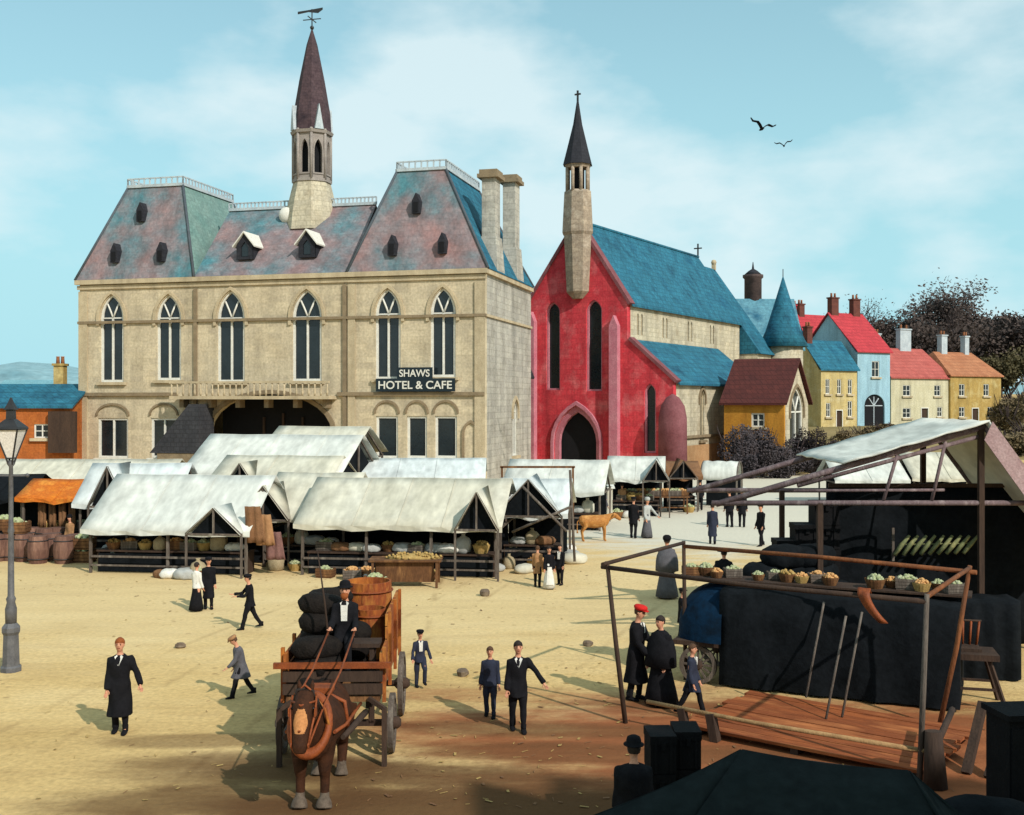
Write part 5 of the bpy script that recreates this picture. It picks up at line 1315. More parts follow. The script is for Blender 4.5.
# calf on the paving
calf_m = mat('tan_calf_coat',(190,132,66),(160,104,48),(206,156,92),scale=3,rough=.7,bump=.15)
cx_,cy_,_ = G(594,541)
cf = thing('calf','tan calf standing side on at the edge of the pale paving','calf',(cx_,cy_,0),math.radians(97))
horse_body(calf_m,1,True).xf(Matrix.Scale(1.02,4)).build('body',calf_m,cf)
tl = MB().tube([(0,.64,1.0),(0,.76,.85),(.02,.76,.5),(.02,.75,.36)],[.03,.022,.018,.045],6); tl.build('tail',calf_m,cf)
e = MB()
for sx in (1,-1): e.sphere((sx*.1,-.98,1.12),.02,6)
e.build('eye',EYE,cf)

# ------------------------------------------------------------------ the cart
WX,WY = -3.15,20.9; WR = math.radians(1.5)
wg = thing('cart','four wheeled wooden cart with orange rails, drawn by the dark horse','cart',(WX,WY,0),WR)
BW,BL,BZ = 1.62,3.7,1.12
MB().box((0,0,BZ),(BW,BL,.1)).build('bed',wood_b,wg)
for sx in (1,-1):
    s_ = MB()
    for z in (BZ+.2,BZ+.44,BZ+.68): s_.box((sx*(BW/2+.02),0,z),(.05,BL,.2))
    if sx > 0:
        for z in (BZ+.91,BZ+1.14): s_.box((sx*(BW/2+.02),.55,z),(.05,BL-1.1,.21))
        for y in (-.6,.6,1.75): s_.box((sx*(BW/2+.07),y,BZ+.8),(.06,.09,.96))
    for y in (-1.75,-.6,.6,1.75): s_.box((sx*(BW/2+.07),y,BZ+.4),(.06,.09,.95))
    s_.build('side_board',wood_o,wg)
fb_ = MB()
for z in (BZ+.18,BZ+.40): fb_.box((0,-BL/2-.03,z),(BW+.1,.05,.18))
fb_.build('front_board',wood_d,wg)
MB().bar((-BW/2-.2,-BL/2-.07,BZ+.60),(BW/2+.2,-BL/2-.07,BZ+.60),.08,.1).build('front_rail',leather,wg)
tb = MB()
for z in (BZ+.18,BZ+.40): tb.box((0,BL/2+.03,z),(BW+.1,.05,.18))
tb.build('tail_board',wood_o,wg)
st = MB().box((0,-1.15,BZ+.82),(BW-.1,.5,.07)); st.build('seat',wood_d,wg)
for sx in (1,-1): MB().box((sx*.62,-1.15,BZ+.42),(.08,.4,.74)).build('seat_support',wood_d,wg)
def wheel(x,y,R_,parent):
    wh = bpy.data.objects.new('wheel',None); C.objects.link(wh); wh.parent = parent; wh.location = (x,y,R_)
    Mx = Matrix.Rotation(PI/2,4,'Z')
    rm = MB(); n=28
    vs=[]
    for i in range(n):
        a=2*PI*i/n
        for dx,q in ((-.045,R_-.09),(.045,R_-.09),(.045,R_),(-.045,R_)): vs.append((dx,q*math.cos(a),q*math.sin(a)))
    rm.add(vs,[(i*4+j,i*4+(j+1)%4,((i+1)%n)*4+(j+1)%4,((i+1)%n)*4+j) for i in range(n) for j in range(4)])
    rm.build('rim',wood_g,wh)
    s2_=MB()
    for k in range(12):
        a=2*PI*k/12; s2_.bar((0,.08*math.cos(a),.08*math.sin(a)),(0,(R_-.08)*math.cos(a),(R_-.08)*math.sin(a)),.05,.04)
    s2_.build('spokes',wood_o if False else wood_g,wh)
    MB().tube([(-.14,0,0),(-.1,0,0),(.1,0,0),(.16,0,0)],[.07,.11,.11,.06],10).build('hub',wood_d,wh)
    return wh
for sx in (1,-1): wheel(sx*(BW/2+.16),1.15,.62,wg); wheel(sx*(BW/2+.16),-1.2,.52,wg)
ax2 = MB().bar((-BW/2-.1,1.15,.62),(BW/2+.1,1.15,.62),.1).bar((-BW/2-.1,-1.2,.52),(BW/2+.1,-1.2,.52),.1)
for sx in (-.6,.6): ax2.bar((sx,-1.7,.98),(sx,1.7,.98),.1,.14); ax2.bar((sx,1.15,.62),(sx,1.15,1.0),.1); ax2.bar((sx,-1.2,.52),(sx,-1.2,1.0),.1)
ax2.build('undercarriage',wood_d,wg)
for sx in (1,-1): MB().tube([(sx*.55,-1.7,.85),(sx*.56,-2.4,.98),(sx*.50,-3.5,1.08),(sx*.44,-3.95,1.1)],[.055,.055,.05,.04],8).build('shaft',wood_d,wg)
for sx in (1,-1):
    MB().box((sx*.9,-1.98,.5),(.085,.1,1.0)).bar((sx*.9,-1.98,.98),(sx*.62,-1.88,1.14),.07).build('prop_stick',wood_d,wg)
CM = Matrix.Translation((WX,WY,0)) @ Matrix.Rotation(WR,4,'Z')
# load: dark sacks stacked high, orange tubs behind the driver
coal_m = mat('sooty_sack',(26,24,24),(44,38,34),(16,16,18),scale=3,bump=.5,k=.6,spec=.1)
def pillow(lx,ly,h,seed,amp=.07):
    """a filled sack lying on its side: rounded box with pinched ears and creases"""
    mb = MB(); n=18; vs=[]; m=12
    for i in range(m+1):
        t=-1+2*i/m; e=max(.03,(1-abs(t)**3.2))**.55
        for k in range(n):
            a=2*PI*k/n; c,s_=math.cos(a),math.sin(a)
            y=math.copysign(abs(c)**.7,c)*ly*e*(.9+.1*e); z=math.copysign(abs(s_)**.75,s_)*h*e
            if abs(t)>.9: y*=1.25
            p=Vector((t*lx,y,z)); f=1+amp*mnoise.noise(Vector((p.x*6+seed,p.y*6,p.z*6)))*2
            vs.append((p.x,p.y*f,max(-h*.8,p.z*f)+h*.8))
    mb.add(vs,[(i*n+k,(i+1)*n+k,(i+1)*n+(k+1)%n,i*n+(k+1)%n) for i in range(m) for k in range(n)],0,True)
    mb.f.append(list(range(n))); mb.m.append(0); mb.sm.append(True); mb.f.append([m*n+k for k in range(n)][::-1]); mb.m.append(0); mb.sm.append(True)
    return mb
skms = [pillow(.46,.33,.21,q*7).mesh('coal_sack',coal_m) for q in range(3)]
spots = []
for lay in range(5):
    for (x,y) in ((-.34,-1.62),(-.36,-.75),(-.36,-.05),(-.36,.65),(.05,-.3),(.0,1.2)):
        if lay >= 3 and (y < -1 or x > -.1): continue
        if lay == 4 and y > .3: continue
        if x > -.1 and lay > 2: continue
        if y > 1 and lay > 1: continue
        if x > -.1 and lay == 2 and y > 0: continue
        spots.append((x+rnd.uniform(-.07,.07),y+rnd.uniform(-.08,.08),BZ+.055+.30*lay))
for k,(x,y,z) in enumerate(spots):
    o = bpy.data.objects.new('coal_sack',skms[k%3]); C.objects.link(o); p = CM@Vector((x,y,z)); o.location = p
    o.rotation_euler = (rnd.uniform(-.12,.12),rnd.uniform(-.15,.15),WR+rnd.choice((0,1.57,0))+rnd.uniform(-.35,.35))
    tag(o,'sooty black sack in the heap on the cart beside the driver','sack','black sacks on the cart')
def make_tub(label,loc,h,r_,rz=0):
    t = thing('wooden_tub',label,'tub',loc,rz)
    prof=[(r_*.94,0),(r_*1.04,h*.35),(r_*1.08,h*.6),(r_*1.04,h)]
    mb=MB(); n=26; vs=[]
    for z_,rr in ((0,.92),(h*.35,1.03),(h*.6,1.06),(h,1.02)):
        for k in range(n):
            a=2*PI*k/n; q=r_*rr*(1 if k%2 else .985); vs.append((q*math.cos(a),q*math.sin(a),z_))
    for z_,rr in ((h,.93),(h*.12,.86)):
        for k in range(n):
            a=2*PI*k/n; vs.append((r_*rr*math.cos(a),r_*rr*math.sin(a),z_))
    fs=[(i*n+k,i*n+(k+1)%n,(i+1)*n+(k+1)%n,(i+1)*n+k) for i in range(5) for k in range(n)]
    mb.add(vs,fs); mb.f.append(list(range(5*n,6*n))); mb.m.append(0); mb.sm.append(False)
    mb.build('staves',wood_o,t)
    for z_ in (.14,.5,.88):
        torus(MB(),(0,0,h*z_),r_*(1.06 if z_!=.5 else 1.09),.022,Matrix.Rotation(PI/2,4,'X'),26,5,sz=1).build('hoop',leather,t)
    return t
make_tub('tall orange wooden tub with brown hoops standing at the back of the cart',CM@Vector((.30,1.2,BZ+.05)),1.5,.45)
make_tub('shorter orange tub wedged behind the driver on the cart',CM@Vector((.42,.42,BZ+.05)),1.1,.29)
# driver, seated
dloc = CM@Vector((.12,-1.12,BZ+.86))
dr_,DJ,DM = person('bearded cart driver in a black coat, white shirt and bowler holding the reins',0,0,1.76,math.degrees(WR),((1.35,1.35),(1.3,1.3)),((.35,.12,1.0),(.45,.12,.9)),coat=cl_black,trousers=cl_black,hat='bowler',hair=hair_d,shirt=True,loc=(dloc.x,dloc.y,dloc.z),seat=.13,bulk=1.15)
MB().rings([(0,-.05,-.052,.016,.014),(0,-.048,-.03,.036,.026),(0,-.04,.0,.042,.034),(0,-.036,.016,.03,.026)],12).xf(Matrix.Translation((0,-.02,.13+.385*1.76+.03))@Matrix.Scale(1.76,4)).build('beard',hair_g,dr_)
# reins from his hands to the bit
HMx = Matrix.Translation(horse.location)@Matrix.Rotation(HRZ,4,'Z')
rn = thing('reins','tan leather reins running from the driver down to the horse','reins',tuple(DM@((DJ['wr',1]+DJ['wr',-1])/2)))
off = Vector(rn.location)
for s in (1,-1):
    a = DM@(DJ['wr',s]+DJ['hd',s]*.09); b_ = HMx@Vector((s*.24,-1.02,1.66)); c_ = HMx@Vector((s*.13,-1.64,1.24))
    m = a.lerp(b_,.5)-Vector((0,0,.1))
    MB().tube([a-off,m-off,b_-off,c_-off],[(.018,.008)]*4,6).build('strap',leather,rn)
wp = DM@(DJ['wr',-1]+DJ['hd',-1]*.07)
tag(MB().tube([(0,0,-.25),(-.1,.1,.5),(-.24,.22,1.35)],[.022,.018,.008],6).build('whip',wood_d),'thin dark whip upright in the hand of the cart driver','whip').location = wp
# ------------------------------------------------------------------ market stalls
def canopy(W, D_, eh, rh, gables=(), sag=.07, over=.25, seed=0, skew=0.0):
    """pitched canvas over a frame: front eave at y = 0, ridge at D/2; optional small front gables (x, half width, apex height)"""
    r = random.Random(seed); mb = MB()
    nx = max(8, int(W*2)); ny = 6
    def z_at(u, v):      # v 0 eave .. 1 ridge
        z = eh+(rh-eh)*v
        z -= sag*(1-abs(math.cos(u*PI*max(1,round(W/3.0)))))*(.35+.65*math.sin(PI*min(v+.15,1)))
        return z
    for side in (0,1):
        o = len(mb.v)
        for j in range(ny+1):
            v = j/ny
            for i in range(nx+1):
                u = i/nx
                x = -over+u*(W+2*over)+skew*v
                y = (-over+(D_/2+over)*v) if side == 0 else (D_+over-(D_/2+over)*v)
                mb.v.append((x,y,z_at(u,v)+ (r.uniform(-.012,.012) if 0<j<ny else 0)-(.06*(1-abs(math.cos(u*PI*max(1,round(W/2)))))) if j==0 else z_at(u,v)+r.uniform(-.012,.012)*(0<j<ny)))
        for j in range(ny):
            for i in range(nx):
                mb.f.append([o+j*(nx+1)+i,o+j*(nx+1)+i+1,o+(j+1)*(nx+1)+i+1,o+(j+1)*(nx+1)+i]); mb.m.append(0); mb.sm.append(True)
    # hanging valance along the front eave
    o = len(mb.v)
    for i in range(nx+1):
        x,y,z = mb.v[i]; mb.v.append((x,y-.004,z-.005)); mb.v.append((x,y+.03*math.sin(i*2.7),z-.17-.04*math.sin(i*1.9)))
    for i in range(nx): mb.f.append([o+2*i,o+2*i+1,o+2*i+3,o+2*i+2]); mb.m.append(0); mb.sm.append(False)
    # sewn seams, a narrow strip lying on the cloth
    for k in range(1,max(2,int(W/1.6))):
        i = round(nx*k/max(2,int(W/1.6)))
        if 0 < i < nx: mb.tube([Vector(mb.v[j*(nx+1)+i])+Vector((0,-.01,.012)) for j in range(ny+1)],.016,4)
    for (c,hw,a) in gables:
        ya = (a-eh)/(rh-eh)*(D_/2+over)-over+.12
        f = -over-.35
        mb.add([(c-hw,f,eh-.1),(c,f,a),(c,ya,a),(c-hw,-over,eh-.02),(c+hw,f,eh-.1),(c+hw,-over,eh-.02)],[(0,1,2,3),(4,5,2,1)],0,True)
    return mb
def stall(label, x0, x1, py_base, py_eave, py_ridge, D_, cm=canvas, gables=(), rz=0.0, seed=0, group=None, right_cloth=True, counter=True, back=True, skirt=True, skew=0.0, name='market_stall'):
    """x0, x1: pixel columns of the front posts"""
    Y = CH*F/(py_base-HOR); X0 = at(x0,Y); W = at(x1,Y)-X0
    eh = zat(py_eave,Y); rh = zat(py_ridge,Y+D_/2)
    t = thing(name, label, 'market stall', (X0,Y,0), rz, group)
    gl = [(at(c,Y)-X0, hw*Y/F, zat(a,Y-.4)) for c,hw,a in gables]
    cv = canopy(W,D_,eh,rh,gl,seed=seed,skew=skew).build('canvas_roof',cm,t)
    md = cv.modifiers.new('thick','SOLIDIFY'); md.thickness = .015; md.offset = -1
    n = max(2, round(W/2.6)+1)
    for k in range(n):
        x = W*k/(n-1)
        for y,h in ((.05,eh-.08),(D_-.05,eh-.08)):
            MB().bar((x,y,0),(x+rnd.uniform(-.03,.03),y,h),.09).build('post',wood_g,t)
    for x in (0,W):
        MB().bar((x,.05,eh-.12),(x,D_/2,rh-.1),.08).bar((x,D_-.05,eh-.12),(x,D_/2,rh-.1),.08).bar((x,.05,eh-.2),(x,D_-.05,eh-.2),.08).bar((x,D_/2,eh-.2),(x,D_/2,rh-.12),.07).build('gable_frame',wood_g,t)
    for x in ((0.04,W-.04) if right_cloth else (0.04,)):
        s_ = -1 if x < 1 else 1
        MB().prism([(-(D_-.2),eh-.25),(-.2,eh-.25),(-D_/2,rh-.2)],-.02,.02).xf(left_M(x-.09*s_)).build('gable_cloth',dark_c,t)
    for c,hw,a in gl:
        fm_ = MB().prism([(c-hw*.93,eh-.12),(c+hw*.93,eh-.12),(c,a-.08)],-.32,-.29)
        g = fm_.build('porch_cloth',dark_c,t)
        MB().bar((c-hw,-.5,0),(c-hw,-.5,eh-.05),.07).bar((c+hw,-.5,0),(c+hw,-.5,eh-.05),.07).bar((c-hw,-.52,eh-.1),(c+hw,-.52,eh-.1),.07).bar((c,-.52,eh-.1),(c,-.52,a-.06),.06).bar((c-hw,-.54,eh-.08),(c,-.54,a-.04),.06).bar((c+hw,-.54,eh-.08),(c,-.54,a-.04),.06).build('porch_frame',wood_g,t)
    if back:
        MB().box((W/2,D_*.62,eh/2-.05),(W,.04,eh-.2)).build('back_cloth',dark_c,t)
    if counter:
        c = MB().box((W/2,.75,.78),(W-.2,.95,.06))
        for k in range(n): c.box((.15+(W-.3)*k/(n-1),.75,.375),(.08,.8,.75))
        co = c.build('counter',wood_d,t)
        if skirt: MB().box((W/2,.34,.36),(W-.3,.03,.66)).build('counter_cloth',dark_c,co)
        MB().bar((.05,-.02,.62),(W-.05,-.02,.62),.07).bar((.05,-.02,.3),(W-.05,-.02,.3),.06).build('front_rail',wood_g,t)
    return t, X0, Y, W, eh, rh
# -- protos for goods
def basket_proto():
    mb=MB(); n=16; vs=[]
    for z,r_ in ((0,.2),(.1,.24),(.22,.28),(.28,.29)):
        for k in range(n): a=2*PI*k/n; vs.append((r_*math.cos(a)*(1+.02*(k%2)),r_*math.sin(a)*(1+.02*(k%2)),z))
    mb.add(vs,[(i*n+k,i*n+(k+1)%n,(i+1)*n+(k+1)%n,(i+1)*n+k) for i in range(3) for k in range(n)])
    mb.f.append(list(range(n))[::-1]); mb.m.append(0); mb.sm.append(False)
    return mb
def heap(rx,ry,h,r_,n,seed):
    q=random.Random(seed); mb=MB().rings([(0,0,0,rx*.9,ry*.9),(0,0,h*.4,rx*.65,ry*.65),(0,0,h*.7,rx*.25,ry*.25)],10)
    for k in range(n):
        a=q.uniform(0,2*PI); t=math.sqrt(q.random())*.92
        mb.sphere((rx*t*math.cos(a),ry*t*math.sin(a),h*(1-t*t)*.8+r_*.3),r_*q.uniform(.8,1.2),6)
    return mb
def crate_mb(w_,d_,h_):
    mb=MB().box((0,0,.02),(w_-.04,d_-.04,.03))
    k=3
    for i in range(k):
        z=.05+(h_-.06)*(i+.45)/k
        for s_ in (1,-1):
            mb.box((0,s_*(d_/2-.012),z),(w_,.022,h_/k*.72)); mb.box((s_*(w_/2-.012),0,z),(.022,d_-.05,h_/k*.72))
    for sx in (1,-1):
        for sy in (1,-1): mb.box((sx*(w_/2-.04),sy*(d_/2-.045),h_/2),(.045,.045,h_))
    return mb
GP = {}
def proto(kind, v=0):
    key=(kind,v)
    if key in GP: return GP[key]
    hold = bpy.data.objects.new('produce_basket' if kind=='basket' else kind, None)
    if kind=='basket':
        parts=[('wicker',basket_proto().mesh('wicker',straw if v%2 else wood_b)),('produce',heap(.25,.25,.2,.06,26,v).xf(Matrix.Translation((0,0,.2))).mesh('produce',[veg_m,fruit_m,straw][v%3]))]
    elif kind=='crate':
        parts=[('slatted_box',crate_mb(.62,.44,.34).mesh('slatted_box',wood_b if v%2 else wood_g)),('produce',heap(.28,.2,.16,.06,24,v+9).xf(Matrix.Translation((0,0,.24))).mesh('produce',[fruit_m,veg_m,veg_m][v%3]))]
    elif kind=='sack':
        mb=MB(); n=18
        secs=[(.0,.20,.16),(.05,.27,.21),(.2,.29,.23),(.38,.27,.21),(.5,.2,.15),(.55,.09,.07),(.6,.05,.045),(.66,.085,.06),(.665,.02,.02)]
        for z,rx,ry in secs:
            for k in range(n):
                a=2*PI*k/n; c,s_=math.cos(a),math.sin(a)
                x=math.copysign(abs(c)**.75,c)*rx; y=math.copysign(abs(s_)**.75,s_)*ry
                f=1+.14*mnoise.noise(Vector((x*7+v*3,y*7,z*6)))+.05*math.sin(a*7+v)*(z>.3)
                mb.v.append((x*f+.05*z*math.sin(v*2.1),y*f,z))
        for i in range(len(secs)-1):
            for k in range(n): mb.f.append([i*n+k,i*n+(k+1)%n,(i+1)*n+(k+1)%n,(i+1)*n+k]); mb.m.append(0); mb.sm.append(True)
        parts=[('sack',mb.mesh('grain_sack',[sack_m,cl_pale,canvas2][v%3]))]
    elif kind=='bundle':
        parts=[('bundle',pillow(.4,.27,.17,v*5,.1).mesh('cloth_bundle',[cl_white,cl_pale,brown_c,canvas2][v%4]))]
    GP[key]=parts; return parts
def goods(kind, v, loc, label, group, rz=0, s=1.0):
    parts=proto(kind,v)
    nm={'basket':'produce_basket','crate':'produce_crate','sack':'grain_sack','bundle':'cloth_bundle'}[kind]
    cat={'basket':'basket','crate':'crate','sack':'sack','bundle':'bundle'}[kind]
    if len(parts)==1:
        o=bpy.data.objects.new(nm,parts[0][1]); C.objects.link(o); o.location=loc; o.rotation_euler=(0,0,rz); o.scale=(s,)*3
        return tag(o,label,cat,group)
    t=thing(nm,label,cat,loc,rz,group); t.scale=(s,)*3
    for n_,me in parts:
        o=bpy.data.objects.new(n_,me); C.objects.link(o); o.parent=t
    return t
def stock(info, nm, seed, kinds=('basket','crate','sack','bundle')):
    """goods on the counter and on the ground in front"""
    t,X0,Y,W,eh,rh = info; q=random.Random(seed); rz_=t.rotation_euler.z
    n=int(W/.62)
    def L_(x,y,z): c,s_=math.cos(rz_),math.sin(rz_); return (X0+c*x-s_*y, Y+s_*x+c*y, z)
    for k in range(n):
        x=.4+(W-.8)*(k+.5)/n+q.uniform(-.06,.06)
        kd=q.choice(kinds); v=q.randrange(6)
        desc={'basket':'wicker basket heaped with produce','crate':'slatted crate of produce','sack':'pale sack standing','bundle':'tied cloth bundle'}[kd]
        goods(kd,v,L_(x,.62+q.uniform(-.1,.12),.815),f'{desc} on the counter of {nm}',f'{kd}s on the counter of {nm}',rz_+q.uniform(-.3,.3),q.uniform(.85,1.1))
    for k in range(int(n*.7)):
        x=.3+(W-.6)*q.random(); kd=q.choice(('crate','sack','basket','bundle')); v=q.randrange(6)
        desc={'basket':'wicker basket','crate':'slatted crate','sack':'bulging sack','bundle':'cloth bundle'}[kd]
        goods(kd,v,L_(x,-.5+q.uniform(-.35,.12),.002),f'{desc} on the ground before {nm}',f'{kd}s on the ground before {nm}',q.uniform(-.6,.6),q.uniform(.9,1.2))
# ---- front row
A_=stall('long white stall with a single low peaked porch, nearest the street lamp',90,252,573,528,474,5.0,canvas,[(225,28,505)],seed=1,rz=-.13)
stock(A_,'the long white stall',1)
B_=stall('white stall with a peaked porch hung with brown cloths, between two long stalls',264,345,567,516,472,4.6,canvas2,[(268,26,485)],seed=2,rz=-.13)
stock(B_,'the stall hung with brown cloths',2)
C_=stall('wide cream stall in front of the hall windows with a pointed dark porch',302,498,575,523,477,5.2,canvas2,[(481,21,489)],seed=3,rz=-.13)
stock(C_,'the wide cream stall',3)
D__=stall('white stall with a tall open gable and crossed poles beside the heaps of white goods',500,562,567,512,478,4.0,canvas3,[(530,33,478)],seed=4,rz=-.13)
stock(D__,'the stall with crossed poles',4,('bundle','sack','basket'))
# crossed poles leaning at that stall
for k,(a,b_,lb) in enumerate((((522,486,2.4),(566,530,.2),'long pale pole slanting down from the open gable of the crossed pole stall'),((512,532,1.0),(572,505,1.7),'pale pole lying level across the open gable of the crossed pole stall'),((570,470,3.1),(574,560,0.0),'upright pale pole standing free beyond the crossed pole stall'))):
    Y=39.3+k*.5
    pa=Vector((at(a[0],Y),Y,max(0,zat(a[1],Y)))); pb=Vector((at(b_[0],Y),Y-.4,max(0.03,zat(b_[1],Y))))
    o=MB().tube([pa-pb,(pa-pb)*.5,(0,0,0)],.05,7).build('wooden_pole',wood_g); o.location=pb; tag(o,lb,'pole')
# hanging brown cloths
for k,(px,py,hh,lb) in enumerate(((258,520,1.3,'brown cloth hanging under the dark peaked porch'),(268,528,1.1,'smaller tan cloth pinned next to the hanging brown cloth'),(278,545,1.0,'mauve brown cloth draped to the ground at the porch corner'))):
    Y=40.2+.1*k; w_=.55
    mb=MB()
    for j in range(7):
        for i in range(9):
            u=i/8; v=j/6
            mb.v.append(((u-.5)*w_*(1+.25*v)+.12*v,.06*math.sin(u*14+v*2),-hh*v))
    for j in range(6):
        for i in range(8): mb.f.append([j*9+i,j*9+i+1,(j+1)*9+i+1,(j+1)*9+i]); mb.m.append(0); mb.sm.append(True)
    o=mb.build('hanging_cloth',[brown_c,cl_brown,mat('mauve_cloth',(128,92,84),(100,70,66),scale=3,bump=.3)][k]); o.location=(at(px,Y),Y-.9,max(hh,zat(py-16,Y)))
    md=o.modifiers.new('thick','SOLIDIFY'); md.thickness=.015
    tag(o,lb,'cloth')
# ---- second row and behind
G_=stall('small white stall with a steep dark gable, behind the long single porch stall',80,172,556,503,463,4.0,canvas3,[(112,19,465)],seed=5)
stock(G_,'the small steep gabled stall',5)
F_=stall('tall white marquee with a dark end gable in front of the hall entrance',186,345,546,474,434,5.5,canvas,[],seed=6,counter=False,rz=-.2)
F0=stall('highest white marquee rising close under the hall balcony',262,352,536,456,426,5.0,canvas2,[],seed=7,counter=False,rz=-.2)
FS=stall('low white stall with one small dark gable below the tall marquee',215,330,551,480,455,3.6,canvas2,[(246,14,462)],seed=8,counter=False,rz=-.15)
M_=stall('pale flat topped stall along the hall front below the square windows',352,480,541,477,458,3.6,canvas3,[],seed=9,counter=False)
H_=stall('long low white awning reaching past the lamp in front of the orange warehouse',-70,165,529,480,459,4.0,canvas2,[],seed=10,counter=False)
HL=stall('dark gabled stall at the picture edge behind the lamp post',-30,22,549,498,474,3.6,dark_c,[],seed=11)
O_=stall('small stall under a ragged orange awning beside the lamp post',23,90,550,497,479,3.0,orange_c,[],seed=12)
stock(O_,'the orange awning stall',12,('crate','basket'))
for k,(px,w_) in enumerate(((42,.34),(52,.3),(62,.3),(72,.28))):
    Y=O_[2]+.25
    mb=MB()
    for j in range(5):
        for i in range(7): mb.v.append(((i/6-.5)*w_,.05*math.sin(i*2.1+k),-1.15*j/4))
    for j in range(4):
        for i in range(6): mb.f.append([j*7+i,j*7+i+1,(j+1)*7+i+1,(j+1)*7+i]); mb.m.append(0); mb.sm.append(True)
    o=mb.build('hanging_cloth',brown_c); o.location=(at(px,Y),Y,O_[4]-.15); md=o.modifiers.new('thick','SOLIDIFY'); md.thickness=.015
    tag(o,'strip of brown cloth hanging from the orange awning','cloth','cloth strips under the orange awning')
I_=stall('white stall with a bare pole frame in front of the red church door',506,600,529,490,459,4.4,canvas,[],seed=13,rz=-.2)
stock(I_,'the bare framed stall',13)
fr=thing('goalpost_rack','bare brown pole rack standing before the white stall by the church',"rack",G(540,545),0)
Y=fr.location.y; wpx=lambda p: at(p,Y)-fr.location.x
fr_h=zat(467,Y)
MB().bar((wpx(500),0,fr_h),(wpx(575),0,fr_h),.09).build('top_rail',wood_b,fr)
for p in (502,573): MB().bar((wpx(p),0,0),(wpx(p),0,fr_h),.09).build('post',wood_b,fr)
J_=stall('white stall with a dark gable beside the church buttress',610,660,516,478,456,4.0,canvas,[(656,13,459)],seed=14,rz=-.15); stock(J_,'the stall by the buttress',14,('crate','basket'))
K_=stall('little brown gabled stall between the buttress stall and the arched awning',668,698,511,476,461,3.0,brown_c,[(682,14,460)],seed=15); stock(K_,'the little brown stall',15,('crate','basket'))
R_=stall('white stall in the distance seen between the bare rafters of the canopied stall',838,905,506,480,458,4.0,canvas,[],seed=21)
R2=stall('second distant white stall under the canvas peak of the canopied stall',915,985,504,478,452,4.4,canvas2,[],seed=22)
# barrel-vaulted awning
Y=CH*F/(509-HOR); X0=at(700,Y); W=at(737,Y)-X0
ba=thing('arched_awning','white barrel shaped awning on hoops beside the dark hedge','market stall',(X0,Y,0),math.radians(-18))
mb=MB(); n=12; e0=zat(480,Y); rr=zat(462,Y)-e0
for i in range(9):
    for k in range(n+1):
        a=PI*k/n; mb.v.append((W*i/8,1.4-1.4*math.cos(a),e0+rr*math.sin(a)+.03*math.sin(i*2.3)))
for i in range(8):
    for k in range(n): mb.f.append([i*(n+1)+k,(i+1)*(n+1)+k,(i+1)*(n+1)+k+1,i*(n+1)+k+1]); mb.m.append(0); mb.sm.append(True)
o=mb.build('canvas_roof',canvas,ba); o.modifiers.new('thick','SOLIDIFY').thickness=.03
mb=MB()
for x in (.03,W-.03): mb.tube([(x,1.4-1.38*math.cos(PI*k/n),e0+(rr-.03)*math.sin(PI*k/n)) for k in range(n+1)],.05,6)
mb.build('hoop',wood_g,ba)
for x in (.05,W-.05):
    for y in (.04,2.76): MB().bar((x,y,0),(x,y,e0),.09).build('post',wood_g,ba)
MB().box((W/2,2.2,e0/2),(W-.1,.04,e0-.1)).build('back_cloth',dark_c,ba)
# fruit counter and the cream booth in front of the church
def table(label,px0,px1,py,h,d_,m,topm=None,name='trestle_table',splay=.12):
    Y=CH*F/(py-HOR); X0=at(px0,Y); W=at(px1,Y)-X0
    t=thing(name,label,'table',(X0,Y,0))
    MB().box((W/2,d_/2,h-.03),(W,d_,.06)).build('tabletop',topm or m,t)
    for x in (.15,W-.15):
        for y,s_ in ((.08,-1),(d_-.08,1)): MB().bar((x,y+s_*splay,0),(x,y,h-.06),.08).build('leg',m,t)
    MB().bar((.15,d_/2,.3),(W-.15,d_/2,.3),.06).build('stretcher',m,t)
    return t,X0,Y,W
T1=table('long counter of russet fruit in front of the church, between booth and paving',618,690,514,.95,1.2,wood_b)
for k in range(13):
    goods('crate',k%3*2 if k%4 else 3,(T1[1]+.4+k*.44*(T1[3]-.8)/(.44*12)*1.0,T1[2]+.5,.95),'crate of russet fruit on the long church counter','crates on the church counter',rnd.uniform(-.1,.1),1.0)
T2=table('pale topped table reaching toward the hedge by the arched awning',676,748,506,1.05,1.3,wood_g,white_p)
Y=CH*F/(521-HOR)
cb=thing('canvas_booth','square cream canvas booth standing open beside the tan calf','booth',(at(598,Y),Y,0),.1)
bw=30*Y/F
MB().wall([(-bw/2,0),(bw/2,0),(bw/2*.96,1.75),(-bw/2*.96,1.75)],[],0,.03).box((-bw/2+.05,.9,.87),(.04,1.75,1.74)).box((bw/2-.05,.9,.87),(.04,1.75,1.74)).build('canvas_wall',canvas2,cb)
gable_roof(MB(),bw,1.8,1.78,2.15,.1,.03,x0=-bw/2).build('canvas_roof',canvas,cb)
# straw table before the wide cream stall
T3=table('rough brown table strewn with straw in front of the wide cream stall',368,441,588,.92,1.1,wood_b)
MB().box((T3[3]/2,.2,.5),(T3[3]-.5,.04,.66)).build('front_panel',wood_b,T3[0])
tag(heap(1.1,.42,.22,.05,50,4).build('straw_heap',straw),'loose yellow straw heaped on the rough brown table','straw').location=(T3[1]+T3[3]*.6,T3[2]+.55,.92)
goods('crate',1,(T3[1]+.3,T3[2]-.35,.002),'orange brown crate on the ground at one end of the straw table','crates by the straw table',.1,1.3)
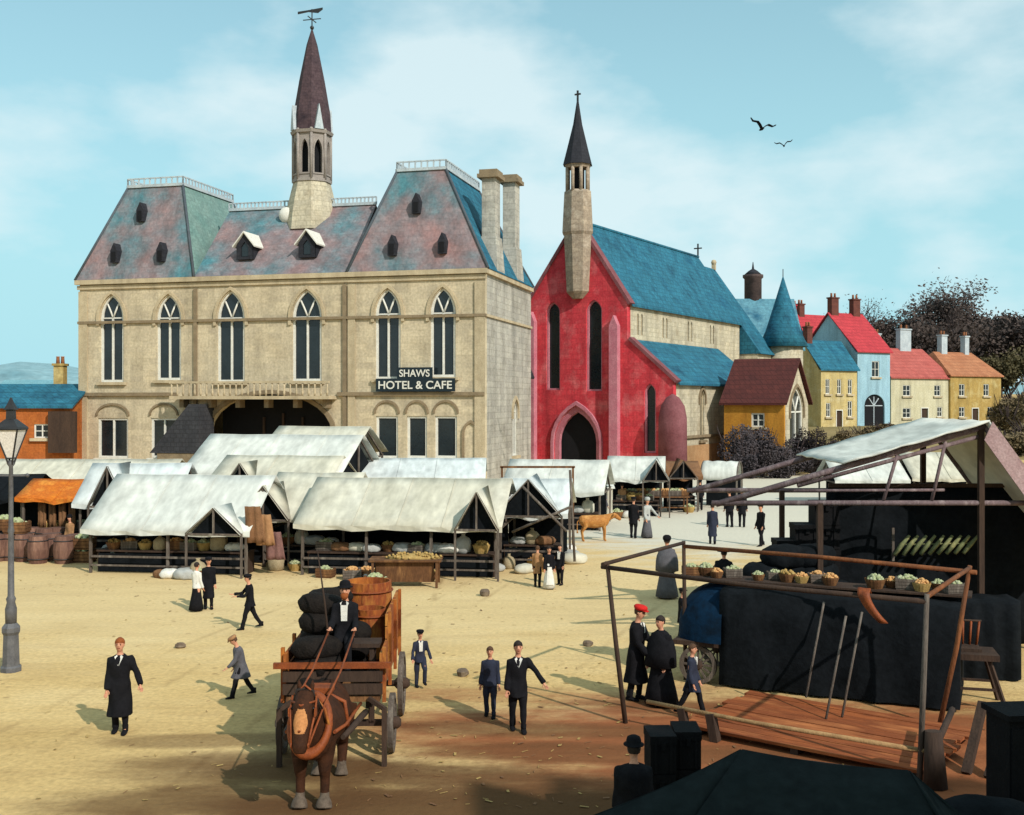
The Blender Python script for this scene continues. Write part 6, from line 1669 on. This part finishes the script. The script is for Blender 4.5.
# heap of white goods on the ground beside the crossed pole stall
for k in range(26):
    px=rnd.uniform(492,575); py=rnd.uniform(546,573)
    kd=rnd.choice(('bundle','bundle','sack','basket'))
    x,y,_=G(px,py)
    goods(kd,rnd.choice((0,1,3)) if kd!='basket' else 1,(x,y,.002),{'bundle':'white cloth bundle','sack':'pale sack','basket':'straw coloured basket'}[kd]+' in the litter of goods before the crossed pole stall',f'{kd}s in the litter of white goods',rnd.uniform(0,6),rnd.uniform(.8,1.5))
# row of barrels and crates at the lamp side
def barrel_proto():
    mb=MB(); n=18; vs=[]
    for z,r_ in ((0,.26),(.2,.31),(.42,.33),(.64,.31),(.84,.26)):
        for k in range(n): a=2*PI*k/n; q=r_*(1 if k%2 else .98); vs.append((q*math.cos(a),q*math.sin(a),z))
    mb.add(vs,[(i*n+k,i*n+(k+1)%n,(i+1)*n+(k+1)%n,(i+1)*n+k) for i in range(4) for k in range(n)]); mb.f.append([4*n+k for k in range(n)]); mb.m.append(0); mb.sm.append(False)
    return mb
bp=thing('barrel','brown wooden barrel with dark hoops in the row beneath the orange awning','barrel',G(10,560),0,'barrels by the lamp')
barrel_proto().build('staves',mat('barrel_stave',(126,92,76),(96,68,58),(146,110,92),scale=3,stretch=(1,1,.2),bump=.3),bp)
for z in (.14,.7): torus(MB(),(0,0,z),.302,.018,Matrix.Rotation(PI/2,4,'X'),18,5).build('hoop',iron,bp)
bp.scale=(1.25,)*3
for k,(px,py) in enumerate(((24,561),(38,563),(51,560),(64,563),(76,561),(-4,561),(31,553),(45,554),(58,553))):
    c=dup(bp,G(px,py),rnd.uniform(0,6)); c['group']='barrels by the lamp'
for k,(px,py,z) in enumerate(((5,556,1.06),(17,560,1.06),(83,562,0.0),(83,562,.5))):
    x,y,_=G(px,py); goods('crate',1,(x,y,z+.003),'brown crate among the barrels beneath the orange awning','crates among the barrels',rnd.uniform(-.2,.2),1.4)

# ------------------------------------------------------------------ street lamp
lx,ly,_=G(11,671)
lp=thing('street_lamp','tall grey cast iron gas lamp with a four sided glass lantern','street lamp',(lx,ly,0))
MB().lathe([(.24,0),(.24,.1),(.20,.14),(.175,.85),(.21,.92),(.21,1.02),(.13,1.12)],n=8,smooth=False).build('base',iron_g,lp)
MB().lathe([(.125,1.1),(.13,1.45),(.09,1.6),(.11,1.68),(.075,1.75),(.06,3.2),(.078,3.26),(.055,3.34),(.046,4.75),(.08,4.8),(.055,4.9)],n=12).build('column',iron_g,lp)
MB().bar((-.38,0,4.55),(.38,0,4.55),.045).sphere((.38,0,4.55),.05,6).sphere((-.38,0,4.55),.05,6).build('ladder_bar',iron_g,lp)
z0,z1=4.95,5.62
fr_=MB()
for k in range(4):
    a=PI/4+k*PI/2; b_=a+PI/2
    p0,p1=Vector((.11*math.cos(a),.11*math.sin(a),z0)),Vector((.37*math.cos(a),.37*math.sin(a),z1)); q0,q1=Vector((.11*math.cos(b_),.11*math.sin(b_),z0)),Vector((.37*math.cos(b_),.37*math.sin(b_),z1))
    fr_.bar(p0,p1,.03).bar(p0,q0,.03).bar(p1,q1,.035)
    fr_.bar((.06*math.cos(a),.06*math.sin(a),4.8),p0,.035)
lf_=fr_.build('lantern',iron,lp)
pg=mat('lantern_glass',(206,200,196),(224,216,206),scale=3,rough=.25,bump=.05,spec=.5)
pn=MB()
for k in range(4):
    a=PI/4+k*PI/2; b_=a+PI/2
    pn.add([(.105*math.cos(a),.105*math.sin(a),z0),(.105*math.cos(b_),.105*math.sin(b_),z0),(.36*math.cos(b_),.36*math.sin(b_),z1),(.36*math.cos(a),.36*math.sin(a),z1)],[(0,1,2,3)])
pn.build('lantern_pane',pg,lf_)
MB().rings([(0,0,z1+.01,.41,.41),(0,0,z1+.05,.39,.39),(0,0,z1+.22,.16,.16),(0,0,z1+.24,.12,.12),(0,0,z1+.44,.11,.11),(0,0,z1+.46,.17,.17),(0,0,z1+.62,.07,.07),(0,0,z1+.74,.02,.02)],4,0,False,Matrix.Rotation(PI/4,4,'Z')).build('lantern_cap',iron,lf_)

# ------------------------------------------------------------------ near stalls on the right
# open pole frame
u=Vector((.80,-.60,0)); v=Vector((.5,.866,0)); v=Vector((.54,.84,0))
Ap=Vector((at(607,21.7),21.7,0))
FW=6.15; FD=3.7; FH=3.0
fa=math.atan2(u.y,u.x)
pf=thing('pole_stall','open stall frame of dark and orange brown poles with no canvas','market stall',tuple(Ap),fa)
def fl_(p): q=Matrix.Rotation(-fa,4,'Z')@Vector(p); return q
A0=Vector((0,0,0)); D0=fl_(u*FW); B0=fl_(v*FD); C0=D0+B0
def z_(p,h): return (p[0],p[1],h)
MB().tube([z_(A0-(D0-A0)*.02,FH),z_((A0+D0)/2,FH-.05),z_(D0,FH)],.045,8).build('top_rail',wood_d,pf)
MB().tube([z_(B0,FH),z_((B0+C0)/2,FH+.03),z_(C0+(C0-B0)*.02,FH)],.045,8).build('top_rail',mat('orange_brown_pole',(150,92,52),(110,66,38),(90,58,40),scale=3,stretch=(1,1,.3),bump=.3),pf)
MB().tube([z_(A0-(B0-A0)*.05,FH+.08),z_(B0,FH+.08)],.042,8).build('cross_rail',wood_d,pf)
MB().tube([z_(D0,FH+.08),z_(C0,FH+.08)],.042,8).build('cross_rail',MATS['orange_brown_pole'],pf)
for p,m,dx in ((A0,wood_d,.42),(D0,wood_g,-.12),(B0,wood_d,.05),(C0,MATS['orange_brown_pole'],-.5)):
    MB().tube([(p[0],p[1],FH+.12),(p[0]+dx*.5,p[1],FH*.5),(p[0]+dx,p[1]+(-.25 if dx<-.3 else 0),0)],[.042,.048,.05],8).build('post',m,pf)
lr=MB().tube([z_(A0+Vector((.9,0,0)),.5),z_((A0+D0)/2,.48),z_(D0+Vector((.1,0,0)),.55)],.042,8); lr.build('low_rail',mat('pale_pole',(176,140,96),(130,98,64),scale=4,stretch=(1,1,.3),bump=.3),pf)
MB().tube([z_(D0+Vector((.1,0,0)),.55),z_(D0+(B0-A0)*.55,.75)],.06,8).build('low_rail',wood_d,pf)
for x,w_ in ((1.75,.14),(2.35,.16)): MB().bar((x,0,0),(x-.1,0,.5),w_).build('peg_leg',wood_d,pf)
MB().tube([z_(D0+Vector((.15,-.05,0)),0),z_(D0+Vector((.1,0,0)),.9)],[.2,.14],8).build('stump',dark_c if False else wood_d,pf)
for dx in (.55,1.0): MB().bar(z_(D0+(B0-A0)*.25+Vector((dx*.8,0,0)),0),z_(D0+(B0-A0)*.5+Vector((dx,0,0)),1.0),.14).build('strut',wood_d,pf)
pl=thing('plank_platform','low broad platform of orange brown planks lying inside the open pole frame','platform',tuple(Ap),fa)
plk=mat('rust_plank',(176,98,50),(124,64,32),(190,118,68),scale=1.6,stretch=(.25,1.4,1),bump=.3,rough=.9)
mb=MB()
for k in range(10): mb.box((3.85+rnd.uniform(-.08,.08),.28+.30*k,.14+rnd.uniform(-.006,.006)),(4.5,.285,.05))
mb.build('deck',plk,pl)
for x in (1.9,3.8,5.8): MB().box((x,1.6,.057),(.14,2.9,.11)).build('bearer',wood_d,pl)
# orange cloth tied over the front rail
M_pf=Matrix.Translation(Ap)@Matrix.Rotation(fa,4,'Z')
p=M_pf@Vector((FW*.83,0,FH))
mb=MB()
for j in range(9):
    for i in range(5):
        t=j/8; uu=i/4-.5
        zz=(.10-.0*t) if j<2 else .10-.075*(j-1); yy=(.09 if j==0 else (-.09 if j>=2 else 0))
        mb.v.append((uu*.22*(1-.04*j)+.016*j*j*.35,yy+.02*math.sin(i*2),zz-(.12 if j==0 else 0)))
for j in range(8):
    for i in range(4): mb.f.append([j*5+i,j*5+i+1,(j+1)*5+i+1,(j+1)*5+i]); mb.m.append(0); mb.sm.append(True)
o=mb.build('orange_rag',leather); o.location=p; o.rotation_euler=(0,0,fa); o.modifiers.new('thick','SOLIDIFY').thickness=.02
tag(o,'orange rag tied over the front rail of the open pole frame','cloth')
# covered wagon: tarpaulin over a long wagon, navy hood at one end, goods along its top
wa=math.atan2(22.2-23.9,8.4-4.6)
cw=thing('covered_wagon','long wagon sheeted in black tarpaulin with a navy hood, behind the pole frame','wagon',(4.55,24.15,0),wa)
WL=4.9; WD=2.2; WH=2.12
mb=MB(); nx=24
prof=[(-.05,.06),(-.08,.6),(-.03,1.5),(.02,WH-.05),(.25,WH+.03),(WD/2,WH+.06),(WD-.2,WH+.02),(WD+.02,WH-.08),(WD+.05,.5),(WD+.05,.06)]
for i in range(nx+1):
    x=WL*i/nx
    for k,(y,z) in enumerate(prof):
        w_=.05*math.sin(x*5.3+k)+.035*math.sin(x*11+k*2.1)
        mb.v.append((x,y+(w_ if k<4 else 0),z+(.03*math.sin(x*4+k) if 3<=k<=7 else 0)))
npf=len(prof)
for i in range(nx):
    for k in range(npf-1): mb.f.append([i*npf+k,(i+1)*npf+k,(i+1)*npf+k+1,i*npf+k+1]); mb.m.append(0); mb.sm.append(True)
mb.f.append(list(range(npf))); mb.m.append(0); mb.sm.append(False); mb.f.append([nx*npf+k for k in range(npf)][::-1]); mb.m.append(0); mb.sm.append(False)
mb.build('tarpaulin',dark_c,cw)
hd=MB(); nr=12
for i in range(11):
    a=PI/2*i/10; x=.06-1.15*math.sin(a); s_=math.cos(a)**.5 if i<10 else .02
    for k in range(nr+1):
        b_=PI*k/nr
        hd.v.append((x+.0,WD/2-(WD/2+.1)*math.cos(b_)*max(s_,.02),.95+(1.22)*max(s_,.02)*math.sin(b_)**.6))
for i in range(10):
    for k in range(nr): hd.f.append([i*(nr+1)+k,i*(nr+1)+k+1,(i+1)*(nr+1)+k+1,(i+1)*(nr+1)+k]); hd.m.append(0); hd.sm.append(True)
hd.build('hood',navy_c,cw)
MB().box((-.45,WD/2,.9),(1.2,WD,.1)).build('hood_floor',wood_d,cw)
for yy in (.1,WD-.3):
    q=wheel(-.5,yy,.42,cw); q.rotation_euler=(0,0,PI/2)
MB().box((2.0,.85,WH+.14),(6.2,.75,.04)).build('goods_board',wood_d,cw)
Mw=Matrix.Translation(cw.location)@Matrix.Rotation(wa,4,'Z')
for k in range(19):
    if k in (4,11,12): continue
    t=k/18; pnt=Mw@Vector((-.85+5.6*t,.85+.15*math.sin(k*2.3),WH+.162))
    goods('basket' if k%3 else 'crate',[1,0,4,2][k%4],tuple(pnt),'small basket of fruit in the row along the top of the black wagon' if k%3 else 'small crate of pale fruit in the row along the top of the black wagon','baskets along the wagon top' if k%3 else 'crates along the wagon top',rnd.uniform(-.4,.4),rnd.uniform(.5,.76))
blm=[pillow(.62,.45,.3,90+q,.09).mesh('black_bale',dark_c) for q in range(2)]
for k,(px,lay) in enumerate([(q,l) for l,row in enumerate(((748,775,802,829),(748,775,802,829),(750,777,804,830),(755,780,806,830),(766,790,815),(785,812))) for q in row]):
    Yb=27.4+rnd.uniform(-.1,.1)
    o=bpy.data.objects.new('black_bale',blm[k%2]); C.objects.link(o); o.location=(at(px,Yb),Yb,.43*lay+.002); o.rotation_euler=(0,0,rnd.uniform(-.4,.4))
    tag(o,'black bale in the ragged heap between the covered wagon and the black chests','bale','black bales behind the wagon')
# pale poles leaning against the wagon
for k,(p0,p1) in enumerate(((( 806,668),(824,602)),((826,690),(846,616)),((842,688),(862,612)))):
    a=G(p0[0],p0[1]+38) ; Yt=a[1]+.55
    ft_=Vector((a[0],a[1],0.175)); tp=Vector((at(p1[0],Yt),Yt,zat(p1[1],Yt)))
    o=MB().tube([(0,0,0),(tp-ft_)*.5,tp-ft_],.025,6).build('leaning_pole',wood_g); o.location=ft_
    tag(o,'thin grey pole leaning on the black side of the covered wagon','pole','poles leaning on the wagon')
bc=thing('draped_counter','high counter hung with black cloth between the wagon and the upturned chair','counter',(at(955,25.2),25.2,0),-.1)
mb=MB()
for i in range(25):
    x=-1.3+2.6*i/24
    for j,(y,z) in enumerate(((-.5,.03),(-.5,.9),(-.46,1.72),(-.4,1.78),(.5,1.78),(.55,1.7),(.55,.03))): mb.v.append((x,y+(.05*math.sin(i*1.6+j*.3) if j<3 else 0),z+.015*math.sin(i*1.1)))
for i in range(24):
    for j in range(6): mb.f.append([i*7+j,(i+1)*7+j,(i+1)*7+j+1,i*7+j+1]); mb.m.append(0); mb.sm.append(True)
mb.f.append(list(range(7))); mb.m.append(0); mb.sm.append(False); mb.f.append([24*7+k for k in range(7)][::-1]); mb.m.append(0); mb.sm.append(False)
mb.build('drape',dark_c,bc)
# dark table with an upturned chair
tx,ty,_=G(965,704)
dt=thing('black_table','black splay legged table standing beside the covered wagon','table',(tx,ty,0),-.25)
MB().box((0,0,1.06),(1.2,.85,.12)).build('tabletop',dark_c if False else wood_d,dt)
for sx in (1,-1):
    for sy in (1,-1): MB().bar((sx*.72,sy*.5,0),(sx*.42,sy*.3,1.0),.07).build('leg',wood_d,dt)
MB().bar((-.55,-.4,.42),(.55,-.4,.42),.05).bar((-.55,.4,.42),(.55,.4,.42),.05).build('stretcher',wood_d,dt)
uc=thing('upturned_chair','upturned dark spindle chair lying on the black table, spindles in the air','chair',(tx-.05,ty+.1,1.123),-.25)
MB().box((0,0,.03),(.75,.5,.06)).build('seat',wood_d,uc)
for k in range(6): MB().tube([(-.34+.135*k,.2,.05),(-.4+.16*k,.25,.55)],.026,6).build('spindle',leather,uc)
MB().tube([(-.44,.25,.55),(.44,.25,.55)],.025,6).build('back_rail',wood_d,uc)
# large canopied stall with canvas near its peak
LY=27.0; LYb=30.8
PK=Vector((at(985,LY),LY,zat(426,LY))); LE=Vector((at(716,LY),LY,zat(503,LY)))
RE=Vector((PK.x+2.2,LY,PK.z-3.0))
ls=thing('canopied_stall','big black draped stall under a white canvas peak with a long bare sloping pole','market stall',(PK.x,LY,0))
o_=Vector((PK.x,LY,0))
pole_m=mat('mauve_grey_pole',(132,112,112),(98,82,84),(160,144,142),scale=4,stretch=(1,1,.3),bump=.3)
for y in (0,LYb-LY):
    dy=Vector((0,y,0))
    MB().tube([LE-o_+dy-Vector((.0,0,.03)),PK-o_+dy],[.075,.085],8).build('rafter',pole_m,ls)
    MB().tube([PK-o_+dy,RE-o_+dy],.085,8).build('rafter',pole_m,ls)
    MB().tube([LE-o_+dy+Vector((-.1,0,0)),Vector((RE.x,LY,LE.z))-o_+dy],.065,8).build('tie_beam',pole_m,ls)
    for x in (LE.x+2.55,PK.x-.1,RE.x): 
        zt_=LE.z if x<PK.x-1 else (PK.z if x<RE.x else RE.z)
        MB().bar((x-o_.x,y,0),(x-o_.x,y,zt_),.13).build('post',wood_d,ls)
for f in (.62,.8):
    q=LE.lerp(PK,f)-o_
    MB().tube([(q.x,0,LE.z),(q.x+.35,0,q.z)],.045,6).build('brace',pole_m,ls)
MB().tube([Vector((LE.x+1.9-o_.x,0,LE.z+.3)),Vector((PK.x-1.0-o_.x,0,LE.z+.32))],.04,6).build('purlin',pole_m,ls)
MB().tube([Vector((PK.x-4.6-o_.x,.02,LE.z+.42)),Vector((-.1,.02,PK.z-.25))],.055,6).build('brace',pole_m,ls)
cvs=MB(); f0=.46
S=LE.lerp(PK,f0); n=10
for (P0,P1) in ((S,PK),(RE+Vector((.3,0,-.4)),PK)):
    o=len(cvs.v)
    for j in range(n+1):
        for i in range(9):
            t=j/n; y=-.3+(LYb-LY+.6)*i/8
            p=P0.lerp(P1,t)-o_
            cvs.v.append((p.x,y,p.z+.1-.14*math.sin(PI*i/8)*math.sin(PI*t)+.02*math.sin(i*3+j*2)))
    for j in range(n):
        for i in range(8): cvs.f.append([o+j*9+i,o+j*9+i+1,o+(j+1)*9+i+1,o+(j+1)*9+i]); cvs.m.append(0); cvs.sm.append(True)
cv=cvs.build('canvas_roof',canvas,ls); cv.modifiers.new('thick','SOLIDIFY').thickness=.04
# fabric edge on the steep slope
ve=MB()
a=PK-o_+Vector((.05,-.32,.12)); b_=RE-o_+Vector((.35,-.32,-.3))
ve.add([a,b_,b_+Vector((-.35,0,-.3)),a+Vector((-.2,0,-.45)),a+Vector((0,.03,0)),b_+Vector((0,.03,0)),b_+Vector((-.35,.03,-.3)),a+Vector((-.2,.03,-.45))],[(0,1,2,3),(7,6,5,4),(0,4,5,1),(2,6,7,3)])
ve.build('canvas_edge',mat('mauve_canvas',(176,150,148),(132,100,100),scale=2,bump=.3),ls)
# black hangings round the stall
bk=MB()
x0_=at(828,28.5)-o_.x; zt_=zat(486,28.5)
nx=20
for (xa_,xb_,y_,) in ((x0_,RE.x-o_.x+1.5,1.5),):
    o=len(bk.v)
    for i in range(nx+1):
        for j in range(7):
            x=xa_+(xb_-xa_)*i/nx; z=zt_*j/6
            bk.v.append((x,y_+.09*math.sin(i*1.7)*(1-.3*j/6)+.03*math.sin(i*4+j),z-(.04*math.sin(i*2.2) if j==6 else 0)))
    for i in range(nx):
        for j in range(6): bk.f.append([o+i*7+j,o+(i+1)*7+j,o+(i+1)*7+j+1,o+i*7+j+1]); bk.m.append(0); bk.sm.append(True)
h_=bk.build('black_hanging',dark_c,ls); h_.modifiers.new('thick','SOLIDIFY').thickness=.03
MB().bar((x0_,1.45,zt_+.02),(RE.x-o_.x+1.4,1.45,zt_+.02),.1).build('curtain_rail',wood_d,ls)
MB().box(((x0_+1.9),.9,.55),(3.4,1.0,1.1)).build('counter',dark_c if False else wood_d,ls)
# cane bundle hanging on the black cloth
ctr=Vector((at(937,28.0),28.0,zat(545,28.0)))
cn=thing('cane_bundle','bundle of slanting yellow green canes hung against the black stall','canes',tuple(ctr))
mb=MB()
for k in range(9):
    x=-.9+1.75*k/8
    mb.tube([(x-.18,0,-.26+.03*k*.2),(x,.03*math.sin(k),0),(x+.2,0,.24)],[.05,.06,.035],6)
mb.tube([(-.95,.06,.0),(.95,.06,.04)],.02,5)
mb.build('canes',mat('cane',(140,140,92),(98,104,70),(168,160,108),scale=4,bump=.2),cn)
o=MB().bar((0,0,0),(0,0,.85),.06).build('hanging_batten',wood_g); o.location=(at(893,28.1),28.1,zat(561,28.1)); tag(o,'short upright grey batten hung on the black cloth beside the canes','batten')
# stepped stacks of dark chests
chm_=mat('black_chest',(22,23,26),(38,37,38),scale=3,bump=.2,rough=.85,k=.5,spec=.1)
def chest_mb(w_,d_,h_):
    mb=MB().box((0,0,h_*.38),(w_,d_,h_*.76)).box((0,0,h_*.88),(w_+.03,d_+.03,h_*.22))
    for sx in (-.3,.3): mb.box((sx*w_,0,h_*.5),(.06,d_+.05,h_*.97))
    mb.box((0,-d_/2-.03,h_*.72),(.1,.04,.12))
    return mb
cm_=chest_mb(.62,.7,.58).mesh('black_chest',chm_)
def chest(x,y,z,label,group,rz=0,sz=1.0):
    o=bpy.data.objects.new('black_chest',cm_); C.objects.link(o); o.location=(x,y,z); o.rotation_euler=(0,0,rz); o.scale=(1,1,sz); return tag(o,label,'chest',group)
for px,n,sz in ((786,5,.92),(805,5,1.06),(823,6,1.05)):
    for k in range(n): chest(at(px,28.6)+rnd.uniform(-.03,.03),28.6,.585*k*sz+.002,'black chest in the stepped stacks at the corner of the canopied stall','chests stepped beside the canopied stall',rnd.uniform(-.05,.05),sz)
# black crates and awning in the near corner
for px,n in ((660,3),(688,3)):
    for k in range(n): chest(at(px,15.6),15.6+(.2 if px>670 else 0),.54*k+.002,'black crate stacked beside the man seen from behind','crates beside the man seen from behind',rnd.uniform(-.06,.06),.92).scale=(.58,.75,.92)
P1=Vector((at(742,13.2),13.2,zat(751,13.2))); P2=Vector((at(908,12.8),12.8,zat(772,12.8)))
na=thing('near_awning','dark green black canvas awning close below the low pale rail','awning',(P1.x,P1.y,0))
rd=(P2-P1); sl=Vector((-.05,-2.6,-1.15)); bk_=Vector((.1,1.1,-.9)); lf=Vector((-1.35,-1.1,-.95))
awn=mat('dark_green_canvas',(24,34,34),(36,44,44),(18,24,26),scale=1.3,bump=.4,bscale=7,rough=.95,k=.6,spec=.08)
mb=MB()
def patch(a,b_,c,d,n=8,m=6,amp=.04):
    o=len(mb.v)
    for j in range(m+1):
        for i in range(n+1):
            s_,t=i/n,j/m
            p=a*(1-s_)*(1-t)+b_*s_*(1-t)+c*s_*t+d*(1-s_)*t
            mb.v.append(tuple(p+Vector((0,0,amp*math.sin(i*1.9+j)*math.sin(PI*t)-amp*math.sin(PI*s_)))))
    for j in range(m):
        for i in range(n): mb.f.append([o+j*(n+1)+i,o+j*(n+1)+i+1,o+(j+1)*(n+1)+i+1,o+(j+1)*(n+1)+i]); mb.m.append(0); mb.sm.append(True)
Z0=Vector((0,0,P1.z)); R0=Z0+rd
patch(Z0,R0,R0+sl+Vector((.35,0,0)),Z0+sl+Vector((-1.9,0,-.1)))
patch(Z0,R0,R0+bk_,Z0+bk_)
La=Z0+Vector((-1.85,-1.0,-.42)); Lb=Z0+Vector((-1.25,.75,-1.0)); Lc=Z0+Vector((-2.2,-2.8,-1.3))
patch(La,Z0,Z0+sl+Vector((-1.9,0,-.1)),Lc)
patch(Lb,Z0+bk_,Z0,La)
Ra=R0+Vector((.55,-.6,-.45))
patch(R0,Ra,Ra+sl,R0+sl+Vector((.35,0,0)))
mb.add([R0,R0+bk_,Ra],[(0,1,2)])
o=mb.build('canvas_roof',awn,na); o.modifiers.new('thick','SOLIDIFY').thickness=.03
for p in (Z0+sl+Vector((-1.5,0,-.15)),R0+sl+Vector((.3,0,-.1)),Z0+bk_,R0+bk_): MB().bar((p.x,p.y,0),(p.x,p.y,p.z),.08).build('post',wood_d,na)
MB().tube([Z0-Vector((0,0,.06)),R0-Vector((0,0,.06))],.05,6).build('ridge_pole',wood_d,na)
o=MB().tube([(0,0,0),(.0,0,1.0),(.02,0,1.75)],[.06,.055,.04],8).build('tarred_post',wood_d); gx=G(992,800,0); o.location=(at(993,16.2),16.2,0); tag(o,'lone black post standing in the rust coloured mud','post')
hp_=MB()
for j in range(9):
    for i in range(21):
        u_=-1+2*i/20; v_=-1+2*j/8; e=max(0,1-u_*u_)**.6*max(0,1-v_*v_)**.6
        hp_.v.append((u_*1.5,v_*.9,1.25*e+.10*mnoise.noise(Vector((u_*4,v_*4,1)))*e))
for j in range(8):
    for i in range(20): hp_.f.append([j*21+i,j*21+i+1,(j+1)*21+i+1,(j+1)*21+i]); hp_.m.append(0); hp_.sm.append(True)
o=hp_.build('tarpaulin_heap',dark_c); o.location=(at(985,14.0),14.0,0); tag(o,'black tarpaulin thrown over a heap in front of the black cupboard','tarpaulin')
cbx=thing('black_cupboard','tall black wooden cupboard at the muddy edge beside the lone post','cupboard',(at(1019,15.2),15.2,0),.1)
MB().box((0,0,.98),(.62,.6,1.96)).build('carcass',chm_,cbx)
MB().box((0,0,2.0),(.72,.7,.08)).build('cornice',chm_,cbx)
for sx in (-1,1):
    d_=MB().box((sx*.15,-.315,1.0),(.28,.03,1.7)).build('door',chm_,cbx); MB().sphere((sx*.04,-.345,1.0),.02,6).build('knob',iron_g,d_)
# stones lying on the sand
for k,(px,py,s_) in enumerate(((485,596,.16),(463,676,.12),(588,646,.1),(180,648,.1),(330,600,.1))):
    o=make_stone(30+k,s_*2).build('loose_stone',rub); x,y,_=G(px,py); o.location=(x,y,0); tag(o,'small loose stone lying on the open sand','stone','loose stones on the sand')

# straw, dung and scraps trodden into the ground
lt_=MB(); q=random.Random(77)
for k in range(1500):
    if k%3==0: x,y=q.uniform(-20,9),q.uniform(36,41.5)
    elif k%3==1: x,y=q.gauss(-1,7),q.uniform(17,36)
    else: x,y=q.gauss(2,6),q.uniform(17,26)
    a=q.uniform(0,6.28); l_=q.uniform(.02,.075); w_=.006 if q.random()<.8 else .022
    dx,dy=math.cos(a)*l_,math.sin(a)*l_; nx_,ny_=-math.sin(a)*w_,math.cos(a)*w_
    z=ground_z(x,y)+.012
    lt_.add([(x-dx-nx_,y-dy-ny_,z),(x+dx-nx_,y+dy-ny_,z+.01),(x+dx+nx_,y+dy+ny_,z+.012),(x-dx+nx_,y-dy+ny_,z+.004)],[(0,1,2,3)],1 if q.random()<.35 else 0)
tag(lt_.build('straw_litter',[straw,brown_c]),kind='stuff')
